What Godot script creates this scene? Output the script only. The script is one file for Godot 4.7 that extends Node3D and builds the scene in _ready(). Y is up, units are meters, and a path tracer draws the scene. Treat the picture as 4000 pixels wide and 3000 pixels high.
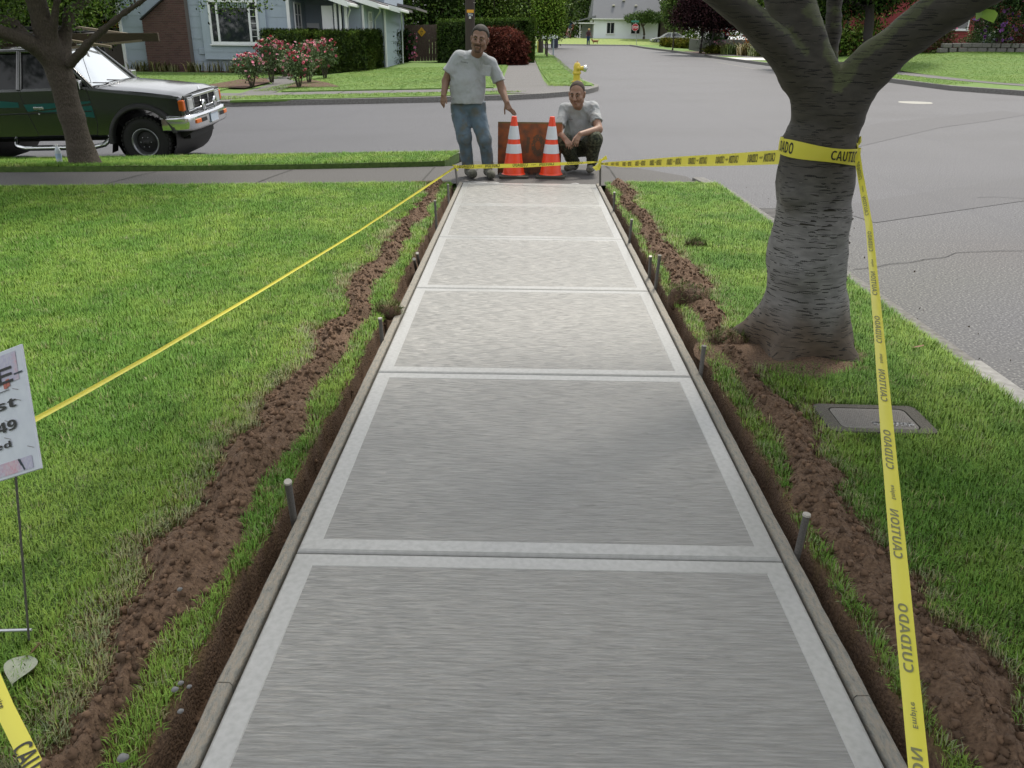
extends Node3D
# A freshly poured sidewalk in a residential street, two workers at its far end.

var used := {}
var M := {}
var rng := RandomNumberGenerator.new()
var nz := FastNoiseLite.new()
var word_cache := {}

# ------------------------------------------------------------------ terrain
func sstep(a: float, b: float, x: float) -> float:
	var t := clampf((x - a) / (b - a), 0.0, 1.0)
	return t * t * (3.0 - 2.0 * t)

func gh(x: float, z: float) -> float:
	var d := -z
	var r := 0.0165 * (minf(d, 130.0) - 21.0) if d > 21.0 else 0.0
	return r + maxf(-0.25, 0.03 * minf(0.0, x + 1.0)) * sstep(9.5, 12.5, d)

func on(x: float, z: float, dy := 0.0) -> Vector3:
	return Vector3(x, gh(x, z) + dy, z)

# ------------------------------------------------------------------ mesh builder
class MB:
	var v := PackedVector3Array()
	var n := PackedVector3Array()
	var c := PackedColorArray()
	var t := PackedVector2Array()
	var ix := PackedInt32Array()
	var col := Color.WHITE

	func vert(p: Vector3, nn: Vector3, uv := Vector2.ZERO) -> int:
		v.append(p); n.append(nn); c.append(col); t.append(uv)
		return v.size() - 1

	func tri(a: Vector3, b: Vector3, d: Vector3) -> void:   # counter-clockwise from outside
		var nn := (b - a).cross(d - a).normalized()
		var i := vert(a, nn); vert(b, nn); vert(d, nn)
		ix.append_array(PackedInt32Array([i, i + 2, i + 1]))

	func quad(a: Vector3, b: Vector3, d: Vector3, e: Vector3) -> void:
		var nn := (d - a).cross(e - b).normalized()
		var i := vert(a, nn, Vector2(0, 1)); vert(b, nn, Vector2(1, 1)); vert(d, nn, Vector2(1, 0)); vert(e, nn, Vector2(0, 0))
		ix.append_array(PackedInt32Array([i, i + 2, i + 1, i, i + 3, i + 2]))

	func box(ce: Vector3, s: Vector3, b := Basis(), ch := 0.0) -> void:
		var h := s * 0.5
		if ch <= 0.0:
			for ax in 3:
				for sg in [-1.0, 1.0]:
					var u := Vector3.ZERO; var w := Vector3.ZERO; var o := Vector3.ZERO
					o[ax] = h[ax] * sg; u[(ax + 1) % 3] = h[(ax + 1) % 3] * sg; w[(ax + 2) % 3] = h[(ax + 2) % 3]
					quad(ce + b * (o - u - w), ce + b * (o + u - w), ce + b * (o + u + w), ce + b * (o - u + w))
			return
		ch = minf(ch, minf(h.x, minf(h.y, h.z)) * 0.98)
		for ax in 3:
			for sg in [-1.0, 1.0]:
				var u := Vector3.ZERO; var w := Vector3.ZERO; var o := Vector3.ZERO
				o[ax] = h[ax] * sg; u[(ax + 1) % 3] = (h[(ax + 1) % 3] - ch) * sg; w[(ax + 2) % 3] = h[(ax + 2) % 3] - ch
				quad(ce + b * (o - u - w), ce + b * (o + u - w), ce + b * (o + u + w), ce + b * (o - u + w))
		for ax in 3:   # edges along ax
			var p := (ax + 1) % 3; var q := (ax + 2) % 3
			for s1 in [-1.0, 1.0]:
				for s2 in [-1.0, 1.0]:
					var a0 := Vector3.ZERO
					a0[p] = h[p] * s1; a0[q] = (h[q] - ch) * s2
					var b0 := Vector3.ZERO
					b0[p] = (h[p] - ch) * s1; b0[q] = h[q] * s2
					var e := Vector3.ZERO; e[ax] = h[ax] - ch
					if s1 * s2 > 0: quad(ce + b * (a0 - e), ce + b * (b0 - e), ce + b * (b0 + e), ce + b * (a0 + e))
					else: quad(ce + b * (b0 - e), ce + b * (a0 - e), ce + b * (a0 + e), ce + b * (b0 + e))
		for s1 in [-1.0, 1.0]:
			for s2 in [-1.0, 1.0]:
				for s3 in [-1.0, 1.0]:
					var k := Vector3((h.x) * s1, (h.y - ch) * s2, (h.z - ch) * s3)
					var l := Vector3((h.x - ch) * s1, (h.y) * s2, (h.z - ch) * s3)
					var m := Vector3((h.x - ch) * s1, (h.y - ch) * s2, (h.z) * s3)
					if s1 * s2 * s3 > 0: tri(ce + b * k, ce + b * l, ce + b * m)
					else: tri(ce + b * k, ce + b * m, ce + b * l)

	# rows of points, smooth. rows[i][j]: i goes "up", j goes "right" as seen from outside
	func grid(rows: Array, wrap := false, flip := false, uvs := Vector2(1, 1)) -> void:
		var nr := rows.size(); var nc: int = rows[0].size()
		var base := v.size()
		var cc := nc - 1
		var acc := PackedVector3Array(); acc.resize(nr * nc)
		for i in nr - 1:
			for j in cc:
				var a: Vector3 = rows[i][j]; var b: Vector3 = rows[i][j + 1]; var d: Vector3 = rows[i + 1][j + 1]; var e: Vector3 = rows[i + 1][j]
				var f := (d - a).cross(e - b)
				if flip: f = -f
				acc[i * nc + j] += f; acc[i * nc + j + 1] += f; acc[(i + 1) * nc + j + 1] += f; acc[(i + 1) * nc + j] += f
		if wrap:
			for i in nr:
				var s := acc[i * nc] + acc[i * nc + nc - 1]
				acc[i * nc] = s; acc[i * nc + nc - 1] = s
		for i in nr:
			for j in nc:
				var nn := acc[i * nc + j]
				vert(rows[i][j], nn.normalized() if nn.length_squared() > 1e-20 else Vector3.UP, Vector2(float(j) / (nc - 1), float(i) / (nr - 1)) * uvs)
		for i in nr - 1:
			for j in cc:
				var a := base + i * nc + j; var b := a + 1; var d := a + nc + 1; var e := a + nc
				if flip: ix.append_array(PackedInt32Array([a, b, d, a, d, e]))
				else: ix.append_array(PackedInt32Array([a, d, b, a, e, d]))

	func fan(pts: Array, up: Vector3) -> void:   # convex-ish cap
		var ce := Vector3.ZERO
		for p in pts: ce += p
		ce /= pts.size()
		for i in pts.size():
			var a: Vector3 = pts[i]; var b: Vector3 = pts[(i + 1) % pts.size()]
			if (a - ce).cross(b - ce).dot(up) > 0: tri(ce, a, b)
			else: tri(ce, b, a)

	func tube(path: Array, rad: Array, sides := 8, caps := true, flat := 1.0, up := Vector3.UP) -> void:
		var rows := []
		for i in path.size():
			var p: Vector3 = path[i]
			var d: Vector3 = (path[mini(i + 1, path.size() - 1)] - path[maxi(i - 1, 0)]).normalized()
			var sd := d.cross(up)
			if sd.length() < 0.05: sd = d.cross(Vector3(1, 0, 0.01))
			sd = sd.normalized()
			var w := sd.cross(d).normalized()
			var r: float = rad[mini(i, rad.size() - 1)]
			var row := []
			for j in sides + 1:
				var a := TAU * j / sides
				row.append(p + sd * cos(a) * r + w * sin(a) * r * flat)
			rows.append(row)
		grid(rows, true, true)
		if caps:
			var n0: Vector3 = (path[0] - path[1]).normalized()
			fan(rows[0].slice(0, sides), n0)
			fan(rows[-1].slice(0, sides), (path[-1] - path[-2]).normalized())

	func lathe(prof: Array, sides: int, x := Transform3D(), sharp := false) -> void:   # prof: Vector2(radius, height) bottom to top
		if sharp:
			for k in prof.size() - 1: lathe([prof[k], prof[k + 1]], sides, x)
			return
		var rows := []
		for p in prof:
			var row := []
			for j in sides + 1:
				var a := TAU * j / sides
				row.append(x * Vector3(cos(a) * p.x, p.y, -sin(a) * p.x))
			rows.append(row)
		grid(rows, true)

	# polygon in the xy plane of xf pushed from z0 to z1
	func prism(poly: PackedVector2Array, z0: float, z1: float, xf := Transform3D(), caps := true) -> void:
		if Geometry2D.is_polygon_clockwise(poly):
			poly = poly.duplicate(); poly.reverse()
		var m := poly.size()
		for i in m:
			var a := poly[i]; var b := poly[(i + 1) % m]
			quad(xf * Vector3(a.x, a.y, z1), xf * Vector3(a.x, a.y, z0), xf * Vector3(b.x, b.y, z0), xf * Vector3(b.x, b.y, z1))
		if caps:
			var id := Geometry2D.triangulate_polygon(poly)
			for k in range(0, id.size(), 3):
				var a := poly[id[k]]; var b := poly[id[k + 1]]; var d := poly[id[k + 2]]
				if (b - a).cross(d - a) < 0:
					var sw := b; b = d; d = sw
				tri(xf * Vector3(a.x, a.y, z1), xf * Vector3(b.x, b.y, z1), xf * Vector3(d.x, d.y, z1))
				tri(xf * Vector3(a.x, a.y, z0), xf * Vector3(d.x, d.y, z0), xf * Vector3(b.x, b.y, z0))

	func mesh() -> ArrayMesh:
		var a := []
		a.resize(Mesh.ARRAY_MAX)
		a[Mesh.ARRAY_VERTEX] = v; a[Mesh.ARRAY_NORMAL] = n; a[Mesh.ARRAY_COLOR] = c; a[Mesh.ARRAY_TEX_UV] = t; a[Mesh.ARRAY_INDEX] = ix
		var am := ArrayMesh.new()
		am.add_surface_from_arrays(Mesh.PRIMITIVE_TRIANGLES, a)
		return am

# ------------------------------------------------------------------ naming
func numbered(called: String, parent: Node = self) -> String:
	var key := str(parent.get_instance_id()) + called
	if not used.has(key):
		used[key] = 0
		return called
	used[key] += 1
	return "%s_%03d" % [called, used[key]]

func thing(called: String, label: String, category: String, at := Vector3.ZERO, turn := 0.0, group := "") -> Node3D:
	var o := Node3D.new()
	o.name = numbered(called)
	add_child(o)
	o.position = at
	o.rotation.y = turn
	o.set_meta("label", label); o.set_meta("category", category)
	if group: o.set_meta("group", group)
	return o

func part(called: String, mb, mat: Material, parent: Node) -> MeshInstance3D:
	var o := MeshInstance3D.new()
	o.name = numbered(called, parent)
	o.mesh = mb.mesh() if mb is MB else mb
	o.material_override = mat
	parent.add_child(o)
	return o

func solo(called: String, mb, mat: Material, label: String, category: String, group := "") -> MeshInstance3D:
	var o := part(called, mb, mat, self)
	o.set_meta("label", label); o.set_meta("category", category)
	if group: o.set_meta("group", group)
	return o

func struct(called: String, mb, mat: Material, label := "") -> MeshInstance3D:
	var o := part(called, mb, mat, self)
	o.set_meta("kind", "structure")
	if label: o.set_meta("label", label)
	return o

func copy(o: Node3D, at: Vector3, turn: float, label: String, sc := 1.0) -> Node3D:
	var base := String(o.name)
	if base.length() > 4 and base[base.length() - 4] == "_" and base.right(3).is_valid_int(): base = base.left(base.length() - 4)
	var r: Node3D = o.duplicate()
	r.name = numbered(base)
	add_child(r)
	r.position = at; r.rotation.y = turn; r.scale = Vector3.ONE * sc
	r.set_meta("label", label)
	return r

# many copies of one small mesh as one object
func swarm(called: String, mesh: Mesh, mat: Material, xf: Array, cols: PackedColorArray, parent: Node) -> MultiMeshInstance3D:
	var mm := MultiMesh.new()
	mm.transform_format = MultiMesh.TRANSFORM_3D
	mm.use_colors = true
	mm.mesh = mesh
	mm.instance_count = xf.size()
	var buf := PackedFloat32Array()
	buf.resize(xf.size() * 16)
	var k := 0
	for i in xf.size():
		var t: Transform3D = xf[i]
		var b := t.basis
		buf[k] = b.x.x; buf[k + 1] = b.y.x; buf[k + 2] = b.z.x; buf[k + 3] = t.origin.x
		buf[k + 4] = b.x.y; buf[k + 5] = b.y.y; buf[k + 6] = b.z.y; buf[k + 7] = t.origin.y
		buf[k + 8] = b.x.z; buf[k + 9] = b.y.z; buf[k + 10] = b.z.z; buf[k + 11] = t.origin.z
		var q := cols[i]
		buf[k + 12] = q.r; buf[k + 13] = q.g; buf[k + 14] = q.b; buf[k + 15] = 1.0
		k += 16
	mm.buffer = buf
	var o := MultiMeshInstance3D.new()
	o.name = numbered(called, parent)
	o.multimesh = mm
	o.material_override = mat
	o.set_meta("kind", "stuff")
	parent.add_child(o)
	return o

# ------------------------------------------------------------------ materials
func lin(r: float, g: float, b: float, a := 1.0) -> Color:
	return Color(r, g, b, a).linear_to_srgb()

func ntex(freq: float, oct: int, cols: Array, sd := 1, size := 512, cell := false, offs: Array = []) -> NoiseTexture2D:
	var f := FastNoiseLite.new()
	f.seed = sd; f.frequency = freq; f.fractal_octaves = oct
	f.noise_type = FastNoiseLite.TYPE_CELLULAR if cell else FastNoiseLite.TYPE_SIMPLEX_SMOOTH
	var g := Gradient.new()
	var o := PackedFloat32Array(); var cc := PackedColorArray()
	for i in cols.size():
		o.append(offs[i] if offs.size() else float(i) / maxf(1.0, cols.size() - 1)); cc.append(cols[i])
	g.offsets = o; g.colors = cc
	var t := NoiseTexture2D.new()
	t.width = size; t.height = size; t.seamless = true; t.noise = f; t.color_ramp = g
	return t

func ntexn(freq: float, oct: int, bump: float, sd := 1, size := 512) -> NoiseTexture2D:
	var f := FastNoiseLite.new()
	f.seed = sd; f.frequency = freq; f.fractal_octaves = oct
	f.noise_type = FastNoiseLite.TYPE_SIMPLEX_SMOOTH
	var t := NoiseTexture2D.new()
	t.width = size; t.height = size; t.seamless = true; t.noise = f; t.as_normal_map = true; t.bump_strength = bump
	return t

func mat(col: Color, rough := 0.7, metal := 0.0, spec := 0.5) -> StandardMaterial3D:
	var m := StandardMaterial3D.new()
	m.albedo_color = col; m.roughness = rough; m.metallic = metal; m.metallic_specular = spec
	return m

func tmat(tex: Texture2D, sc: Vector3, rough := 0.8, nrm: Texture2D = null, ns := 1.0, world := true, spec := 0.5) -> StandardMaterial3D:
	var m := StandardMaterial3D.new()
	m.albedo_texture = tex
	m.uv1_triplanar = true; m.uv1_world_triplanar = world
	m.uv1_scale = sc
	m.roughness = rough; m.metallic_specular = spec
	if nrm:
		m.normal_enabled = true; m.normal_texture = nrm; m.normal_scale = ns
	return m

func leafmat(rough := 0.55, back := 0.25) -> StandardMaterial3D:
	var m := StandardMaterial3D.new()
	m.vertex_color_use_as_albedo = true
	m.albedo_color = Color.WHITE
	m.roughness = rough
	m.metallic_specular = 0.3
	if back > 0:
		m.backlight_enabled = true; m.backlight = Color(back, back, back * 0.5)
	m.cull_mode = BaseMaterial3D.CULL_DISABLED
	return m

# ------------------------------------------------------------------ ground sheets
func sheet(mb: MB, poly: PackedVector2Array, dy: float, cell := 1.0, skirt := 0.0, bump := 0.0) -> void:
	var lo := poly[0]; var hi := poly[0]
	for p in poly:
		lo = lo.min(p); hi = hi.max(p)
	var gx := floorf(lo.x / cell)
	while gx * cell < hi.x:
		var gy := floorf(lo.y / cell)
		while gy * cell < hi.y:
			var r := PackedVector2Array([Vector2(gx, gy) * cell, Vector2(gx + 1, gy) * cell, Vector2(gx + 1, gy + 1) * cell, Vector2(gx, gy + 1) * cell])
			for q in Geometry2D.intersect_polygons(poly, r):
				var id := Geometry2D.triangulate_polygon(q)
				var base := mb.v.size()
				for p in q:
					var y := gh(p.x, p.y) + dy
					if bump > 0: y += nz.get_noise_2d(p.x * 40.0, p.y * 40.0) * bump
					mb.vert(Vector3(p.x, y, p.y), Vector3.UP, p)
				for k in range(0, id.size(), 3):
					var a := q[id[k]]; var b := q[id[k + 1]]; var d := q[id[k + 2]]
					if (b - a).cross(d - a) > 0: mb.ix.append_array(PackedInt32Array([base + id[k], base + id[k + 1], base + id[k + 2]]))
					else: mb.ix.append_array(PackedInt32Array([base + id[k], base + id[k + 2], base + id[k + 1]]))
			gy += 1
		gx += 1
	if skirt > 0:
		var pp := poly
		if not Geometry2D.is_polygon_clockwise(pp):
			pp = poly.duplicate(); pp.reverse()
		for i in pp.size():
			var a := pp[i]; var b := pp[(i + 1) % pp.size()]
			var n := maxi(1, int((b - a).length() / cell))
			for k in n:
				var p := a.lerp(b, float(k) / n); var q := a.lerp(b, float(k + 1) / n)
				mb.quad(on(p.x, p.y, dy - skirt), on(q.x, q.y, dy - skirt), on(q.x, q.y, dy), on(p.x, p.y, dy))

func V2A(a: Array) -> PackedVector2Array:
	var r := PackedVector2Array()
	for i in range(0, a.size(), 2): r.append(Vector2(a[i], a[i + 1]))
	return r

# a kerb: profile swept along a 2D polyline. side > 0: road on the left of the travel direction
func kerb(mb: MB, line: PackedVector2Array, w: float, top: float, bot: float, side := 1.0) -> void:
	var pts := PackedVector2Array()
	for i in line.size() - 1:
		var n := maxi(1, int((line[i + 1] - line[i]).length() / 1.0))
		for k in n: pts.append(line[i].lerp(line[i + 1], float(k) / n))
	pts.append(line[-1])
	var rows := []
	for i in pts.size():
		var d := (pts[mini(i + 1, pts.size() - 1)] - pts[maxi(i - 1, 0)]).normalized()
		var nn := Vector2(d.y, -d.x) * side
		var p := pts[i]
		var a := p + nn * 0.02; var b := p - nn * 0.012; var e := p - nn * (w - 0.01); var f := p - nn * w
		rows.append([on(a.x, a.y, bot), on(p.x + nn.x * 0.004, p.y + nn.y * 0.004, top - 0.022), on(p.x, p.y, top - 0.008), on(b.x, b.y, top), on(e.x, e.y, top), on(f.x, f.y, top - 0.01), on(f.x, f.y, bot)])
	mb.grid(rows, false, side < 0)

# scatter points inside a polygon
func scatter(poly: PackedVector2Array, per_m2: float) -> PackedVector2Array:
	var lo := poly[0]; var hi := poly[0]
	for p in poly:
		lo = lo.min(p); hi = hi.max(p)
	var st := 1.0 / sqrt(per_m2)
	var r := PackedVector2Array()
	var y := lo.y
	while y < hi.y:
		var x := lo.x
		while x < hi.x:
			var p := Vector2(x + rng.randf() * st, y + rng.randf() * st)
			if Geometry2D.is_point_in_polygon(p, poly): r.append(p)
			x += st
		y += st
	return r

func tuft_mesh(blades: int, h: float, rad: float, w: float, sd: int) -> ArrayMesh:
	var r := RandomNumberGenerator.new(); r.seed = sd
	var mb := MB.new()
	for i in blades:
		var a := r.randf() * TAU
		var o := Vector3(cos(a), 0, sin(a)) * rad * sqrt(r.randf())
		var dirn := Vector3(cos(a + r.randf_range(-1.5, 1.5)), 0, sin(a + r.randf_range(-1.5, 1.5)))
		var hh := h * r.randf_range(0.55, 1.1)
		var bend := r.randf_range(0.15, 0.9)
		var sd2 := Vector3(-dirn.z, 0, dirn.x) * w * r.randf_range(0.6, 1.1)
		var m := o + Vector3.UP * hh * 0.6 + dirn * hh * 0.25 * bend
		var tip := o + Vector3.UP * hh * (1.0 - 0.3 * bend) + dirn * hh * 0.8 * bend
		var nn := (Vector3.UP * 0.8 + dirn * -0.3).normalized()
		var s := r.randf_range(0.75, 1.25)
		mb.col = Color(s, s, s * r.randf_range(0.7, 1.1))
		var i0 := mb.vert(o - sd2, nn); mb.vert(o + sd2, nn); mb.vert(m + sd2 * 0.8, nn); mb.vert(m - sd2 * 0.8, nn); mb.vert(tip, nn)
		mb.ix.append_array(PackedInt32Array([i0, i0 + 2, i0 + 1, i0, i0 + 3, i0 + 2, i0 + 3, i0 + 4, i0 + 2]))
	return mb.mesh()

# a cluster of leaves inside a unit ball; each leaf a folded pair of triangles
func leaf_mesh(leaves: int, size: float, sd: int, narrow := 0.5) -> ArrayMesh:
	var r := RandomNumberGenerator.new(); r.seed = sd
	var mb := MB.new()
	for i in leaves:
		var p := Vector3(r.randfn(), r.randfn(), r.randfn()).normalized() * pow(r.randf(), 0.4)
		var d := (p.normalized() + Vector3(r.randfn(), r.randfn() - 0.5, r.randfn()) * 0.7).normalized()
		var u := d.cross(Vector3(r.randfn(), r.randfn(), r.randfn())).normalized()
		var nn := u.cross(d).normalized()
		if nn.dot(p) < 0: nn = -nn
		nn = (nn + p.normalized() * 0.6 + Vector3.UP * 0.2).normalized()
		var s := size * r.randf_range(0.7, 1.2)
		var k := r.randf_range(0.8, 1.2)
		mb.col = Color(k, k, k)
		var i0 := mb.vert(p, nn); mb.vert(p + d * s * 0.45 + u * s * narrow * 0.5, nn); mb.vert(p + d * s, nn); mb.vert(p + d * s * 0.45 - u * s * narrow * 0.5, nn)
		mb.ix.append_array(PackedInt32Array([i0, i0 + 2, i0 + 1, i0, i0 + 3, i0 + 2]))
	return mb.mesh()

func rbasis(sc: float) -> Basis:
	return Basis(Vector3(rng.randfn(), rng.randfn(), rng.randfn()).normalized(), rng.randf() * TAU).scaled(Vector3.ONE * sc)

func vary(c: Color, k: float) -> Color:
	var s := 1.0 + rng.randf_range(-k, k)
	return Color(c.r * s * (1 + rng.randf_range(-k, k) * 0.5), c.g * s, c.b * s * (1 + rng.randf_range(-k, k) * 0.5))

# crown of leaf clusters on ellipsoid blobs [centre, radii]
func crown(called: String, blobs: Array, n: int, mesh: Mesh, sc: float, cols: Array, parent: Node, shell := 0.55, mt: Material = null) -> MultiMeshInstance3D:
	var xf := []; var cc := PackedColorArray()
	var tot := 0.0
	for b in blobs: tot += b[1].x * b[1].y + b[1].y * b[1].z + b[1].x * b[1].z
	for b in blobs:
		var R: Vector3 = b[1]
		var m := int(n * (R.x * R.y + R.y * R.z + R.x * R.z) / tot)
		for i in m:
			var d := Vector3(rng.randfn(), rng.randfn(), rng.randfn()).normalized()
			var rr := lerpf(shell, 1.06, pow(rng.randf(), 0.6))
			var lump := 1.0 + 0.22 * nz.get_noise_3dv((b[0] + d * R) * 55.0 / maxf(R.x, 0.4))
			var p: Vector3 = b[0] + d * R * rr * lump
			xf.append(Transform3D(rbasis(sc * rng.randf_range(0.6, 1.25)), p))
			var cl: Color = cols[rng.randi() % cols.size()]
			var patch := 1.0 + 0.35 * nz.get_noise_3dv(p * 30.0)
			cc.append(vary(cl * patch, 0.22))
	return swarm(called, mesh, mt if mt else M.leaf, xf, cc, parent)

# ------------------------------------------------------------------ lettering: flat triangles, cap height 1, starts at x = 0
func word(text: String, fname := "Droid Sans", bold := true) -> Array:
	var key := text + fname
	if word_cache.has(key): return word_cache[key]
	var f := SystemFont.new()
	f.font_names = PackedStringArray([fname])
	f.font_weight = 700 if bold else 400
	var tm := TextMesh.new()
	tm.font = f; tm.font_size = 48; tm.pixel_size = 0.01; tm.depth = 0.0; tm.curve_step = 3.0
	tm.text = text
	var a := tm.get_mesh_arrays()
	var vv: PackedVector3Array = a[Mesh.ARRAY_VERTEX]
	var id: PackedInt32Array = a[Mesh.ARRAY_INDEX] if a[Mesh.ARRAY_INDEX] != null else PackedInt32Array(range(vv.size()))
	var lo := Vector3.ONE * 1e9; var hi := -lo
	for p in vv:
		lo = lo.min(p); hi = hi.max(p)
	var hgt := maxf(hi.y - lo.y, 1e-4)
	var r := PackedVector2Array()
	for k in range(0, id.size(), 3):
		var p := vv[id[k]]; var q := vv[id[k + 1]]; var s := vv[id[k + 2]]
		if absf((q - p).cross(s - p).z) < 1e-9: continue
		for w in [p, q, s]: r.append(Vector2((w.x - lo.x) / hgt, (w.y - lo.y) / hgt))
	word_cache[key] = [r, (hi.x - lo.x) / hgt]
	return word_cache[key]

# print on a plane: origin, right and up vectors give the box in which the word fits
func print_on(mb: MB, text: String, o: Vector3, right: Vector3, up: Vector3, fname := "Droid Sans") -> void:
	var w := word(text, fname)
	var pts: PackedVector2Array = w[0]
	var nn := right.cross(up).normalized()
	for k in range(0, pts.size(), 3):
		var q := []
		for i in 3:
			var p := pts[k + i]
			q.append(o + right * (p.x / w[1]) + up * p.y)
		if (q[1] - q[0]).cross(q[2] - q[0]).dot(nn) < 0: mb.tri(q[0], q[2], q[1])
		else: mb.tri(q[0], q[1], q[2])

# ------------------------------------------------------------------ implicit bodies
# prims: {a, b, ra, rb, sc (squash of axes), cut (end plane normal at b), k}
func cap(a: Vector3, b: Vector3, ra: float, rb: float, sc := Vector3.ONE, cut := false, k := -1.0, cuta := false) -> Dictionary:
	return {"a": a, "b": b, "ra": ra, "rb": rb, "sc": sc, "cut": cut, "k": k, "cuta": cuta}

# a limb of tapered capsules along a smooth curve
func limb(pts: Array, rad: Array, k := 0.03) -> Array:
	var c := Curve3D.new()
	for i in pts.size():
		var t: Vector3 = (pts[mini(i + 1, pts.size() - 1)] - pts[maxi(i - 1, 0)]) * 0.2
		c.add_point(pts[i], -t, t)
	var r := []
	var n := (pts.size() - 1) * 4
	for j in n:
		var f0 := float(j) / 4.0; var f1 := float(j + 1) / 4.0
		var i0 := mini(int(f0), pts.size() - 2); var i1 := mini(int(f1), pts.size() - 2)
		var s := 1.0 + 0.05 * sin(j * 2.3)
		r.append(cap(c.sample(i0, f0 - i0), c.sample(i1, f1 - i1), lerpf(rad[i0], rad[i0 + 1], f0 - i0) * s, lerpf(rad[i1], rad[i1 + 1], f1 - i1) * (1.0 + 0.05 * sin((j + 1) * 2.3)), Vector3.ONE, false, k))
	return r

func sdf(mb: MB, prims: Array, cell: float, k := 0.03, wrinkle := 0.0, wf := 60.0, clip: Array = []) -> void:
	var lo := Vector3.ONE * 1e9; var hi := -lo
	for p in prims:
		var r: float = maxf(p.ra, p.rb) + cell * 3 + wrinkle
		var rv: Vector3 = p.sc * r
		lo = lo.min(p.a.min(p.b) - rv); hi = hi.max(p.a.max(p.b) + rv)
	var nx := int((hi.x - lo.x) / cell) + 2; var ny := int((hi.y - lo.y) / cell) + 2; var nzz := int((hi.z - lo.z) / cell) + 2
	var F := PackedFloat32Array(); F.resize(nx * ny * nzz); F.fill(9.0)
	for p in prims:
		var kk: float = p.k if p.k > 0 else k
		var a: Vector3 = p.a; var b: Vector3 = p.b; var ra: float = p.ra; var rb: float = p.rb; var sc: Vector3 = p.sc
		var inv := Vector3(1.0 / sc.x, 1.0 / sc.y, 1.0 / sc.z)
		var ms := minf(sc.x, minf(sc.y, sc.z))
		var md := (ms + 1.0) * 0.5 if ms < 1.0 else 1.0
		var ba := (b - a) * inv
		var bb := maxf(ba.dot(ba), 1e-9)
		var mr := sc * (maxf(ra, rb) + kk + cell * 2 + wrinkle)
		var l := ((a.min(b) - mr - lo) / cell).floor(); var h := ((a.max(b) + mr - lo) / cell).ceil()
		var cn: Vector3 = (b - a).normalized()
		var is_cut: bool = p.cut; var is_cuta: bool = p.cuta
		for z in range(maxi(0, int(l.z)), mini(nzz, int(h.z) + 1)):
			for y in range(maxi(0, int(l.y)), mini(ny, int(h.y) + 1)):
				var row := (z * ny + y) * nx
				for x in range(maxi(0, int(l.x)), mini(nx, int(h.x) + 1)):
					var q := lo + Vector3(x, y, z) * cell
					var pa := (q - a) * inv
					var t := clampf(pa.dot(ba) / bb, 0.0, 1.0)
					var d := ((pa - ba * t).length() - lerpf(ra, rb, t)) * md
					if is_cut: d = maxf(d, (q - b).dot(cn))
					if is_cuta: d = maxf(d, (a - q).dot(cn))
					var o := F[row + x]
					if o > 8.0: F[row + x] = d
					else:
						var hh := maxf(kk - absf(o - d), 0.0) / kk
						F[row + x] = minf(o, d) - hh * hh * kk * 0.25
	if wrinkle > 0 or clip.size():
		for z in nzz:
			for y in ny:
				for x in nx:
					var i := (z * ny + y) * nx + x
					if F[i] < 0.08:
						var q := lo + Vector3(x, y, z) * cell
						if wrinkle > 0: F[i] += nz.get_noise_3d(q.x * wf, q.y * wf * 0.6, q.z * wf) * wrinkle
						for pl in clip: F[i] = maxf(F[i], (q - pl[0]).dot(pl[1]))
	var idx := PackedInt32Array(); idx.resize(nx * ny * nzz); idx.fill(-1)
	var sx := 1; var sy := nx; var szz := nx * ny
	var offs := [0, sx, sy, sx + sy, szz, szz + sx, szz + sy, szz + sx + sy]
	var cor := [Vector3(0, 0, 0), Vector3(1, 0, 0), Vector3(0, 1, 0), Vector3(1, 1, 0), Vector3(0, 0, 1), Vector3(1, 0, 1), Vector3(0, 1, 1), Vector3(1, 1, 1)]
	var edges := [0, 1, 2, 3, 4, 5, 6, 7, 0, 2, 1, 3, 4, 6, 5, 7, 0, 4, 1, 5, 2, 6, 3, 7]
	for z in nzz - 1:
		for y in ny - 1:
			for x in nx - 1:
				var i := (z * ny + y) * nx + x
				var f0 := F[i]
				if f0 > 0.2: continue
				var neg := 0
				for q in 8:
					if F[i + offs[q]] < 0: neg += 1
				if neg == 0 or neg == 8: continue
				var s := Vector3.ZERO; var cnt := 0
				for e in range(0, 24, 2):
					var fa := F[i + offs[edges[e]]]; var fb := F[i + offs[edges[e + 1]]]
					if (fa < 0) != (fb < 0):
						s += (cor[edges[e]] as Vector3).lerp(cor[edges[e + 1]], fa / (fa - fb)); cnt += 1
				s /= cnt
				var g := Vector3(
					(F[i + 1] - F[i] + F[i + 1 + sy] - F[i + sy] + F[i + 1 + szz] - F[i + szz] + F[i + 1 + sy + szz] - F[i + sy + szz]),
					(F[i + sy] - F[i] + F[i + sy + 1] - F[i + 1] + F[i + sy + szz] - F[i + szz] + F[i + sy + 1 + szz] - F[i + 1 + szz]),
					(F[i + szz] - F[i] + F[i + szz + 1] - F[i + 1] + F[i + szz + sy] - F[i + sy] + F[i + szz + sy + 1] - F[i + sy + 1]))
				idx[i] = mb.vert(lo + (Vector3(x, y, z) + s) * cell, g.normalized())
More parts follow.
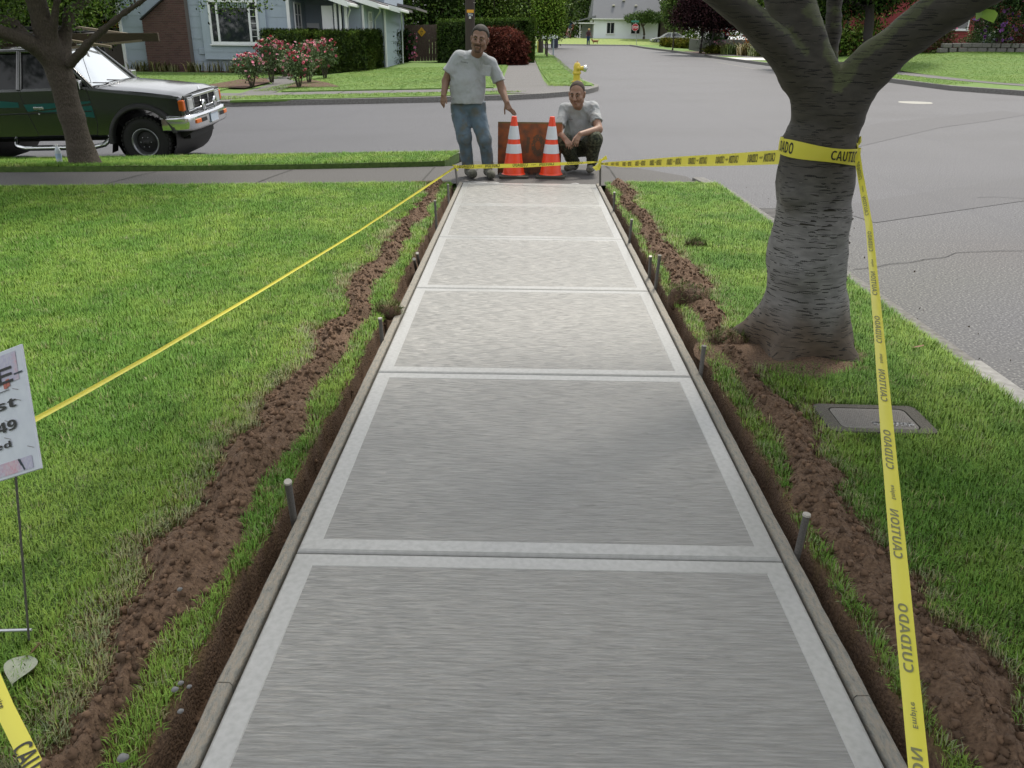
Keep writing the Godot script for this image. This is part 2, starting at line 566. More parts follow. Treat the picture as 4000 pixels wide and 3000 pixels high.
	for z in range(1, nzz - 1):
		for y in range(1, ny - 1):
			for x in range(1, nx - 1):
				var i := (z * ny + y) * nx + x
				var s0 := F[i] < 0
				for ax in 3:
					var st: int = [sx, sy, szz][ax]
					if (F[i + st] < 0) == s0: continue
					var p: int = [sy, szz, sx][ax]; var q: int = [szz, sx, sy][ax]
					var v0 := idx[i]; var v1 := idx[i - p]; var v2 := idx[i - p - q]; var v3 := idx[i - q]
					if v0 < 0 or v1 < 0 or v2 < 0 or v3 < 0: continue
					if s0: mb.ix.append_array(PackedInt32Array([v0, v2, v1, v0, v3, v2]))
					else: mb.ix.append_array(PackedInt32Array([v0, v1, v2, v0, v2, v3]))

# ------------------------------------------------------------------ scene
func _ready() -> void:
	var cam := Camera3D.new()
	cam.transform = Transform3D(Basis(Vector3(0.99982, 0.01106, -0.01541), Vector3(-0.01608, 0.92497, -0.3797), Vector3(0.01006, 0.37988, 0.92498)).orthonormalized(), Vector3(-0.066, 1.472, 0.0))
	cam.fov = 49.75
	cam.near = 0.05
	cam.far = 900.0
	add_child(cam)
	cam.current = true

	var sky := ProceduralSkyMaterial.new()
	sky.sky_top_color = Color(0.90, 0.915, 0.94)
	sky.sky_horizon_color = Color(0.965, 0.965, 0.965)
	sky.sky_curve = 0.25
	sky.ground_bottom_color = Color(0.25, 0.27, 0.22)
	sky.ground_horizon_color = Color(0.5, 0.52, 0.5)
	sky.sky_energy_multiplier = 0.95
	var env := Environment.new()
	env.background_mode = Environment.BG_SKY
	env.sky = Sky.new()
	env.sky.sky_material = sky
	env.tonemap_mode = Environment.TONE_MAPPER_LINEAR
	env.tonemap_exposure = 1.5
	env.sdfgi_enabled = true; env.ssao_enabled = true; env.ssil_enabled = true
	var we := WorldEnvironment.new()
	we.environment = env
	add_child(we)
	var sun := DirectionalLight3D.new()
	sun.light_energy = 0.85
	sun.light_angular_distance = 10.0
	sun.light_color = Color(1.0, 0.97, 0.92)
	sun.shadow_enabled = true
	sun.rotation_degrees = Vector3(-58, 158, 0)   # high, from ahead and a little to the right
	add_child(sun)

	rng.seed = 7
	nz.seed = 3; nz.frequency = 0.02; nz.fractal_octaves = 3; nz.noise_type = FastNoiseLite.TYPE_SIMPLEX_SMOOTH
	make_materials()
	ground()
	roads()
	new_sidewalk()
	trench_side(-1.0)
	trench_side(1.0)
	far_block()
	right_block()
	blue_house()
	white_house()
	red_house()
	near_tree()
	left_tree()
	hedges_and_shrubs()
	street_trees()
	backdrop_trees()
	truck()
	far_cars()
	worker_standing()
	worker_squatting()
	far_person()
	cones_and_board()
	stakes()
	tapes()
	yard_sign()
	hydrant()
	street_furniture()
	small_things()
	lawn_grass()

func make_materials() -> void:
	M.leaf = leafmat()
	M.grass = leafmat(0.6, 0.3)
	M.petal = leafmat(0.6, 0.2)
	M.concrete_smooth = tmat(ntex(0.03, 4, [lin(0.31, 0.31, 0.295), lin(0.37, 0.37, 0.355), lin(0.42, 0.42, 0.405)], 5), Vector3(2.1, 2.1, 2.1), 0.30, ntexn(0.04, 4, 1.5, 6), 0.25, true, 0.75)
	M.concrete_broom = tmat(ntex(0.07, 4, [lin(0.185, 0.184, 0.172), lin(0.24, 0.238, 0.225), lin(0.30, 0.298, 0.284)], 8, 1024, false, [0.15, 0.5, 0.85]), Vector3(0.07, 1.0, 1.5), 0.42, ntexn(0.09, 3, 5.0, 9, 1024), 0.7, true, 0.65)
	M.concrete_broom.vertex_color_use_as_albedo = true
	M.concrete_old = tmat(ntex(0.05, 5, [lin(0.085, 0.08, 0.077), lin(0.135, 0.13, 0.126), lin(0.21, 0.205, 0.20)], 11), Vector3(0.9, 0.9, 0.9), 0.85, ntexn(0.15, 3, 4.0, 12), 0.6)
	M.kerb = tmat(ntex(0.04, 5, [lin(0.09, 0.085, 0.075), lin(0.16, 0.155, 0.145), lin(0.24, 0.235, 0.225)], 13), Vector3(0.8, 0.8, 0.8), 0.85)
	M.kerb_new = tmat(ntex(0.04, 5, [lin(0.22, 0.215, 0.2), lin(0.30, 0.295, 0.285), lin(0.40, 0.395, 0.38)], 13), Vector3(0.8, 0.8, 0.8), 0.85)
	M.asphalt = tmat(ntex(0.14, 5, [lin(0.022, 0.022, 0.026), lin(0.05, 0.051, 0.06), lin(0.068, 0.069, 0.08), lin(0.25, 0.25, 0.25)], 15, 1024, false, [0.2, 0.46, 0.62, 0.86]), Vector3(0.33, 0.33, 0.33), 0.6, ntexn(0.25, 2, 2.0, 16), 0.35)
	M.asphalt.vertex_color_use_as_albedo = true
	M.soil = tmat(ntex(0.05, 5, [lin(0.055, 0.033, 0.020), lin(0.135, 0.083, 0.051), lin(0.22, 0.145, 0.092)], 17), Vector3(2.3, 2.3, 2.3), 0.95, ntexn(0.07, 4, 8.0, 18), 0.9)
	M.soil.vertex_color_use_as_albedo = true
	M.turf = tmat(ntex(0.03, 5, [lin(0.04, 0.075, 0.015), lin(0.075, 0.135, 0.025), lin(0.11, 0.16, 0.04)], 19), Vector3(0.8, 0.8, 0.8), 0.9, ntexn(0.2, 3, 6.0, 20), 0.8)
	M.far_turf = tmat(ntex(0.02, 5, [lin(0.085, 0.15, 0.032), lin(0.115, 0.20, 0.04), lin(0.15, 0.23, 0.055)], 21), Vector3(0.35, 0.35, 0.35), 0.95, ntexn(0.35, 2, 1.5, 20), 0.4)
	M.form_wood = tmat(ntex(0.025, 4, [lin(0.14, 0.137, 0.12), lin(0.235, 0.23, 0.205), lin(0.285, 0.25, 0.20), lin(0.31, 0.31, 0.29)], 23), Vector3(6, 3, 1.6), 0.85, ntexn(0.08, 3, 5.0, 24), 0.6)
	M.steel = tmat(ntex(0.04, 4, [lin(0.05, 0.046, 0.042), lin(0.10, 0.094, 0.087), lin(0.17, 0.16, 0.145)], 25), Vector3(8, 8, 8), 0.6)
	M.bark_cherry = bark_material()
	M.bark_cherry.vertex_color_use_as_albedo = true
	M.bark = tmat(ntex(0.05, 5, [lin(0.025, 0.02, 0.015), lin(0.07, 0.055, 0.042), lin(0.12, 0.10, 0.08)], 29), Vector3(3.0, 0.7, 3.0), 0.9, ntexn(0.06, 4, 10.0, 30), 1.0)
	M.dark_bark = tmat(ntex(0.05, 4, [lin(0.015, 0.013, 0.012), lin(0.05, 0.043, 0.038)], 31), Vector3(2.0, 0.6, 2.0), 0.9)
	M.dark = mat(lin(0.012, 0.012, 0.012), 0.6)
	M.black_print = mat(lin(0.015, 0.015, 0.016), 0.55)
	M.white_paint = mat(lin(0.72, 0.72, 0.72), 0.5)
	M.chrome = mat(lin(0.75, 0.76, 0.78), 0.12, 1.0)
	M.glass = mat(lin(0.02, 0.025, 0.03), 0.03, 0.0, 0.8)
	M.rubber = mat(lin(0.014, 0.014, 0.014), 0.8)

# ------------------------------------------------------------------ large surfaces
const RKERB := [17.6, -27.0, 16.87, -30.0, 15.5, -32.4, 15.1, -38.3, 14.9, -43.0, 14.6, -51.0, 14.2, -61.0, 14.0, -67.0, 13.7, -82.0, 12.9, -98.0, 12.9, -112.0]

func ground() -> void:
	var mb := MB.new()
	sheet(mb, V2A([-260, 60, 260, 60, 260, -420, -260, -420]), -0.45, 10.0)
	struct("ground", mb, M.turf)

func roads() -> void:
	# asphalt: cross street and main street in one sheet, worn in patches
	var mb := MB.new()
	var poly := V2A([2.0, 12.0, 40.0, 12.0, 40.0, -26.0, 17.6, -27.0, 16.9, -30, 15.5, -32.4, 15.1, -38.3, 14.9, -43, 14.6, -51, 14.2, -61, 14.0, -67, 13.7, -82, 12.9, -98, 12.9, -112, 40, -112, 40, -118, -20, -118, -20, -112, 1.8, -112, 1.9, -60, 2.0, -36, 2.55, -31, 2.2, -29, 1.3, -27.3, -0.5, -25.4, -2.6, -25, -40, -24.5, -40, -12.3, 0.0, -12.3, 1.6, -11.8, 2.0, -11.0])
	sheet(mb, poly, -0.12, 1.0)
	for i in mb.v.size():
		var p := mb.v[i]
		var a := nz.get_noise_2d(p.x * 7.0, p.z * 12.0) * 0.30 + nz.get_noise_2d(p.x * 45.0, p.z * 60.0) * 0.14
		var brown := clampf(1.0 - (p.x - 2.0) / 2.6, 0.0, 1.0) * sstep(-10.0, -6.0, p.z) * (0.8 + nz.get_noise_2d(p.x * 30, p.z * 30))   # grit washed along the near gutter
		mb.c[i] = Color(1.0 + a + brown * 0.36, 1.0 + a + brown * 0.02, 1.0 + a - brown * 0.33)
	struct("street", mb, M.asphalt)
	# worn patch and crack seams, each a thin sheet of its own
	var pm := tmat(ntex(0.14, 5, [lin(0.022, 0.022, 0.026), lin(0.043, 0.043, 0.05), lin(0.058, 0.058, 0.066), lin(0.2, 0.2, 0.2)], 33, 1024, false, [0.2, 0.46, 0.62, 0.86]), Vector3(0.33, 0.33, 0.33), 0.6)
	for q in [[3.2, -9.0, 13.6, -16.5, 13.9, -14.8, 3.4, -8.2], [4.3, -13.2, 9.0, -19.0, 13.2, -23.0, 13.0, -24.0, 8.2, -20.2, 4.0, -14.0]]:
		var m2 := MB.new()
		sheet(m2, V2A(q), -0.116, 1.0)
		struct("street_patch", m2, pm)
	var cm := MB.new()
	for q in [[[2.5, -6.3], [3.6, -6.9], [5.0, -7.2], [6.6, -7.9], [8.5, -8.2]], [[5.2, -9.8], [6.5, -9.7], [7.8, -10.1]], [[-6.0, -17.9], [-2.0, -18.1], [1.0, -17.8], [6.0, -18.2]]]:
		for i in q.size() - 1:
			for k in 6:
				var a := Vector2(q[i][0], q[i][1]).lerp(Vector2(q[i + 1][0], q[i + 1][1]), k / 6.0)
				var b := Vector2(q[i][0], q[i][1]).lerp(Vector2(q[i + 1][0], q[i + 1][1]), (k + 1) / 6.0)
				a += Vector2(0, nz.get_noise_2d(a.x * 90, a.y * 90) * 0.1); b += Vector2(0, nz.get_noise_2d(b.x * 90, b.y * 90) * 0.1)
				cm.quad(on(a.x, a.y, -0.114), on(b.x, b.y, -0.114), on(b.x, b.y - 0.010, -0.114), on(a.x, a.y - 0.010, -0.114))
	struct("street_crack", cm, mat(lin(0.05, 0.05, 0.052), 0.9))
	var sm := MB.new()   # pale seam on the far side of the main street
	for q in [[Vector2(12.685, -74.587), Vector2(12.968, -64.263)], [Vector2(12.548, -58.788), Vector2(12.476, -46.438)]]:
		var a: Vector2 = q[0]; var b: Vector2 = q[1]
		sm.quad(on(a.x, a.y, -0.115), on(b.x, b.y, -0.115), on(b.x + 0.06, b.y, -0.115), on(a.x + 0.06, a.y, -0.115))
	struct("street_seam", sm, mat(lin(0.34, 0.33, 0.28), 0.9))
	# old cross walk behind the pour
	var cw := MB.new()
	sheet(cw, V2A([-40, -3.6, -14, -7.6, -1.2, -9.55, -1.2, -9.637, 1.3, -9.637, 1.3, -9.8, 2.02, -9.9, 2.05, -11.0, 1.6, -11.75, 0.0, -12.25, -0.95, -12.25, -1.0, -11.1, -14, -8.8, -40, -4.8]), -0.015, 0.5)
	for i in cw.v.size():
		var p := cw.v[i]   # the ramp drops to the street
		cw.v[i].y -= 0.09 * sstep(-11.0, -12.25, p.z) * sstep(-1.4, -0.8, p.x)
		cw.v[i].y -= 0.08 * sstep(1.2, 2.05, p.x) * sstep(-9.7, -11.0, p.z)
	struct("cross_walk", cw, tmat(ntex(0.12, 5, [lin(0.04, 0.038, 0.036), lin(0.078, 0.074, 0.071), lin(0.15, 0.145, 0.14)], 35, 512, false, [0.2, 0.55, 0.85]), Vector3.ONE * 0.9, 0.8))  # darker than the other walks: the tree's shade is put into the colour
	var jm := MB.new()
	for q in [[-0.70, -9.7, -0.62, -12.1], [-1.25, -9.66, -1.22, -11.1], [1.05, -9.7, 1.05, -11.7], [-3.1, -9.3, -3.0, -10.7], [-4.7, -9.1, -4.6, -10.4], [-0.6, -11.35, 1.5, -11.35]]:
		var a := Vector2(q[0], q[1]); var b := Vector2(q[2], q[3])
		var sd := (b - a).normalized().orthogonal() * 0.008
		for k in 4:
			var c0 := a.lerp(b, k / 4.0); var c1 := a.lerp(b, (k + 1) / 4.0)
			jm.quad(walk_pt(c0 - sd), walk_pt(c0 + sd), walk_pt(c1 + sd), walk_pt(c1 - sd))
	struct("walk_joint", jm, mat(lin(0.05, 0.05, 0.045), 0.9))
	# near kerbs
	var kb := MB.new()
	kerb(kb, V2A([-40, -12.3, -1.3, -12.3, -0.95, -12.28]), 0.15, 0.03, -0.2, 1.0)
	struct("kerb", kb, M.kerb, "low kerb of the near grass strip")
	var kb2 := MB.new()
	kerb(kb2, V2A([2.3, 12.0, 2.3, -4.0]), 0.15, 0.0, -0.25, -1.0)
	struct("kerb", kb2, M.kerb_new)
	var kb3 := MB.new()
	kerb(kb3, V2A([2.3, -4.03, 2.3, -7.6, 2.28, -9.4, 2.15, -10.4]), 0.15, -0.015, -0.25, -1.0)
	struct("kerb", kb3, M.kerb)
	# left lawn, right verge, near strip
	var lw := MB.new()
	sheet(lw, V2A([-40, 14, -1.3, 14, -1.3, 0.5, -1.345, 0.5, -1.345, -9.45, -1.2, -9.5, -14, -7.55, -40, -3.55]), 0.012, 0.5, 0.1, 0.012)
	struct("lawn", lw, M.turf)
	var vg := MB.new()
	sheet(vg, V2A([1.3, 14, 2.15, 14, 2.15, -9.2, 2.05, -9.75, 1.9, -9.82, 1.345, -9.7, 1.345, 0.5, 1.3, 0.5]), 0.012, 0.5, 0.1, 0.012)
	struct("verge", vg, M.turf)
	var st := MB.new()
	sheet(st, V2A([-40, -4.85, -14, -8.85, -1.1, -11.1, -0.98, -12.0, -1.15, -12.15, -40, -12.15]), 0.045, 0.5, 0.12, 0.012)
	struct("verge", st, M.turf)

func walk_pt(p: Vector2) -> Vector3:
	var y := -0.011 - 0.09 * sstep(-11.0, -12.25, p.y) * sstep(-1.4, -0.8, p.x) - 0.08 * sstep(1.2, 2.05, p.x) * sstep(-9.7, -11.0, p.y)
	return on(p.x, p.y, y)

# ------------------------------------------------------------------ the new sidewalk
const JZ := [-2.41, -0.88, 0.65, 2.183, 3.715, 5.21, 6.746, 8.255, 9.637]

func new_sidewalk() -> void:
	var root := Node3D.new()
	root.name = "sidewalk"
	root.set_meta("kind", "structure")
	add_child(root)
	var fill := MB.new()
	fill.box(Vector3(0, -0.065, -3.6135), Vector3(1.522, 0.09, 12.04))
	part("slab_core", fill, mat(lin(0.07, 0.068, 0.064), 0.9), root)
	var hw := 0.758
	for i in JZ.size() - 1:
		var z0: float = -JZ[i] - 0.005; var z1: float = -JZ[i + 1] + 0.005
		var tilt := 0.0
		# rounded top edge, then the trowelled frame, then the broomed field a hair lower
		var loops := []
		for q in [[0.0, -0.03], [0.001, -0.010], [0.004, -0.004], [0.010, 0.0], [0.067, 0.0], [0.0695, -0.0018]]:
			var s: float = q[0]; var y: float = q[1]
			loops.append([Vector3(-hw + s, y, z0 - s), Vector3(hw - s, y, z0 - s), Vector3(hw - s, y, z1 + s), Vector3(-hw + s, y, z1 + s), Vector3(-hw + s, y, z0 - s)])
		var mb := MB.new()
		for k in loops.size() - 1:
			for j in 4: mb.quad(loops[k][j], loops[k][j + 1], loops[k + 1][j + 1], loops[k + 1][j])
		var pn := part("panel", mb, M.concrete_smooth, root)
		var fb := MB.new()
		var rows := []
		var n := 24
		for r in n + 1:
			var row := []
			for j in n + 1:
				row.append(Vector3(lerpf(-hw + 0.0695, hw - 0.0695, float(j) / n), -0.0018, lerpf(z0 - 0.0695, z1 + 0.0695, float(r) / n)))
			rows.append(row)
		fb.grid(rows)
		for r in fb.v.size():
			var p := fb.v[r]
			var s := 1.0 + 0.16 * nz.get_noise_2d(p.x * 14.0, p.z * 60.0) + 0.06 * nz.get_noise_2d(p.x * 160.0 + 50, p.z * 160.0)
			fb.c[r] = Color(s, s, s)
		part("broomed_field", fb, M.concrete_broom, pn)
	# form boards, pinned along both edges
	var w := ["nearest", "second", "third", "farthest"]
	for sd in [-1.0, 1.0]:
		var zz := 2.0
		for i in 4:
			var ln: float = [3.6, 3.66, 3.66, 0.68][i]
			if i == 3: ln = 9.66 - (-zz) if false else 9.66 + zz
			var x0 := 0.7645; var x1 := 0.806
			var mb := MB.new()
			var rows := []
			var n := int(ln / 0.05)
			for k in n + 1:
				var z := zz - ln * k / n
				var e := 0.0025 * nz.get_noise_2d(z * 300.0, sd * 40.0 + i)
				var y := 0.003 + 0.0025 * nz.get_noise_2d(z * 200.0 + 90, sd * 70.0)
				var a := [Vector3(x0 + e, -0.09, z), Vector3(x0 + e, y - 0.008, z), Vector3(x0 + 0.006 + e, y, z), Vector3(x1 - 0.006, y + 0.001, z), Vector3(x1 + e, y - 0.006, z), Vector3(x1 + e, -0.11, z)]
				var row := []
				for p in a: row.append(Vector3(p.x * sd, p.y, p.z))
				rows.append(row)
			mb.grid(rows, false, sd < 0)
			for k in [0, n]: mb.fan(rows[k], Vector3(0, 0, 1 if k == 0 else -1))
			solo("form_board", mb, M.form_wood, "%s concrete-smeared wooden form board along the %s edge of the new sidewalk" % [w[i], "left" if sd < 0 else "right"], "form board", "form boards along the new sidewalk")
			zz -= ln + 0.004

# soil profile beside the forms: s metres outward from the form board
func edges(sd: float, z: float) -> Vector3:
	var o := 100.0 * sd
	var e1 := 0.072 + 0.028 * nz.get_noise_2d(z * 60.0, o) + 0.018 * nz.get_noise_2d(z * 190.0, o + 9)
	var e2 := 0.17 + 0.09 * nz.get_noise_2d(z * 45.0, o + 30) + 0.03 * nz.get_noise_2d(z * 150.0, o + 40)
	var e3 := 0.33 + 0.14 * nz.get_noise_2d(z * 40.0, o + 60) + 0.08 * nz.get_noise_2d(z * 170.0, o + 70)
	if sd > 0:
		e2 -= 0.035; e3 -= 0.04
	var far := sstep(-6.0, -9.5, z)
	e3 -= 0.07 * far
	return Vector3(e1, maxf(e2, e1 + 0.015), maxf(e3, e2 + 0.06))

func soil_y(sd: float, s: float, z: float) -> float:
	var e := edges(sd, z)
	var f1 := nz.get_noise_2d(s * 900.0, z * 900.0 + sd * 50.0)
	var f2 := nz.get_noise_2d(s * 300.0, z * 300.0 + sd * 90.0)
	var floor_y := -0.12 + 0.02 * f2 + 0.012 * f1
	var turf := 0.002 + 0.006 * f1
	var y := lerpf(floor_y, turf, sstep(e.x - 0.022, e.x + 0.004, s))
	var b := clampf((s - e.y) / (e.z - e.y), 0.0, 1.0)
	var hh := 0.045 + 0.05 * nz.get_noise_2d(z * 80.0, sd * 33.0)
	y += pow(sin(b * PI), 0.75) * (hh + 0.034 * f2 + 0.018 * f1)
	y += sstep(e.z, e.z + 0.04, s) * 0.008
	if s > 0.5: y = lerpf(y, 0.008, sstep(0.5, 0.54, s))
	return y

func trench_side(sd: float) -> void:
	var mb := MB.new()
	var rows := []
	var n := 520
	for k in n + 1:
		var z := 0.5 - 10.15 * k / n
		var row := []
		for j in 47:
			var s := 0.54 * j / 46.0
			row.append(Vector3((0.806 + s) * sd, soil_y(sd, s, z), z))
		rows.append(row)
	mb.grid(rows, false, sd < 0)
	for i in mb.v.size():
		var p := mb.v[i]
		var s := absf(p.x) - 0.806
		var e := edges(sd, p.z)
		var c := Color(1, 1, 1)
		var dry := 1.15 + 0.5 * nz.get_noise_2d(p.x * 120.0, p.z * 120.0)
		c = Color(dry, dry, dry)
		if s > e.z - 0.03:
			var t := sstep(e.z - 0.03, e.z + 0.02, s)
			c = c.lerp(Color(2.2, 2.6, 1.5), t * 0.8)
		elif s < e.y and s > e.x:
			c = c.lerp(Color(0.9, 1.7, 0.6), 0.7)
		mb.c[i] = c
	struct("dug_soil", mb, M.soil, "dug trench and spoil heap along the %s form" % ("left" if sd < 0 else "right"))
	# loose clods
	var cl := MB.new()
	var rr := []
	for i in 5:
		var row := []
		for j in 7:
			var a := TAU * (j % 6) / 6.0; var b := PI * i / 4.0 - PI / 2
			var r := 1.0 + 0.35 * sin(j % 6 * 2.3 + i * 1.7)
			row.append(Vector3(cos(b) * cos(a), sin(b) * 0.8, -cos(b) * sin(a)) * r)
		rr.append(row)
	cl.grid(rr, true)
	var xf := []; var cc := PackedColorArray()
	for i in 9000:
		var z := rng.randf_range(0.3, -9.5)
		var e := edges(sd, z)
		var s := lerpf(e.y - 0.02, e.z + 0.03, rng.randf())
		var sz := 0.0022 + 0.012 * pow(rng.randf(), 5.0)
		if rng.randf() < 0.12: s = rng.randf() * e.x; sz *= 0.7
		xf.append(Transform3D(rbasis(sz), Vector3((0.806 + s) * sd, soil_y(sd, s, z) + sz * 0.4, z)))
		var q := rng.randf_range(0.6, 1.5)
		cc.append(Color(0.135 * q, 0.083 * q, 0.051 * q))
	var cm := StandardMaterial3D.new()
	cm.vertex_color_use_as_albedo = true; cm.roughness = 0.95
	swarm("soil_clods", cl.mesh(), cm, xf, cc, self)

# ------------------------------------------------------------------ grass
func lawn_grass() -> void:
	var tufts := [tuft_mesh(14, 0.033, 0.020, 0.0011, 1), tuft_mesh(14, 0.028, 0.022, 0.0012, 2), tuft_mesh(11, 0.045, 0.020, 0.0011, 3)]
	var xfs := [[], [], []]; var cs := [PackedColorArray(), PackedColorArray(), PackedColorArray()]
	var put := func(x: float, z: float, y: float, sc: float, dead: float) -> void:
		var k := rng.randi() % 3
		if k == 2 and rng.randf() < 0.6: k = 0
		var t := Basis(Vector3.UP, rng.randf() * TAU).scaled(Vector3(sc * 1.1, sc * rng.randf_range(0.7, 1.15), sc * 1.1))
		xfs[k].append(Transform3D(t, Vector3(x, y, z)))
		var p := nz.get_noise_2d(x * 45.0, z * 45.0)
		var q := nz.get_noise_2d(x * 140.0 + 300, z * 140.0)
		var c := Color(0.13, 0.275, 0.042).lerp(Color(0.245, 0.38, 0.07), clampf(0.40 + p * 1.1 + rng.randf_range(-0.3, 0.3), 0, 1))
		if q > 0.35: c = c.lerp(Color(0.06, 0.16, 0.02), 0.5)
		if rng.randf() < dead: c = Color(0.36, 0.33, 0.18).lerp(Color(0.25, 0.31, 0.17), rng.randf()) * rng.randf_range(0.7, 1.2)
		cs[k].append(vary(c, 0.18))
	# left lawn and right verge, thicker near the camera
	for band in [[0.3, -3.0, 4600.0, 0.95], [-3.0, -6.0, 3000.0, 1.05], [-6.0, -9.7, 1900.0, 1.2]]:
		var z0: float = band[0]; var z1: float = band[1]
		for p in scatter(V2A([-8.2, z0, -0.8, z0, -0.8, z1, -8.2, z1]), band[2]):
			if p.x < 0.72 * p.y - 1.6: continue
			if p.y < -9.5 + 0.152 * (-1.2 - p.x) + 0.02: continue
			var s := -p.x - 0.806
			var e := edges(-1.0, p.y)
			if s < e.x + 0.004: continue
			if s > e.y - 0.012 and s < e.z + 0.01 + rng.randf() * 0.04: continue
			var dd := 0.04 + 0.85 * (1.0 - sstep(e.z + 0.02, e.z + 0.19, s)) * clampf(0.7 + nz.get_noise_2d(p.x * 50, p.y * 50) * 1.6, 0, 1) if s > e.z else 0.12
			put.call(p.x, p.y, soil_y(-1.0, s, p.y) if s < 0.54 else 0.010, band[3], dd)
		for p in scatter(V2A([0.8, z0, 2.16, z0, 2.16, z1, 0.8, z1]), band[2]):
			var s := p.x - 0.806
			var e := edges(1.0, p.y)
			if s < e.x + 0.004 or p.y < -9.72: continue
			if s > e.y - 0.012 and s < e.z + 0.01 + rng.randf() * 0.03: continue
			if Vector2(p.x - 1.42, (p.y + 3.2)).abs() < Vector2(0.25, 0.17): pass
			if absf(p.x - 1.43) < 0.235 and p.y > -3.36 and p.y < -3.075: continue
			var tr := Vector2(p.x - 1.22, p.y + 4.12).length()
			if tr < 0.30: continue
			if tr < 0.46 and p.x > 1.3 and p.y > -4.3 and p.y < -3.7 and rng.randf() < 0.85: continue
			var dd := 0.04 + 0.6 * (1.0 - sstep(e.z, e.z + 0.13, s)) if s > e.z else 0.25
			put.call(p.x, p.y, soil_y(1.0, s, p.y) if s < 0.54 else 0.010, band[3], dd)
	# strip between the cross walk and the side street
	for p in scatter(V2A([-11, -9.4, -1.1, -11.1, -0.98, -12.15, -11, -12.15]), 900.0):
		put.call(p.x, p.y, gh(p.x, p.y) + 0.045, 1.25, 0.04)
	for k in 3: swarm("grass", tufts[k], M.grass, xfs[k], cs[k], self)
	# far lawns
	var ft := tuft_mesh(20, 0.042, 0.10, 0.003, 9)
	var xf := []; var cc := PackedColorArray()
	for q in [[V2A([-14, -24.85, -2.6, -25.25, -0.4, -26.0, 0.0, -26.6, -14, -26.6]), 60.0], [V2A([-9, -28.5, -1.0, -28.5, -1.0, -45, -7.5, -45, -8.6, -39]), 45.0], [V2A([-20, -28.5, -10.2, -28.5, -10.2, -39, -20, -39]), 30.0], [V2A([0.7, -29.0, 1.9, -29.3, 2.1, -31, 1.9, -64, 0.5, -64]), 45.0], [V2A([15.4, -32.6, 17.2, -34, 16.6, -52, 14.9, -52]), 40.0], [V2A([18.4, -34, 32, -34, 32, -55, 17.6, -55]), 40.0]]:
		for p in scatter(q[0], q[1]):
			var dy := 0.05
			if p.x > 18.0: dy = lawn_rise(p.x, p.y) + 0.03
			xf.append(Transform3D(Basis(Vector3.UP, rng.randf() * TAU).scaled(Vector3.ONE * rng.randf_range(0.7, 1.2)), on(p.x, p.y, dy)))
			var n := nz.get_noise_2d(p.x * 20.0, p.y * 20.0)
			cc.append(vary(Color(0.145, 0.275, 0.045).lerp(Color(0.23, 0.33, 0.07), clampf(0.4 + n, 0, 1)), 0.15))
	swarm("grass", ft, M.grass, xf, cc, self)

func lawn_rise(x: float, z: float) -> float:
	return 0.05 + 0.50 * sstep(18.0, 26.0, x) * sstep(-30.0, -44.0, z) + 0.25 * sstep(-40, -50, z) * sstep(16.5, 20, x)

# grey cherry bark: mottled ground with dark horizontal lenticels and pale lips, tiled every 0.6 m
func bark_material() -> StandardMaterial3D:
	var n := 512
	var im := Image.create(n, n, false, Image.FORMAT_RGB8)
	var hm := Image.create(n, n, false, Image.FORMAT_RGB8)
	var f := FastNoiseLite.new(); f.seed = 8; f.frequency = 0.012; f.fractal_octaves = 5
	var r := RandomNumberGenerator.new(); r.seed = 21
	var tone := PackedFloat32Array(); tone.resize(n * n)
	for y in n:
		for x in n:
			var u := float(x) / n
			var a := f.get_noise_2d(x, y * 2.6); var b := f.get_noise_2d(x - n, y * 2.6)
			tone[y * n + x] = 0.185 + 0.09 * lerpf(a, b, u) + 0.02 * f.get_noise_2d(x * 9.0, y * 30.0)
	var hgt := PackedFloat32Array(); hgt.resize(n * n); hgt.fill(0.5)
	for i in 330:
		var cx := r.randi() % n; var cy := r.randi() % n
		var w := r.randf_range(6.0, 30.0); var h := r.randf_range(1.2, 3.6)
		var pale := r.randf() < 0.25
		var bow := r.randf_range(-3.0, 3.0)
		for dy in range(-8, 9):
			for dx in range(-int(w), int(w) + 1):
				var e := absf(dx / w)
				var yy := dy - bow * e * e
				var hh := h * sqrt(maxf(0.0, 1.0 - e * e)) * (0.75 + 0.25 * sin(dx * 0.9 + i))
				var k := posmod(cy + dy, n) * n + posmod(cx + dx, n)
				if absf(yy) < hh:
					tone[k] = 0.30 if pale and yy > 0 else 0.020
					hgt[k] = 0.1
				elif absf(yy - hh - 1.5) < 1.5 and e < 0.8:
					tone[k] = maxf(tone[k], 0.24); hgt[k] = 0.9
	for y in n:
		for x in n:
			var t := maxf(0.01, tone[y * n + x])
			im.set_pixel(x, y, Color(t, t * 0.975, t * 0.96).linear_to_srgb())
			var q := hgt[y * n + x] * 0.7 + t
			hm.set_pixel(x, y, Color(q, q, q))
	hm.bump_map_to_normal_map(4.0)
	var m := tmat(ImageTexture.create_from_image(im), Vector3.ONE * 1.65, 0.7, ImageTexture.create_from_image(hm), 0.8)
	m.uv1_triplanar_sharpness = 4.0
	return m

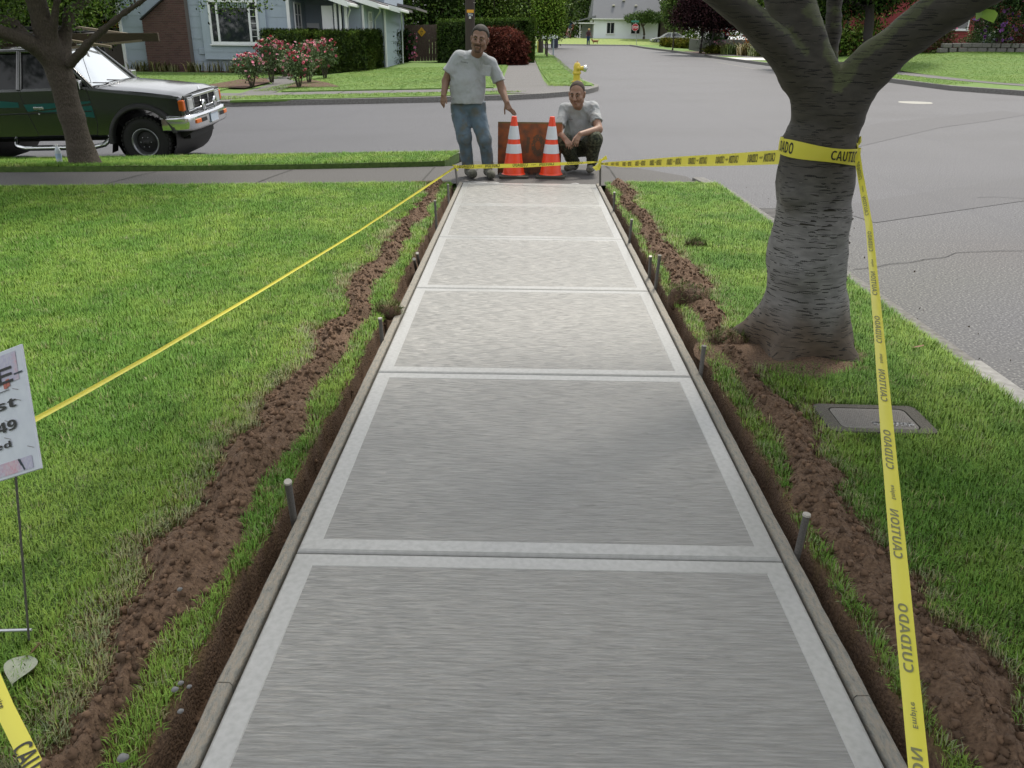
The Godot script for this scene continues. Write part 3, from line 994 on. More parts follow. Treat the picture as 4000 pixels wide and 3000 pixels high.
# ------------------------------------------------------------------ the block across the side street
func far_block() -> void:
	var base := MB.new()
	var edge := [-40, -24.5, -2.6, -25.0, -0.5, -25.45, 0.5, -26.3, 1.3, -27.3, 2.0, -28.5, 2.4, -29.8, 2.5, -30.8, 2.3, -32.6, 2.05, -36, 1.9, -60, 1.8, -111]
	var poly := V2A(edge + [-40, -111])
	var kb := MB.new()
	kerb(kb, V2A(edge), 0.15, 0.03, -0.2, -1.0)
	struct("kerb", kb, M.kerb, "weathered kerb of the far corner")
	var inner := PackedVector2Array()
	for q in Geometry2D.offset_polygon(poly, -0.14): inner = q
	sheet(base, inner, 0.012, 1.0)
	struct("far_block_ground", base, M.far_turf)
	# walks
	var wk := MB.new()
	sheet(wk, V2A([-40, -26.75, -2.0, -26.75, -0.35, -26.1, 0.4, -26.4, 1.3, -27.6, 2.0, -28.9, 2.3, -30.0, 0.75, -30.0, 0.62, -33, 0.45, -63, 0.3, -110, -1.0, -110, -0.95, -46, -0.9, -33, -1.0, -28.3, -40, -28.3]), 0.024, 0.5)
	struct("sidewalk_far", wk, M.concrete_old)
	var jm := MB.new()
	for i in 12:
		var z := -29.9 - i * 1.6
		jm.quad(on(-0.9, z, 0.03), on(0.62, z, 0.03), on(0.62, z - 0.025, 0.03), on(-0.9, z - 0.025, 0.03))
	for i in 9:
		var x := -1.1 - i * 1.6
		jm.quad(on(x, -26.8, 0.03), on(x + 0.025, -26.8, 0.03), on(x + 0.025, -28.25, 0.03), on(x, -28.25, 0.03))
	jm.quad(on(-0.9, -28.3, 0.03), on(0.7, -29.9, 0.03), on(0.72, -29.9, 0.03), on(-0.87, -28.3, 0.03))
	struct("walk_joint", jm, mat(lin(0.05, 0.05, 0.045), 0.9))
	var pt := MB.new()
	sheet(pt, V2A([-9.5, -24.85, -8.6, -24.85, -8.2, -28.5, -8.6, -33.5, -9.9, -36.5, -10.2, -41, -11.0, -41, -10.9, -36.3, -9.7, -33.5, -9.3, -28.5]), 0.028, 0.5)
	struct("front_path", pt, M.concrete_old)
	# thick turf edges
	var lw := MB.new()
	sheet(lw, V2A([-40, -24.66, -9.6, -24.75, -9.5, -26.6, -40, -26.6]), 0.05, 1.0, 0.06)
	struct("verge", lw, M.far_turf)
	var lw2 := MB.new()
	sheet(lw2, V2A([-8.5, -24.85, -2.6, -25.17, -0.75, -25.6, -0.9, -26.2, -2.2, -26.6, -8.4, -26.6]), 0.05, 1.0, 0.06)
	struct("verge", lw2, M.far_turf)
	var l3 := MB.new()
	sheet(l3, V2A([-8.0, -28.45, -1.1, -28.45, -1.02, -46, -7.4, -53, -8.9, -39.4, -8.4, -33.5]), 0.055, 1.0, 0.06)
	struct("lawn", l3, M.far_turf)
	var l4 := MB.new()
	sheet(l4, V2A([-40, -28.45, -10.2, -28.45, -10.5, -33, -11.5, -36, -11.5, -41, -40, -41]), 0.055, 1.0, 0.06)
	struct("lawn", l4, M.far_turf)
	var l5 := MB.new()
	sheet(l5, V2A([0.8, -30.1, 2.2, -30.1, 2.3, -31.0, 2.12, -32.6, 1.88, -36, 1.85, -41.4, 0.6, -41.4]), 0.055, 1.0, 0.06)
	struct("verge", l5, M.far_turf)
	var l6 := MB.new()
	sheet(l6, V2A([0.6, -41.7, 1.83, -41.7, 1.72, -64, 1.62, -100, 0.4, -100, 0.48, -63]), 0.06, 1.0, 0.06)
	struct("verge", l6, M.far_turf)
	# bark mulch beds under the roses and along the house
	var bd := MB.new()
	sheet(bd, V2A([-11.5, -30.4, -9.7, -30.1, -9.8, -33.6, -10.8, -36.2, -11.4, -35.0]), 0.07, 0.5)
	sheet(bd, V2A([-8.3, -30.1, -6.4, -30.0, -7.4, -32.6, -8.6, -35.0, -8.7, -33.5]), 0.07, 0.5)
	sheet(bd, V2A([-19.5, -40.0, -12.2, -39.9, -12.2, -41.0, -19.5, -41.0]), 0.07, 0.5)
	struct("mulch_bed", bd, tmat(ntex(0.05, 4, [lin(0.06, 0.03, 0.02), lin(0.16, 0.09, 0.06)], 41), Vector3(1, 1, 1), 0.95))

func right_block() -> void:
	var kb := MB.new()
	var line := V2A([40, -24.0, 22, -25.0] + RKERB)
	kerb(kb, line, 0.16, 0.05, -0.2, 1.0)
	struct("kerb", kb, M.kerb, "kerb on the right side of the main street")
	var poly := line.duplicate()
	poly.append_array(V2A([40, -112]))
	var inner := PackedVector2Array()
	for q in Geometry2D.offset_polygon(poly, -0.15): inner = q
	var base := MB.new()
	sheet(base, inner, 0.03, 1.0)
	struct("right_block_ground", base, M.far_turf)
	# sidewalk a verge behind the kerb
	var wk := MB.new()
	sheet(wk, V2A([40, -27.0, 23, -28.2, 19.2, -30.8, 18.0, -33.8, 17.2, -38.3, 16.9, -44, 16.6, -52, 16.2, -61, 15.7, -70, 15.7, -80, 17.0, -80, 17.1, -70, 17.6, -61, 18.0, -52, 18.3, -44, 18.6, -38.3, 19.4, -34.2, 20.4, -31.8, 23.5, -29.5, 40, -28.4]), 0.045, 1.0)
	struct("sidewalk_right", wk, M.concrete_old)
	var dr := MB.new()   # driveways, one of them pale new concrete
	sheet(dr, V2A([14.35, -58.5, 30, -58.5, 30, -63.5, 14.15, -63.5]), 0.052, 1.0)
	struct("driveway", dr, mat(lin(0.62, 0.61, 0.58), 0.7))
	var dr2 := MB.new()
	sheet(dr2, V2A([13.9, -67.5, 17.5, -67.5, 17.5, -70.0, 13.85, -70.0]), 0.053, 1.0)
	struct("driveway", dr2, M.concrete_old)
	# rising lawn
	var lw := MB.new()
	var rows := []
	for i in 27:
		var row := []
		for j in 20:
			var z := lerpf(-31.0, -57.5, i / 26.0)
			var x0 := 18.35 + 2.0 * sstep(-36, -31, z)
			var x := lerpf(x0, 42.0, j / 19.0)
			row.append(on(x, z, lawn_rise(x, z)))
		rows.append(row)
	lw.grid(rows)
	struct("lawn", lw, M.far_turf)
	# mulch island round the plum trees
	var bd := MB.new()
	sheet(bd, V2A([14.0, -71.0, 15.6, -71.0, 15.5, -80, 13.95, -80]), 0.06, 1.0)
	struct("mulch_bed", bd, tmat(ntex(0.05, 4, [lin(0.05, 0.03, 0.025), lin(0.12, 0.075, 0.06)], 41), Vector3(1, 1, 1), 0.95))
	# cross street at the far end: kerb and the bank with the white house
	var fk := MB.new()
	kerb(fk, V2A([-40, -111.6, 60, -111.6]), 0.2, 0.03, -0.2, -1.0)
	struct("kerb", fk, M.kerb_new, "pale kerb at the end of the main street")
	var fb := MB.new()
	rows = []
	for i in 9:
		var row := []
		for j in 40:
			var x := -60.0 + 140.0 * j / 39.0
			var z := -111.8 - 60.0 * i / 8.0
			row.append(on(x, z, 0.02 + 0.62 * sstep(-112.5, -118.5, z)))
		rows.append(row)
	fb.grid(rows)
	struct("bank", fb, tmat(ntex(0.02, 5, [lin(0.13, 0.19, 0.04), lin(0.2, 0.27, 0.06), lin(0.27, 0.29, 0.09)], 22), Vector3(0.2, 0.2, 0.2), 0.9))

# ------------------------------------------------------------------ building helpers
# overlapping boards on a vertical wall from p to q (2D), each course its own part when it can be told apart
func lap(parent: Node, p: Vector2, q: Vector2, y0: float, y1: float, hgt: float, m: Material, joined := false, called := "siding_course", seams := 0.0) -> void:
	var d := (q - p).normalized()
	var out := Vector3(-d.y, 0, d.x)   # outward is to the left of p->q seen from above with z towards the viewer
	var y := y0
	var all := MB.new()
	var k := 0
	while y < y1 - 0.01:
		var top := minf(y + hgt, y1)
		var mb := all if joined else MB.new()
		var a := Vector3(p.x, 0, p.y); var b := Vector3(q.x, 0, q.y)
		var up0 := Vector3.UP * y; var up1 := Vector3.UP * top
		var th := minf(0.06 * hgt + 0.004, 0.022)
		var cuts := [0.0, 1.0]
		if seams > 0:
			cuts = []
			var n := int((q - p).length() / seams) + 1
			for i in n + 1: cuts.append(clampf((i + (0.5 if k % 2 else 0.0) * (1.0 if i > 0 and i < n else 0.0)) / n, 0.0, 1.0))
		for i in cuts.size() - 1:
			var g := 0.0 if cuts.size() == 2 else 0.004 / (q - p).length()
			var s := a.lerp(b, cuts[i] + g); var e := a.lerp(b, cuts[i + 1] - g)
			mb.quad(s + up0 + out * th, e + up0 + out * th, e + up1 + out * 0.004, s + up1 + out * 0.004)
			mb.quad(s + up0 + out * 0.001, e + up0 + out * 0.001, e + up0 + out * th, s + up0 + out * th)
		if not joined: part(called, mb, m, parent)
		y += hgt; k += 1
	if joined:
		var o := part(called, all, m, parent)
		o.set_meta("kind", "stuff")

func window_at(parent: Node, c: Vector3, w: float, h: float, frame: Material, mull := 1, bars := 0, turn := 0.0, sill := true, fw := 0.08) -> Node3D:
	var bs := Basis(Vector3.UP, turn)
	var f := MB.new()
	var t := 0.07
	for s in [-1.0, 1.0]:
		f.box(c + bs * Vector3(s * (w - fw) / 2, 0, t / 2), Vector3(fw, h, t), bs, 0.006)
		f.box(c + bs * Vector3(0, s * (h - fw) / 2, t / 2 - 0.002), Vector3(w - fw * 2, fw, t - 0.004), bs, 0.006)
	var o := part("window", f, frame, parent)
	var g := MB.new()
	g.box(c + bs * Vector3(0, 0, 0.027), Vector3(w - fw * 1.6, h - fw * 1.6, 0.01), bs)
	part("pane", g, M.glass, o)
	var mb := MB.new()
	for i in range(1, mull): mb.box(c + bs * Vector3(-w / 2 + w * i / mull, 0, 0.045), Vector3(0.06, h - fw * 2, 0.03), bs)
	for i in range(1, bars + 1): mb.box(c + bs * Vector3(0, -h / 2 + h * i / (bars + 1.0), 0.04), Vector3(w - fw * 2, 0.025, 0.02), bs)
	if mb.v.size(): part("muntin", mb, frame, o)
	if sill:
		var sb := MB.new()
		sb.box(c + bs * Vector3(0, -h / 2 - 0.035, 0.06), Vector3(w + 0.1, 0.06, 0.14), bs, 0.008)
		part("sill", sb, frame, o)
	return o

func blue_house() -> void:
	var blue := tmat(ntex(0.06, 4, [lin(0.32, 0.385, 0.455), lin(0.40, 0.465, 0.535)], 51), Vector3(1.5, 0.3, 1.5), 0.75)
	var roofm := tmat(ntex(0.08, 4, [lin(0.10, 0.09, 0.095), lin(0.2, 0.19, 0.19)], 52), Vector3(1.0, 1.0, 1.0), 0.95)
	var white := mat(lin(0.74, 0.76, 0.77), 0.5)
	var o := thing("blue_house", "grey blue shingled house with brick chimney and white picture window", "house", Vector3.ZERO)
	var y0 := 0.1
	# cores of the walls
	var core := MB.new()
	core.box(Vector3(-14.7, 2.1, -45.5), Vector3(7.8, 4.2, 8.98))
	core.box(Vector3(-10.0, 2.1, -46.4), Vector3(1.7, 4.2, 5.0))
	core.box(Vector3(-8.32, 2.1, -46.5), Vector3(0.98, 4.2, 6.98))
	core.box(Vector3(-7.55, 2.1, -49.5), Vector3(0.58, 4.2, 6.98))
	core.box(Vector3(-12.5, 5.0, -46.0), Vector3(6.0, 2.0, 6.0))
	part("wall", core, blue, o)
	# shingle courses, each one piece per wall face
	lap(o, Vector2(-18.65, -41.0), Vector2(-17.4, -41.0), y0, 4.1, 0.475, blue, false, "siding_course", 0.6)
	lap(o, Vector2(-15.4, -41.0), Vector2(-10.85, -41.0), y0, 4.1, 0.475, blue, false, "siding_course", 0.62)
	lap(o, Vector2(-10.82, -41.02), Vector2(-10.82, -43.9), y0, 4.1, 0.475, blue, false, "siding_course", 0.62)
	lap(o, Vector2(-10.8, -43.9), Vector2(-9.2, -43.9), y0, 3.1, 0.475, blue, false, "siding_course", 0.62)
	lap(o, Vector2(-8.81, -43.0), Vector2(-7.83, -43.0), y0, 4.1, 0.475, blue, false, "siding_course", 0.5)
	lap(o, Vector2(-7.83, -43.0), Vector2(-7.83, -46.0), y0, 3.2, 0.475, blue, false, "siding_course", 0.62)
	lap(o, Vector2(-7.83, -46.0), Vector2(-7.26, -46.0), y0, 4.1, 0.475, blue, false, "siding_course", 0.5)
	lap(o, Vector2(-7.26, -46.0), Vector2(-7.26, -53.0), y0, 3.2, 0.475, blue, false, "siding_course", 0.7)
	# bumped-out bay under the picture window
	var bay := MB.new()
	bay.box(Vector3(-13.35, 2.35, -40.93), Vector3(2.95, 3.4, 0.2))
	part("bay", bay, blue, o)
	lap(o, Vector2(-14.83, -40.82), Vector2(-11.87, -40.82), 0.66, 1.3, 0.32, blue, false, "siding_course", 0.74)
	# trim
	var tr := MB.new()
	for q in [[-18.6, -40.96, 4.0, 0.14], [-10.86, -40.96, 4.0, 0.14], [-7.83, -42.96, 3.0, 0.1], [-7.27, -45.96, 3.0, 0.1]]:
		tr = MB.new()
		tr.box(Vector3(q[0], 0.1 + q[2] / 2, q[1]), Vector3(q[3], q[2], 0.1), Basis(), 0.01)
		part("corner_board", tr, white, o)
	# picture window: centre pane between two sidelights
	var pw := window_at(o, Vector3(-13.32, 2.24, -40.82), 2.24, 1.84, white, 1, 0, 0.0, true, 0.1)
	var mu := MB.new()
	for x in [-14.05, -12.59]:
		var mv := MB.new()
		mv.box(Vector3(x, 2.24, -40.77), Vector3(0.09, 1.66, 0.06))
		part("mullion", mv, white, pw)
	for i in 5: mu.box(Vector3(-12.42, 1.65 + i * 0.28, -40.78), Vector3(0.24, 0.02, 0.03))
	part("muntin", mu, white, pw).set_meta("kind", "stuff")
	var cu := MB.new()
	for i in 14: cu.box(Vector3(-13.97 + i * 0.1, 2.95, -40.785), Vector3(0.085, 0.22, 0.014), Basis(Vector3.UP, 0.3 if i % 2 else -0.3))
	part("valance", cu, mat(lin(0.25, 0.3, 0.32), 0.9), pw)
	# porch windows and door
	window_at(o, Vector3(-10.78, 2.1, -42.2), 1.2, 2.1, white, 2, 3, PI / 2)
	var dr := MB.new()
	dr.box(Vector3(-10.45, 1.25, -43.84), Vector3(0.62, 2.1, 0.06), Basis(), 0.01)
	var door := part("door", dr, white, o)
	var dg := MB.new()
	for i in 4: dg.box(Vector3(-10.45, 0.65 + i * 0.42, -43.8), Vector3(0.44, 0.34, 0.02))
	part("pane", dg, M.glass, door)
	var kn := MB.new()
	kn.tube([Vector3(-10.2, 1.2, -43.8), Vector3(-10.2, 1.2, -43.74)], [0.03, 0.035], 8)
	part("handle", kn, M.chrome, door)
	window_at(o, Vector3(-9.75, 2.35, -43.86), 0.42, 0.5, mat(lin(0.3, 0.28, 0.25), 0.6), 1, 0, 0.0, false, 0.06)
	window_at(o, Vector3(-7.8, 2.2, -44.5), 0.85, 1.35, white, 2, 2, PI / 2)
	var pcol := MB.new()
	for q in [[-8.85, -41.6, 0.12], [-8.62, -41.5, 0.1], [-8.4, -41.7, 0.12]]: pcol.box(Vector3(q[0], 1.6, q[1]), Vector3(q[2], 3.0, q[2]), Basis(), 0.01)
	part("porch_post", pcol, white, o)
	var lattice := MB.new()
	for i in 7: lattice.box(Vector3(-9.22, 1.0 + i * 0.3, -42.8), Vector3(0.04, 0.03, 1.9))
	lattice.box(Vector3(-9.25, 2.3, -41.7), Vector3(0.5, 1.4, 0.03))
	part("porch_screen", lattice, white, o)
	# roof with stepped gables, fascia boards and gutters
	var rf := MB.new()
	var gable := PackedVector2Array([Vector2(-20.0, 3.35), Vector2(-14.6, 6.0), Vector2(-9.7, 3.65), Vector2(-9.7, 3.5), Vector2(-14.6, 5.82), Vector2(-20.0, 3.2)])
	rf.prism(gable, -51.0, -40.45)
	rf.prism(PackedVector2Array([Vector2(-11.5, 4.3), Vector2(-8.05, 3.16), Vector2(-8.05, 3.06), Vector2(-11.5, 4.18)]), -44.0, -40.7)
	rf.prism(PackedVector2Array([Vector2(-11.2, 4.4), Vector2(-7.0, 3.2), Vector2(-7.0, 3.08), Vector2(-11.2, 4.26)]), -46.4, -42.6)
	rf.prism(PackedVector2Array([Vector2(-10.8, 4.2), Vector2(-6.4, 3.12), Vector2(-6.4, 3.0), Vector2(-10.8, 4.08)]), -50.5, -45.5)
	rf.prism(PackedVector2Array([Vector2(-10.0, 4.0), Vector2(-6.2, 3.3), Vector2(-6.2, 3.18), Vector2(-10.0, 3.88)]), -56.0, -50.5)
	var roof := part("roof", rf, roofm, o)
	var fa := MB.new()
	for q in [[-8.05, -9.7, 3.06, 3.61, -40.68], [-7.0, -8.6, 3.08, 3.54, -42.58], [-6.4, -7.9, 3.0, 3.37, -45.48]]:
		var a := Vector3(q[0], q[2] - 0.06, q[4]); var b := Vector3(q[1], q[3] - 0.06, q[4])
		fa.quad(b + Vector3(0, -0.1, 0), a + Vector3(0, -0.1, 0), a + Vector3(0, 0.14, 0), b + Vector3(0, 0.14, 0))
		fa.box(Vector3(q[0] + 0.02, q[2] - 0.03, q[4] - 1.4), Vector3(0.12, 0.14, 2.9), Basis(), 0.02)
	for s in [-1.0, 1.0]:
		var a := Vector3(-14.6 + s * 5.15, 3.42, -40.42); var b := Vector3(-14.6, 5.9, -40.42)
		fa.quad(a - Vector3(0, 0.2, 0), b - Vector3(0, 0.2, 0), b, a)
	part("fascia", fa, white, roof)
	var gt := MB.new()
	for q in [[-8.1, 3.0, -41.2, -8.38, -42.0], [-7.05, 3.02, -43.2, -7.72, -45.6], [-6.45, 2.95, -46.2, -7.1, -51.0]]:
		gt.tube([Vector3(q[0], q[1], q[2]), Vector3(q[0], q[1] - 0.2, q[2]), Vector3(q[3], q[1] - 0.5, q[4]), Vector3(q[3], 0.3, q[4])], [0.04], 6)
	part("downspout", gt, white, o)
	# brick chimney: tapering stack with real bricks and recessed joints
	var cb := MB.new()
	var mort := MB.new()
	mort.prism(PackedVector2Array([Vector2(-17.4, 0.0), Vector2(-15.42, 0.0), Vector2(-15.42, 6.6), Vector2(-16.3, 6.6), Vector2(-16.3, 3.1), Vector2(-17.4, 2.28)]), -41.1, -40.56)
	var ch := part("chimney", mort, mat(lin(0.16, 0.14, 0.13), 0.95), o)
	var y := 0.02
	var k := 0
	while y < 5.0:
		var xl := -17.42
		if y > 2.26: xl = minf(-16.3, -17.42 + (y - 2.26) / 0.84 * 1.1)
		var x := -15.41
		if k % 2: x += 0.0
		var first := true
		while x > xl + 0.05:
			var w := 0.2 if not (first and k % 2) else 0.095
			first = false
			w = minf(w, x - xl)
			var s := rng.randf_range(0.7, 1.25)
			cb.col = Color(s, s * rng.randf_range(0.9, 1.05), s)
			cb.box(Vector3(x - w / 2, y + 0.031, -40.555), Vector3(w, 0.062, 0.02 + rng.randf() * 0.004))
			x -= w + 0.012
		y += 0.075; k += 1
	var bm := mat(lin(0.105, 0.058, 0.05), 0.9)
	bm.vertex_color_use_as_albedo = true
	part("brickwork", cb, bm, ch).set_meta("kind", "stuff")
	var cp := MB.new()
	cp.box(Vector3(-16.87, 2.72, -40.6), Vector3(1.42, 0.06, 0.4), Basis(Vector3(0, 0, 1), 0.64))
	part("shoulder_cap", cp, M.dark, ch)
	# vent and garden lamp on the wall
	var vt := MB.new()
	vt.box(Vector3(-14.98, 1.0, -40.95), Vector3(0.3, 0.26, 0.05), Basis(), 0.01)
	part("vent", vt, blue, o)
	var h2 := thing("neighbour_house", "pale grey house with orange awning behind the left street tree", "house")
	var nb := MB.new()
	nb.box(Vector3(-24.6, 2.2, -49.5), Vector3(8.0, 4.8, 5.0))
	part("wall", nb, mat(lin(0.38, 0.37, 0.42), 0.8), h2)
	var nr := MB.new()
	nr.prism(PackedVector2Array([Vector2(-29, 3.4), Vector2(-20.2, 3.4), Vector2(-20.2, 3.6), Vector2(-24.5, 6.0), Vector2(-29, 3.6)]), -52.5, -46.4)
	nr.box(Vector3(-21.4, 2.65, -46.9), Vector3(3.4, 0.14, 1.6), Basis(Vector3.RIGHT, 0.15))
	part("roof", nr, roofm, h2)
	var nd := MB.new()
	nd.box(Vector3(-21.6, 2.2, -46.95), Vector3(1.2, 0.35, 0.06))
	part("awning", nd, mat(lin(0.5, 0.2, 0.06), 0.8), h2)
	var nf := MB.new()
	nf.box(Vector3(-21.6, 1.1, -46.95), Vector3(2.4, 1.8, 0.08))
	part("garage_door", nf, mat(lin(0.07, 0.055, 0.05), 0.8), h2)

func white_house() -> void:
	var o := thing("white_house", "white clapboard house with steep grey roof at the street's end", "house")
	var wm := mat(lin(0.78, 0.82, 0.86), 0.6)
	var Z := -121.0
	var yb := 2.02
	var core := MB.new()
	core.box(Vector3(13.3, yb + 1.35, Z - 4.0), Vector3(8.6, 2.9, 8.0))
	part("wall", core, wm, o)
	lap(o, Vector2(9.0, Z), Vector2(17.6, Z), yb, yb + 2.75, 0.2, wm, true, "clapboards")
	window_at(o, Vector3(11.25, yb + 1.55, Z + 0.02), 1.1, 1.45, M.white_paint, 2)
	window_at(o, Vector3(14.6, yb + 1.55, Z + 0.02), 1.3, 1.45, M.white_paint, 2)
	var rm := tmat(ntex(0.15, 3, [lin(0.11, 0.115, 0.125), lin(0.17, 0.175, 0.185), lin(0.25, 0.255, 0.265)], 54), Vector3(0.4, 0.4, 0.4), 0.95)
	var rf := MB.new()
	rf.quad(Vector3(8.7, yb + 2.7, Z + 0.5), Vector3(18.1, yb + 2.7, Z + 0.5), Vector3(17.5, yb + 6.9, Z - 4.0), Vector3(9.2, yb + 6.9, Z - 4.0))
	rf.quad(Vector3(18.1, yb + 2.7, Z - 8.5), Vector3(8.7, yb + 2.7, Z - 8.5), Vector3(9.2, yb + 6.9, Z - 4.0), Vector3(17.5, yb + 6.9, Z - 4.0))
	rf.tri(Vector3(8.7, yb + 2.7, Z - 8.5), Vector3(8.7, yb + 2.7, Z + 0.5), Vector3(9.2, yb + 6.9, Z - 4.0))
	rf.tri(Vector3(18.1, yb + 2.7, Z + 0.5), Vector3(18.1, yb + 2.7, Z - 8.5), Vector3(17.5, yb + 6.9, Z - 4.0))
	rf.prism(PackedVector2Array([Vector2(6.2, yb + 2.3), Vector2(9.2, yb + 3.1), Vector2(9.2, yb + 2.9), Vector2(6.2, yb + 2.15)]), Z - 3.0, Z + 0.4)
	rf.box(Vector3(19.6, yb + 2.9, Z - 3.0), Vector3(3.2, 0.15, 5.0))
	var roof := part("roof", rf, rm, o)
	for q in [[11.6, 0.36], [13.0, 0.52], [14.6, 0.36]]:
		var vb := MB.new()
		vb.box(Vector3(q[0], yb + 2.75 + 4.2 * q[1] + 0.1, Z + 0.5 - 4.5 * q[1] + 0.1), Vector3(0.36, 0.2, 0.36), Basis(), 0.03)
		part("roof_vent", vb, mat(lin(0.5, 0.48, 0.4), 0.6), roof)
	var gt := MB.new()
	gt.box(Vector3(13.4, yb + 2.66, Z + 0.52), Vector3(9.4, 0.12, 0.1))
	gt.box(Vector3(7.7, yb + 2.12, Z + 0.4), Vector3(3.0, 0.14, 0.08))
	part("gutter", gt, M.white_paint, o)
	var pc := MB.new()
	pc.box(Vector3(7.15, yb + 1.05, Z + 0.2), Vector3(0.12, 2.2, 0.12))
	part("porch_post", pc, M.white_paint, o)
	var pw := MB.new()
	pw.box(Vector3(8.4, yb + 1.2, Z - 2.9), Vector3(1.6, 2.2, 0.1))
	part("porch_wall", pw, mat(lin(0.45, 0.48, 0.5), 0.7), o)
	var sh := MB.new()
	sh.box(Vector3(19.6, yb + 1.3, Z - 3.2), Vector3(3.0, 2.6, 4.0))
	part("side_shed", sh, mat(lin(0.12, 0.1, 0.085), 0.9), o)
	# flag on a slanted staff: stripes and canton are parts
	var fl := thing("flag", "striped flag with blue canton hanging by the white house porch", "flag")
	var st := MB.new()
	st.tube([Vector3(7.0, yb + 1.6, Z + 0.45), Vector3(5.7, yb + 2.45, Z + 0.6)], [0.03], 6)
	part("staff", st, M.white_paint, fl)
	for i in 7:
		var mb := MB.new()
		var t := i / 7.0
		var a := Vector3(5.75 + 0.75 * t * 0.8, yb + 2.4 - 0.45 * t, Z + 0.6); var b := Vector3(5.75 + 0.75 * (t + 0.143) * 0.8, yb + 2.4 - 0.45 * (t + 0.143), Z + 0.6)
		var dn := Vector3(-0.5, -1.75 + 0.2 * t, 0.05 * sin(i * 1.3))
		mb.quad(a + dn, b + dn, b, a)
		part("stripe", mb, mat(lin(0.45, 0.05, 0.06) if i % 2 == 0 else lin(0.7, 0.7, 0.7), 0.8), fl)
	var ca := MB.new()
	ca.quad(Vector3(5.56, yb + 1.5, Z + 0.63), Vector3(5.9, yb + 1.35, Z + 0.63), Vector3(6.1, yb + 2.22, Z + 0.63), Vector3(5.76, yb + 2.4, Z + 0.63))
	part("canton", ca, mat(lin(0.03, 0.05, 0.16), 0.8), fl)

func red_house() -> void:
	var o := thing("red_house", "dark red clapboard house behind the flowering shrubs", "house")
	var rm := mat(lin(0.22, 0.028, 0.03), 0.7)
	var a: Vector3 = Vector3(21.642, 2.060, -60.000)
	var b: Vector3 = Vector3(29.495, 2.146, -60.000)
	var y0 := 1.05
	var core := MB.new()
	core.box(Vector3((a.x + b.x) / 2, y0 + 2.4, -64.0), Vector3(b.x - a.x, 4.8, 7.9))
	core.box(Vector3(b.x + 2.9, y0 + 2.0, -64.5), Vector3(5.8, 4.0, 5.0))
	part("wall", core, rm, o)
	lap(o, Vector2(a.x, -60.0), Vector2(b.x, -60.0), y0, y0 + 4.6, 0.19, rm, true, "clapboards")
	lap(o, Vector2(b.x, -62.0), Vector2(b.x + 5.8, -62.0), y0, y0 + 4.0, 0.19, rm, true, "clapboards")
	window_at(o, Vector3(28.560, 3.301, -59.980), 1.1, 1.3, M.white_paint, 1, 1)
	var d: Vector3 = Vector3(30.808, 2.815, -61.900)
	var db := MB.new()
	db.box(Vector3(d.x, y0 + 1.5, -61.93), Vector3(1.6, 3.0, 0.1))
	part("door", db, mat(lin(0.05, 0.012, 0.014), 0.8), o)
	var rf := MB.new()
	rf.prism(PackedVector2Array([Vector2(a.x - 0.5, y0 + 4.6), Vector2((a.x + b.x) / 2, y0 + 7.5), Vector2(b.x + 0.6, y0 + 4.6), Vector2((a.x + b.x) / 2, y0 + 7.2)]), -68.5, -59.4)
	rf.box(Vector3(b.x + 3.0, y0 + 4.15, -64.0), Vector3(6.4, 0.2, 6.0))
	part("roof", rf, mat(lin(0.08, 0.075, 0.075), 0.9), o)
	# low stone wall along the bed
	var wl := thing("garden_wall", "low mossy stone wall along the lawn before the red house", "wall")
	var p: Vector3 = Vector3(24.602, 1.362, -52.000)
	for i in 14:
		var sb := MB.new()
		var w := rng.randf_range(0.4, 0.62)
		for r in 2:
			sb.box(Vector3(p.x - 0.6 + i * 0.55 + r * 0.2, gh(p.x, -52) + lawn_rise(p.x + i * 0.5, -52) + 0.12 + r * 0.26, -52.0 + rng.randf() * 0.05), Vector3(w, 0.25, 0.35), Basis(Vector3.UP, rng.randf_range(-0.08, 0.08)), 0.04)
		part("stone", sb, M.kerb, wl)

# ------------------------------------------------------------------ trees and plants
func branch(parent: Node, called: String, pts: Array, rad: Array, m: Material, sides := 8) -> void:
	var mb := MB.new()
	var c := Curve3D.new()
	for i in pts.size():
		var t: Vector3 = (pts[mini(i + 1, pts.size() - 1)] - pts[maxi(i - 1, 0)]) * 0.22
		c.add_point(pts[i], -t, t)
	var path := []; var rr := []
	var n := pts.size() * 4
	for k in n + 1:
		var f := float(k) / n * (pts.size() - 1)
		var i := mini(int(f), pts.size() - 2)
		path.append(c.sample(i, f - i))
		rr.append(lerpf(rad[i], rad[i + 1], f - i) * (1.0 + 0.08 * sin(k * 2.1)))
	mb.tube(path, rr, sides)
	part(called, mb, m, parent)

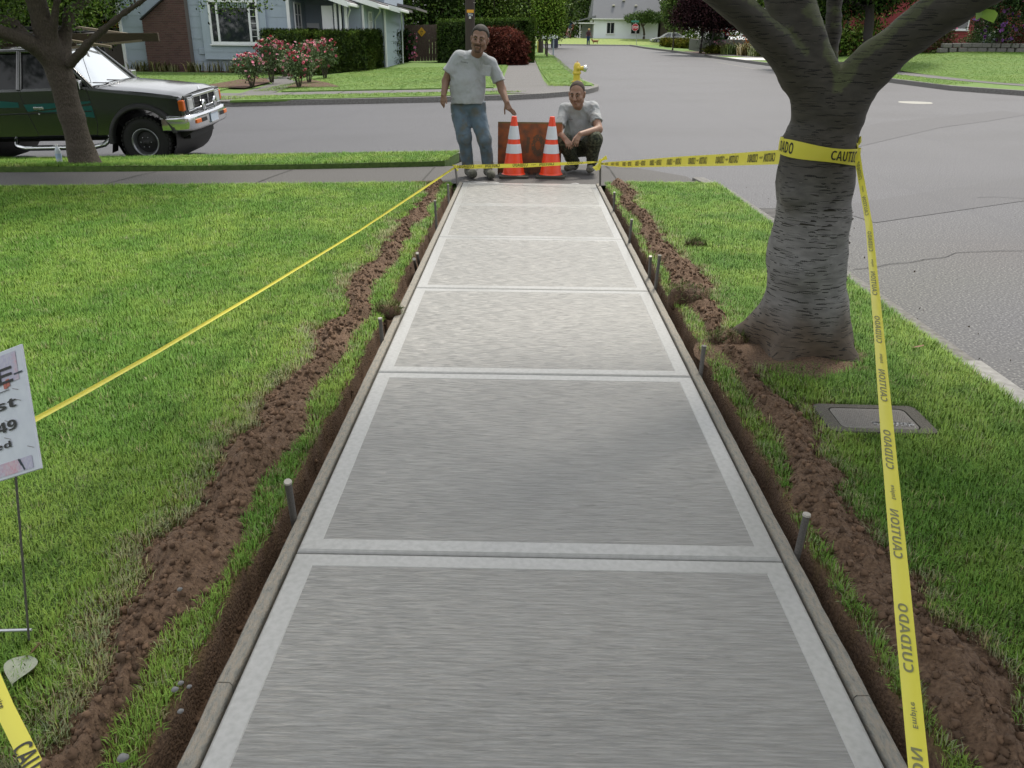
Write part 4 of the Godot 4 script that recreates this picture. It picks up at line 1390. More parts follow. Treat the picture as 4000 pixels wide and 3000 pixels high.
func near_tree() -> void:
	var o := thing("cherry_tree", "large cherry tree with banded grey bark wrapped in yellow tape", "tree")
	var b0: Vector3 = Vector3(1.409, 0.042, -4.150)
	b0.y = 0.0
	var pr := [
		cap(b0 + Vector3(0.0, -0.06, 0), b0 + Vector3(0.0, 0.18, 0), 0.238, 0.203, Vector3.ONE, false, 0.10),
		cap(b0 + Vector3(0.0, 0.15, 0), Vector3(1.375, 0.497, -4.150), 0.208, 0.186, Vector3.ONE, false, 0.06),
		cap(Vector3(1.375, 0.497, -4.150), Vector3(1.362, 0.876, -4.150), 0.186, 0.172, Vector3.ONE, false, 0.05),
		cap(Vector3(1.362, 0.876, -4.150), Vector3(1.353, 1.034, -4.150), 0.172, 0.170, Vector3.ONE, false, 0.05),
		cap(Vector3(1.353, 1.034, -4.150), Vector3(1.378, 1.204, -4.150), 0.162, 0.142, Vector3.ONE, false, 0.03),
		# roots
		cap(b0 + Vector3(-0.10, 0.14, 0.0), b0 + Vector3(-0.28, 0.02, -0.10), 0.12, 0.07, Vector3.ONE, false, 0.10),
		cap(b0 + Vector3(-0.28, 0.02, -0.10), b0 + Vector3(-0.36, -0.06, -0.13), 0.07, 0.04, Vector3.ONE, false, 0.04),
		cap(b0 + Vector3(-0.08, 0.08, 0.10), b0 + Vector3(-0.24, -0.04, 0.30), 0.12, 0.05, Vector3.ONE, false, 0.08),
		cap(b0 + Vector3(0.08, 0.08, 0.10), b0 + Vector3(0.22, -0.05, 0.26), 0.11, 0.05, Vector3.ONE, false, 0.08),
	]
	pr.append_array(limb([Vector3(1.332, 1.186, -4.150), Vector3(1.132, 1.417, -4.080), Vector3(0.938, 1.574, -4.000), Vector3(0.696, 1.713, -3.900), Vector3(0.273, 1.941, -3.700)], [0.10, 0.066, 0.056, 0.05, 0.035], 0.035))
	pr.append_array(limb([Vector3(1.359, 1.186, -4.150), Vector3(1.256, 1.401, -4.150), Vector3(1.137, 1.672, -4.200), Vector3(1.011, 2.017, -4.250)], [0.13, 0.098, 0.094, 0.075], 0.04))
	pr.append_array(limb([Vector3(1.381, 1.217, -4.220), Vector3(1.405, 1.422, -4.320), Vector3(1.415, 1.684, -4.400), Vector3(1.437, 1.977, -4.500)], [0.05, 0.034, 0.037, 0.03], 0.02))
	pr.append_array(limb([Vector3(1.397, 1.189, -4.120), Vector3(1.456, 1.313, -4.100), Vector3(1.623, 1.509, -4.050), Vector3(1.793, 1.663, -3.950), Vector3(2.040, 1.842, -3.700)], [0.125, 0.092, 0.083, 0.083, 0.06], 0.04))
	for q in [[3095, 760, -0.10, 0.05], [3260, 900, 0.09, 0.045], [3120, 1060, -0.06, 0.05]]:   # burls under the bark
		var c: Vector3 = Vector3(1.360, 0.752, -4.150)
		var p := px_at(q[0], q[1], 4.03)
		pr.append(cap(p, p + Vector3(0.02, 0.05, -0.02), q[3], q[3] * 0.8, Vector3.ONE, false, 0.09))
	var mb := MB.new()
	sdf(mb, pr, 0.0185, 0.04, 0.008, 150.0)
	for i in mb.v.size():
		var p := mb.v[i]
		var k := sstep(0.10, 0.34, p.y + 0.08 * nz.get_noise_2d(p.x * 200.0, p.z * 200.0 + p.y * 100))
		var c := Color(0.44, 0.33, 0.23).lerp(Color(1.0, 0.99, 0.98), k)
		c = c.lerp(Color(0.25, 0.225, 0.18), sstep(0.60, 1.0, p.y + 0.12 * nz.get_noise_2d(p.x * 90.0, p.z * 90.0)))  # darker upper bark, with the backlit shade of the neck put into the colour
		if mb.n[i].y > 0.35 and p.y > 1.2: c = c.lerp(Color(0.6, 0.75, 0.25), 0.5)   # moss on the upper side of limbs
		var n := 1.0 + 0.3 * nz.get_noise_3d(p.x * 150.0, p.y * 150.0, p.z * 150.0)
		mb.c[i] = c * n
		var v := mb.v[i]
		mb.v[i] = v + mb.n[i] * (0.004 * nz.get_noise_3d(v.x * 120.0, v.y * 900.0, v.z * 120.0) + 0.020 * (1.0 - k) * nz.get_noise_3d(v.x * 420.0, v.y * 120.0, v.z * 420.0) + 0.007 * nz.get_noise_3d(v.x * 260.0, v.y * 200.0, v.z * 260.0))
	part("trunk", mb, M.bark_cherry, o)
	# peeling bark flakes along the outline
	var fk := MB.new()
	for i in 110:
		var y := rng.randf_range(0.35, 1.0)
		var a := rng.randf() * TAU
		var t := (y - 0.2) / 1.0
		var ctr := b0.lerp(Vector3(1.353, 1.034, -4.150), clampf(y / 1.06, 0, 1.1)); ctr.y = y
		var r := lerpf(0.194, 0.165, t)
		var d := Vector3(cos(a), 0, sin(a)); var tg := Vector3(-sin(a), 0, cos(a))
		var w := rng.randf_range(0.012, 0.045); var l := rng.randf_range(0.004, 0.013)
		var p := ctr + d * r
		fk.quad(p - tg * w, p + tg * w, p + tg * w * 0.8 + d * l + Vector3(0, l * 0.9, 0), p - tg * w * 0.8 + d * l * 0.8 + Vector3(0, l * 0.6, 0))
	var fm := mat(lin(0.05, 0.045, 0.04), 0.9)
	fm.cull_mode = BaseMaterial3D.CULL_DISABLED
	part("bark_flakes", fk, fm, o).set_meta("kind", "stuff")
	# crown above the picture
	var lm := leaf_mesh(9, 0.5, 71, 0.55)
	crown("crown", [[Vector3(1.5, 4.6, -4.4), Vector3(2.4, 1.5, 2.2)], [Vector3(-0.9, 4.7, -2.0), Vector3(1.6, 1.2, 1.5)], [Vector3(3.0, 4.4, -2.8), Vector3(1.9, 1.2, 1.9)], [Vector3(1.4, 4.3, -0.2), Vector3(2.4, 1.3, 1.9)]], 4600, lm, 0.24, [Color(0.07, 0.15, 0.025), Color(0.10, 0.19, 0.03), Color(0.05, 0.11, 0.02)], o, 0.2)
	# the two pale leaves that hang into view under the right limb
	var lf := MB.new()
	var up: Vector3 = Vector3(1.876, 1.635, -3.900)
	for q in [[Vector3(1.876, 1.633, -3.900), Vector3(1.848, 1.586, -3.880), -0.022], [Vector3(1.884, 1.633, -3.900), Vector3(1.925, 1.577, -3.880), 0.034]]:
		var s: Vector3 = q[0]; var e: Vector3 = q[1]
		var ax := (e - s); var sd := Vector3(q[2], 0.006, 0.01)
		var m := s + ax * 0.45
		lf.grid([[s - sd * 0.1, s, s + sd * 0.1], [s + ax * 0.2 - sd * 0.9, s + ax * 0.2 + Vector3(0, 0, -0.004), s + ax * 0.2 + sd * 0.9], [m - sd, m + Vector3(0, 0, -0.005), m + sd], [s + ax * 0.75 - sd * 0.5, s + ax * 0.75, s + ax * 0.75 + sd * 0.5], [e, e, e]])
		lf.tube([up + Vector3(0, 0.08, 0), s], [0.002], 5)
	var lmm := mat(lin(0.19, 0.33, 0.05), 0.5)
	lmm.cull_mode = BaseMaterial3D.CULL_DISABLED; lmm.backlight_enabled = true; lmm.backlight = Color(0.4, 0.5, 0.15)
	part("hanging_leaf", lf, lmm, o)
	# bare earth at the foot
	var em := MB.new()
	var rows := []
	for i in 9:
		var row := []
		for j in 33:
			var a := TAU * j / 32.0
			var r := 0.10 + i * 0.045
			row.append(Vector3(1.30 + cos(a) * r, 0.012 + 0.03 * (1.0 - i / 8.0) + 0.012 * nz.get_noise_2d(cos(a) * r * 500, sin(a) * r * 500) - (0.03 if i == 8 else 0.0), -4.06 - sin(a) * r))
		rows.append(row)
	em.grid(rows, true, true)
	struct("bare_earth", em, M.soil)

func left_tree() -> void:
	var o := thing("street_tree", "leaning dark street tree in the grass strip before the truck", "tree")
	var pr := [
		cap(Vector3(-5.651, -0.096, -10.780), Vector3(-5.693, 0.151, -10.780), 0.215, 0.16, Vector3.ONE, false, 0.06),
		cap(Vector3(-5.693, 0.151, -10.780), Vector3(-5.736, 0.579, -10.780), 0.155, 0.138, Vector3.ONE, false, 0.05),
		cap(Vector3(-5.736, 0.579, -10.780), Vector3(-5.780, 1.006, -10.780), 0.14, 0.145, Vector3.ONE, false, 0.05),
		cap(Vector3(-5.780, 1.006, -10.780), Vector3(-5.820, 1.285, -10.750), 0.145, 0.15, Vector3.ONE, false, 0.05),
		cap(Vector3(-5.820, 1.285, -10.750), Vector3(-5.835, 1.612, -10.700), 0.135, 0.12, Vector3.ONE, false, 0.05),
		cap(Vector3(-5.835, 1.612, -10.700), Vector3(-5.828, 1.967, -10.600), 0.12, 0.11, Vector3.ONE, false, 0.05),
		cap(Vector3(-5.828, 1.967, -10.600), Vector3(-5.703, 2.718, -10.300), 0.11, 0.08, Vector3.ONE, false, 0.05),
		cap(Vector3(-5.806, 1.198, -10.750), Vector3(-5.947, 1.427, -10.500), 0.10, 0.085, Vector3.ONE, false, 0.05),
		cap(Vector3(-5.947, 1.427, -10.500), Vector3(-6.160, 1.572, -10.200), 0.085, 0.07, Vector3.ONE, false, 0.04),
		cap(Vector3(-5.907, 1.399, -10.500), Vector3(-6.168, 1.637, -10.700), 0.06, 0.055, Vector3.ONE, false, 0.03),
		cap(Vector3(-6.168, 1.637, -10.700), Vector3(-6.577, 1.722, -10.900), 0.055, 0.045, Vector3.ONE, false, 0.03),
		cap(Vector3(-5.727, 1.168, -10.800), Vector3(-5.713, 1.474, -10.900), 0.09, 0.08, Vector3.ONE, false, 0.05),
		cap(Vector3(-5.713, 1.474, -10.900), Vector3(-5.601, 1.762, -10.950), 0.075, 0.07, Vector3.ONE, false, 0.04),
		cap(Vector3(-5.601, 1.762, -10.950), Vector3(-5.436, 1.908, -11.000), 0.066, 0.06, Vector3.ONE, false, 0.03),
		cap(Vector3(-5.436, 1.908, -11.000), Vector3(-5.023, 2.382, -11.300), 0.06, 0.045, Vector3.ONE, false, 0.03),
		cap(Vector3(-5.761, 1.443, -10.700), Vector3(-5.567, 1.889, -10.600), 0.05, 0.042, Vector3.ONE, false, 0.03),
		cap(Vector3(-5.567, 1.889, -10.600), Vector3(-5.393, 2.310, -10.500), 0.042, 0.035, Vector3.ONE, false, 0.03),
		cap(Vector3(-5.594, 1.187, -10.700), Vector3(-5.251, 1.406, -10.500), 0.06, 0.05, Vector3.ONE, false, 0.03),
		cap(Vector3(-5.251, 1.406, -10.500), Vector3(-4.993, 1.566, -10.400), 0.042, 0.04, Vector3.ONE, false, 0.03),
		cap(Vector3(-4.993, 1.566, -10.400), Vector3(-4.602, 1.754, -10.200), 0.035, 0.03, Vector3.ONE, false, 0.03),
		cap(Vector3(-4.602, 1.754, -10.200), Vector3(-4.232, 1.906, -10.000), 0.03, 0.026, Vector3.ONE, false, 0.03),
		cap(Vector3(-4.602, 1.754, -10.200), Vector3(-4.508, 1.886, -10.300), 0.022, 0.018, Vector3.ONE, false, 0.02),
	]
	var mb := MB.new()
	sdf(mb, pr, 0.03, 0.05, 0.012, 150.0)
	for i in mb.v.size():
		var v := mb.v[i]
		mb.v[i] = v + mb.n[i] * 0.012 * nz.get_noise_3d(v.x * 500.0, v.y * 90.0, v.z * 500.0)
	part("trunk", mb, M.bark, o)
	var lm := leaf_mesh(8, 0.42, 72, 0.45)
	var greens := [Color(0.10, 0.19, 0.025), Color(0.15, 0.24, 0.035), Color(0.07, 0.13, 0.02)]
	crown("crown", [[Vector3(-6.6, 4.1, -10.6), Vector3(2.6, 1.6, 2.6)], [Vector3(-4.6, 4.2, -10.8), Vector3(2.2, 1.4, 2.2)], [Vector3(-8.8, 3.7, -10.2), Vector3(2.0, 1.5, 2.2)]], 7000, lm, 0.26, greens, o, 0.25)
	# sprays that droop into the picture
	crown("drooping_spray", [[Vector3(-6.239, 1.839, -10.900), Vector3(0.42, 0.22, 0.4)], [Vector3(-6.271, 1.606, -10.600), Vector3(0.22, 0.2, 0.3)], [Vector3(-4.918, 1.841, -10.600), Vector3(0.3, 0.08, 0.3)], [Vector3(-3.579, 1.843, -10.300), Vector3(0.16, 0.12, 0.2)], [Vector3(-3.252, 1.894, -10.300), Vector3(0.3, 0.06, 0.2)], [Vector3(-5.352, 1.781, -10.600), Vector3(0.16, 0.2, 0.2)]], 300, lm, 0.11, greens, o, 0.1)

func hedge(called: String, label: String, quadp: PackedVector2Array, h: float, cols: Array, per: float, rib := 0.0) -> Node3D:
	var o := thing(called, label, "hedge")
	var core := MB.new()
	var inner := PackedVector2Array()
	for q in Geometry2D.offset_polygon(quadp, -0.07): inner = q
	var pts3 := []
	for i in inner.size():
		var a := inner[i]; var b := inner[(i + 1) % inner.size()]
		core.quad(on(b.x, b.y, 0), on(a.x, a.y, 0), on(a.x, a.y, h - 0.06), on(b.x, b.y, h - 0.06))
		pts3.append(on(a.x, a.y, h - 0.06))
	core.fan(pts3, Vector3.UP)
	part("stems_or_core", core, mat(lin(0.025, 0.045, 0.012), 0.95), o)  # added solid dark core, no real stems, so the hedge is not see-through
	var xf := []; var cc := PackedColorArray()
	for i in quadp.size():
		var a := quadp[i]; var b := quadp[(i + 1) % quadp.size()]
		var ln := (b - a).length()
		for k in int(ln * h * per):
			var t := rng.randf(); var p := a.lerp(b, t)
			var y := rng.randf() * h
			var out := (b - a).normalized().orthogonal() * (0.05 * nz.get_noise_2d(t * ln * 60.0, y * 25.0) + rib * 0.5 * sin(t * ln * 9.0 + 2.0 * nz.get_noise_2d(t * ln * 20, y * 8)))
			p += out
			xf.append(Transform3D(rbasis(0.085 * rng.randf_range(0.7, 1.3)).scaled(Vector3(1, 1.4, 1)), on(p.x, p.y, y)))
			cc.append(vary(cols[rng.randi() % cols.size()], 0.3))
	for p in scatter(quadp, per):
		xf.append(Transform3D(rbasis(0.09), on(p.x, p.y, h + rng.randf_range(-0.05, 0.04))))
		cc.append(vary(cols[rng.randi() % cols.size()] * 1.5, 0.3))  # top leaves brightened: sky light from above put into the colour
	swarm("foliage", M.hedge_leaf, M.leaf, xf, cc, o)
	return o

func hedges_and_shrubs() -> void:
	M.hedge_leaf = leaf_mesh(9, 0.75, 73, 0.35)
	var hg := [Color(0.13, 0.22, 0.034), Color(0.175, 0.27, 0.046), Color(0.095, 0.165, 0.028)]
	hedge("clipped_hedge", "short square hedge between the picture window and the porch door", V2A([-11.75, -39.4, -9.7, -39.4, -9.7, -40.6, -11.75, -40.6]), 1.8, hg, 190.0)
	hedge("clipped_hedge", "long clipped green hedge running from the porch along the corner lawn", V2A([-9.2, -39.4, -7.62, -42.4, -7.2, -54.0, -8.3, -54.0, -8.6, -43.2, -10.0, -40.4]), 1.78, hg, 190.0, 0.09)
	hedge("clipped_hedge", "tall dark clipped hedge behind the utility pole and red shrub", V2A([-5.1, -51.5, -0.15, -51.0, 0.32, -49.8, 0.35, -56, -5.1, -53.5]), 2.25, [Color(0.085, 0.165, 0.026), Color(0.12, 0.2, 0.034), Color(0.065, 0.12, 0.02)], 170.0)
	# weeping red maple
	var mp := thing("red_maple_shrub", "domed weeping maple shrub with dark red leaves by the far sidewalk", "shrub")
	var mc: Vector3 = Vector3(-1.171, 1.386, -47.200)
	var red := [Color(0.27, 0.075, 0.055), Color(0.19, 0.05, 0.04), Color(0.34, 0.12, 0.085), Color(0.13, 0.04, 0.03)]
	var tk := MB.new()
	tk.tube([on(mc.x, mc.z), mc], [0.09, 0.05], 8)
	part("trunk", tk, M.bark, mp)
	crown("crown", [[mc + Vector3(0, -0.15, 0), Vector3(1.12, 1.0, 1.0)], [mc + Vector3(-0.85, 0.25, -0.2), Vector3(0.7, 0.55, 0.6)], [mc + Vector3(0.1, -0.75, 0), Vector3(1.0, 0.5, 0.95)]], 5200, M.hedge_leaf, 0.12, red, mp, 0.75)
	# roses in front of the blue house, each a bush of its own
	var rl := leaf_mesh(8, 0.6, 74, 0.6)
	var bl := bloom_mesh()
	var spots := [[985, 338, 1.05, "leftmost pink rose bush beside the front path, low and leaning left"], [1062, 322, 1.55, "tallest pink rose bush left of the front path under the window"], [1112, 300, 1.35, "pink rose bush left of the front path, nearest the short hedge"], [1168, 340, 1.1, "low pink rose bush on the right edge of the front path"], [1208, 322, 1.4, "full pink rose bush right of the path, middle of its trio"], [1270, 305, 1.45, "pink rose bush right of the path against the long hedge"]]
	for q in spots:
		rose(ground_px(q[0], q[1]), q[2], q[3], rl, bl)
	# rhododendron and letter box by the fence
	var rh := thing("flowering_shrub", "pink flowering shrub between the long hedge and brown fence", "shrub")
	var rp: Vector3 = Vector3(-6.954, 1.285, -52.600)
	crown("foliage", [[rp, Vector3(0.32, 0.75, 0.4)]], 260, rl, 0.16, [Color(0.03, 0.07, 0.02)], rh, 0.2)
	var xf := []; var cc := PackedColorArray()
	for i in 34:
		xf.append(Transform3D(rbasis(rng.randf_range(0.06, 0.1)), rp + Vector3(rng.randf_range(-0.1, 0.5), rng.randf_range(-0.75, 0.7), 0.3)))
		cc.append(vary(Color(0.62, 0.2, 0.36), 0.2))
	swarm("blooms", bl, M.petal, xf, cc, rh)
	# grass clumps at the foot of the house wall
	var dg := thing("dry_plants", "dry pale grass tufts growing along the foot of the chimney wall", "plants")
	var tm := tuft_mesh(12, 0.5, 0.12, 0.012, 77)
	xf = []; cc = PackedColorArray()
	for i in 70:
		var x := rng.randf_range(-18.3, -12.0)
		xf.append(Transform3D(Basis(Vector3.UP, rng.randf() * TAU).scaled(Vector3.ONE * rng.randf_range(0.6, 1.4)), on(x, rng.randf_range(-40.5, -39.9), 0.06)))
		cc.append(vary(Color(0.2, 0.2, 0.09), 0.3))
	swarm("tufts", tm, M.leaf, xf, cc, dg)
	# golden shrubs in a row across the main street
	var gold := [Color(0.34, 0.29, 0.03), Color(0.26, 0.27, 0.04), Color(0.2, 0.24, 0.04)]
	var n := 0
	var gl := ["first golden shrub of the row, beside the white car's wheel", "second golden shrub of the row by the white car", "third golden shrub, just left of the thin young tree", "fourth golden shrub, just right of the thin young tree", "fifth golden shrub in the row, loose and orange tinged", "sixth golden shrub in the row, before the round one", "round green golden shrub at the right end of the row"]
	for q in [[2592, 181], [2612, 184], [2640, 186], [2657, 187], [2672, 188], [2690, 189], [2709, 190]]:
		var p := ground_px(q[0], q[1])
		var s := thing("golden_shrub", gl[n], "shrub", p, 0.0, "row of golden shrubs")
		var r := 0.40 if n < 6 else 0.50
		crown("foliage", [[p * 0 + Vector3(0, r * 0.95, 0), Vector3(r, r * 1.05, r)]], 260, M.hedge_leaf, 0.2, gold if n < 6 else [Color(0.13, 0.19, 0.03), Color(0.2, 0.24, 0.03)], s, 0.4)
		n += 1
	# planting beyond the plum trees
	var nn := 0
	for q in [[2775, 190, 82.0, 1.7, 0.9, Color(0.03, 0.06, 0.015), "dark rounded shrub behind the two plum trees"], [2800, 198, 73.0, 0.5, 0.9, Color(0.2, 0.22, 0.03), "low yellow-green mound at the driveway edge"], [2835, 188, 74.0, 0.9, 0.9, Color(0.07, 0.13, 0.03), "green clump of blades beside the brown tub"], [2905, 185, 71.0, 1.1, 1.2, Color(0.12, 0.16, 0.05), "tall pale flowering grasses beside the brown tub"], [2960, 195, 69.0, 1.2, 1.1, Color(0.17, 0.14, 0.05), "orange flowered bed of grasses right of the tub"], [3010, 205, 67.0, 1.0, 1.0, Color(0.13, 0.17, 0.05), "grey-green grasses behind the cherry tree's left limb"]]:
		var b := ground_px(q[0], q[1] + 20) if false else Vector3.ZERO
		b = px_at(q[0], q[1], q[2])
		b.y = gh(b.x, b.z) + 0.05
		var s := thing("garden_plants", q[6], "plants", b)
		var xf2 := []; var c2 := PackedColorArray()
		if q[3] > 1.5 or q[3] == 0.5:
			crown("foliage", [[Vector3(0, q[3] * 0.5, 0), Vector3(q[4] * 1.3, q[3] * 0.55, q[4])]], 420, M.hedge_leaf, 0.22, [q[5]], s, 0.3)
		else:
			for i in 130:
				xf2.append(Transform3D(Basis(Vector3.UP, rng.randf() * TAU).scaled(Vector3.ONE * rng.randf_range(0.7, 1.3) * q[3] * 1.6), Vector3(rng.randf_range(-1.4, 1.4), 0, rng.randf_range(-1, 1))))
				c2.append(vary(q[5], 0.35))
			swarm("blades", tm, M.leaf, xf2, c2, s)
			xf2 = []; c2 = PackedColorArray()
			for i in 26:
				xf2.append(Transform3D(rbasis(0.09), Vector3(rng.randf_range(-1.3, 1.3), q[3] * rng.randf_range(0.6, 1.15), rng.randf_range(-0.6, 1))))
				c2.append(vary([Color(0.6, 0.5, 0.35), Color(0.55, 0.2, 0.05), Color(0.5, 0.25, 0.35)][nn % 3], 0.3))
			swarm("blooms", bl, M.petal, xf2, c2, s)
		nn += 1
	var tb := MB.new()
	var tp: Vector3 = Vector3(16.025, 1.343, -73.000)
	tp.y = gh(tp.x, tp.z) + 0.05
	tb.lathe([Vector2(0.0, 0.0), Vector2(0.36, 0.0), Vector2(0.46, 0.7), Vector2(0.49, 0.7), Vector2(0.49, 0.78), Vector2(0.4, 0.78), Vector2(0.0, 0.7)], 16, Transform3D(Basis(), tp), true)
	solo("planter_tub", tb, mat(lin(0.09, 0.06, 0.05), 0.9), "brown tub planter among grasses beyond the plum trees", "planter")
	# shrubs before the red house
	for q in [[3655, 200, 53.0, 1.05, 1.0, [Color(0.09, 0.11, 0.03), Color(0.14, 0.05, 0.05), Color(0.06, 0.09, 0.02)], "mixed green and red shrub with pink plumes before the red house"], [3965, 200, 53.0, 0.95, 1.1, [Color(0.13, 0.03, 0.025), Color(0.06, 0.07, 0.02), Color(0.17, 0.04, 0.03)], "dark red-leaved shrub at the right edge of the lawn"], [3590, 205, 54.0, 0.6, 1.0, [Color(0.16, 0.19, 0.04), Color(0.09, 0.13, 0.03)], "low yellow-green bush beneath the cherry's right limb"], [3830, 175, 56.0, 0.9, 1.2, [Color(0.11, 0.17, 0.06), Color(0.07, 0.12, 0.03)], "pale leafy bush by the red house's dark doorway"], [3880, 180, 54.5, 0.8, 0.5, [Color(0.24, 0.29, 0.33), Color(0.11, 0.15, 0.08)], "silvery blue-grey plant left of the red shrub"]]:
		var b := px_at(q[0], q[1], q[2])
		b.y = gh(b.x, b.z) + lawn_rise(b.x, b.z)
		var s := thing("garden_shrub", q[6], "shrub", b)
		crown("foliage", [[Vector3(0, q[3] * 0.6, 0), Vector3(q[4], q[3] * 0.75, 0.8)], [Vector3(0.3, q[3] * 1.1, 0), Vector3(q[4] * 0.5, q[3] * 0.4, 0.5)]], 700, rl, 0.15, q[5], s, 0.25)
		if q[0] == 3655:
			var xf3 := []; var c3 := PackedColorArray()
			for i in 30:
				xf3.append(Transform3D(rbasis(0.1), Vector3(rng.randf_range(-0.9, 0.9), rng.randf_range(1.3, 1.75), 0.3)))
				c3.append(vary(Color(0.38, 0.12, 0.2), 0.3))
			swarm("blooms", bl, M.petal, xf3, c3, s)
	var rd := thing("rhododendron", "tall rhododendron with purple and pink blooms at the right edge", "shrub")
	var rc := px_at(3930, 20, 52.0)
	crown("foliage", [[rc, Vector3(1.9, 1.9, 1.2)], [rc + Vector3(1.2, 1.2, 0), Vector3(1.8, 1.8, 1.2)]], 2200, rl, 0.2, [Color(0.03, 0.065, 0.02), Color(0.05, 0.09, 0.025)], rd, 0.3)
	tk = MB.new()
	tk.tube([on(rc.x, rc.z), rc], [0.16, 0.1], 8)
	part("trunk", tk, M.bark, rd)
	xf = []; cc = PackedColorArray()
	for i in 90:
		var d := Vector3(rng.randfn(), rng.randfn(), absf(rng.randfn())).normalized()
		var low := d.y < 0
		xf.append(Transform3D(rbasis(rng.randf_range(0.1, 0.17)), rc + d * Vector3(1.9, 1.9, 1.3)))
		cc.append(vary(Color(0.26, 0.1, 0.36) if low else Color(0.45, 0.18, 0.33), 0.25))
	swarm("blooms", bl, M.petal, xf, cc, rd)

func bloom_mesh() -> ArrayMesh:
	var mb := MB.new()
	for r in 3:
		for i in 6:
			var a := TAU * (i + r * 0.5) / 6.0
			var tilt: float = [1.2, 0.8, 0.35][r]
			var d := Vector3(cos(a) * cos(tilt), sin(tilt), sin(a) * cos(tilt))
			var sd := Vector3(-sin(a), 0, cos(a)) * 0.4
			var e: Vector3 = d * float([0.8, 0.95, 1.0][r])
			var n := (Vector3.UP * 0.7 + d * 0.5).normalized()
			mb.col = Color.WHITE * float([0.8, 0.95, 1.1][r])
			var k := mb.vert(Vector3.ZERO, n); mb.vert(e * 0.6 - sd, n); mb.vert(e, n); mb.vert(e * 0.6 + sd, n)
			mb.ix.append_array(PackedInt32Array([k, k + 1, k + 2, k, k + 2, k + 3]))
	return mb.mesh()

func rose(at: Vector3, h: float, label: String, rl: Mesh, bl: Mesh) -> void:
	var o := thing("rose_bush", label, "rose bush", at, 0.0, "pink rose bushes by the front path")
	var st := MB.new()
	var tops := []
	for i in 7:
		var a := TAU * i / 7.0 + 0.4
		var tip := Vector3(cos(a) * 0.42, h * rng.randf_range(0.72, 1.0), sin(a) * 0.35)
		st.tube([Vector3(cos(a) * 0.06, 0, sin(a) * 0.06), Vector3(cos(a) * 0.16, h * 0.4, sin(a) * 0.14), tip], [0.018, 0.013, 0.006], 5)
		tops.append(tip)
	part("stems_or_core", st, mat(lin(0.05, 0.045, 0.025), 0.8), o)
	crown("foliage", [[Vector3(0, h * 0.62, 0), Vector3(0.55, h * 0.36, 0.45)]], 330, rl, 0.12, [Color(0.13, 0.19, 0.085), Color(0.18, 0.25, 0.12), Color(0.08, 0.13, 0.045)], o, 0.15)
	var xf := []; var cc := PackedColorArray()
	for i in 42:
		var p: Vector3
		if i % 3 == 0: p = tops[i % 7] + Vector3(rng.randfn() * 0.07, rng.randf_range(-0.05, 0.12), rng.randfn() * 0.07)
		else:
			var d := Vector3(rng.randfn(), rng.randfn() + 0.4, rng.randfn() + 0.5).normalized()
			p = Vector3(0, h * 0.66, 0) + d * Vector3(0.58, h * 0.38, 0.5)
		xf.append(Transform3D(rbasis(rng.randf_range(0.05, 0.09)), p))
		cc.append(vary(Color(0.70, 0.17, 0.25) if rng.randf() < 0.6 else Color(0.76, 0.36, 0.42), 0.2))
	swarm("blooms", bl, M.petal, xf, cc, o)

# the camera's own geometry, used to find where on the ground a thing in the photograph stands
func px_at(u: float, v: float, dist: float) -> Vector3:
	var b := Basis(Vector3(0.99982, 0.01106, -0.01541), Vector3(-0.01608, 0.92497, -0.3797), Vector3(0.01006, 0.37988, 0.92498))
	var d := b * Vector3((u - 2000.0) / 3235.0, -(v - 1500.0) / 3235.0, -1.0)
	return Vector3(-0.066, 1.472, 0.0) + d * (dist / -d.z)

func ground_px(u: float, v: float) -> Vector3:
	var a := 0.5; var b := 300.0
	for i in 60:
		var m := (a + b) / 2
		var p := px_at(u, v, m)
		if p.y > gh(p.x, p.z) + 0.06: a = m
		else: b = m
	var r := px_at(u, v, a)
	return r

func simple_tree(called: String, label: String, at: Vector3, trunk_h: float, tr: float, blobs: Array, n: int, sc: float, cols: Array, mesh: Mesh, m: Material = null, shell := 0.45, group := "") -> Node3D:
	var o := thing(called, label, "tree", at, 0.0, group)
	var top: Vector3 = blobs[0][0]
	branch(o, "trunk", [Vector3(0, -0.1, 0), Vector3(0.02, trunk_h * 0.5, 0), Vector3(top.x * 0.4, trunk_h, top.z * 0.4), top], [tr * 1.25, tr, tr * 0.8, tr * 0.3], m if m else M.bark, 8)
	for i in mini(blobs.size(), 5):
		var b: Vector3 = blobs[i][0]
		branch(o, "limb", [Vector3(top.x * 0.2, trunk_h * 0.85, top.z * 0.2), Vector3(b.x * 0.6, lerpf(trunk_h, b.y, 0.6), b.z * 0.6), b], [tr * 0.5, tr * 0.35, tr * 0.15], m if m else M.bark, 6)
	crown("crown", blobs, n, mesh, sc, cols, o, shell)
	return o

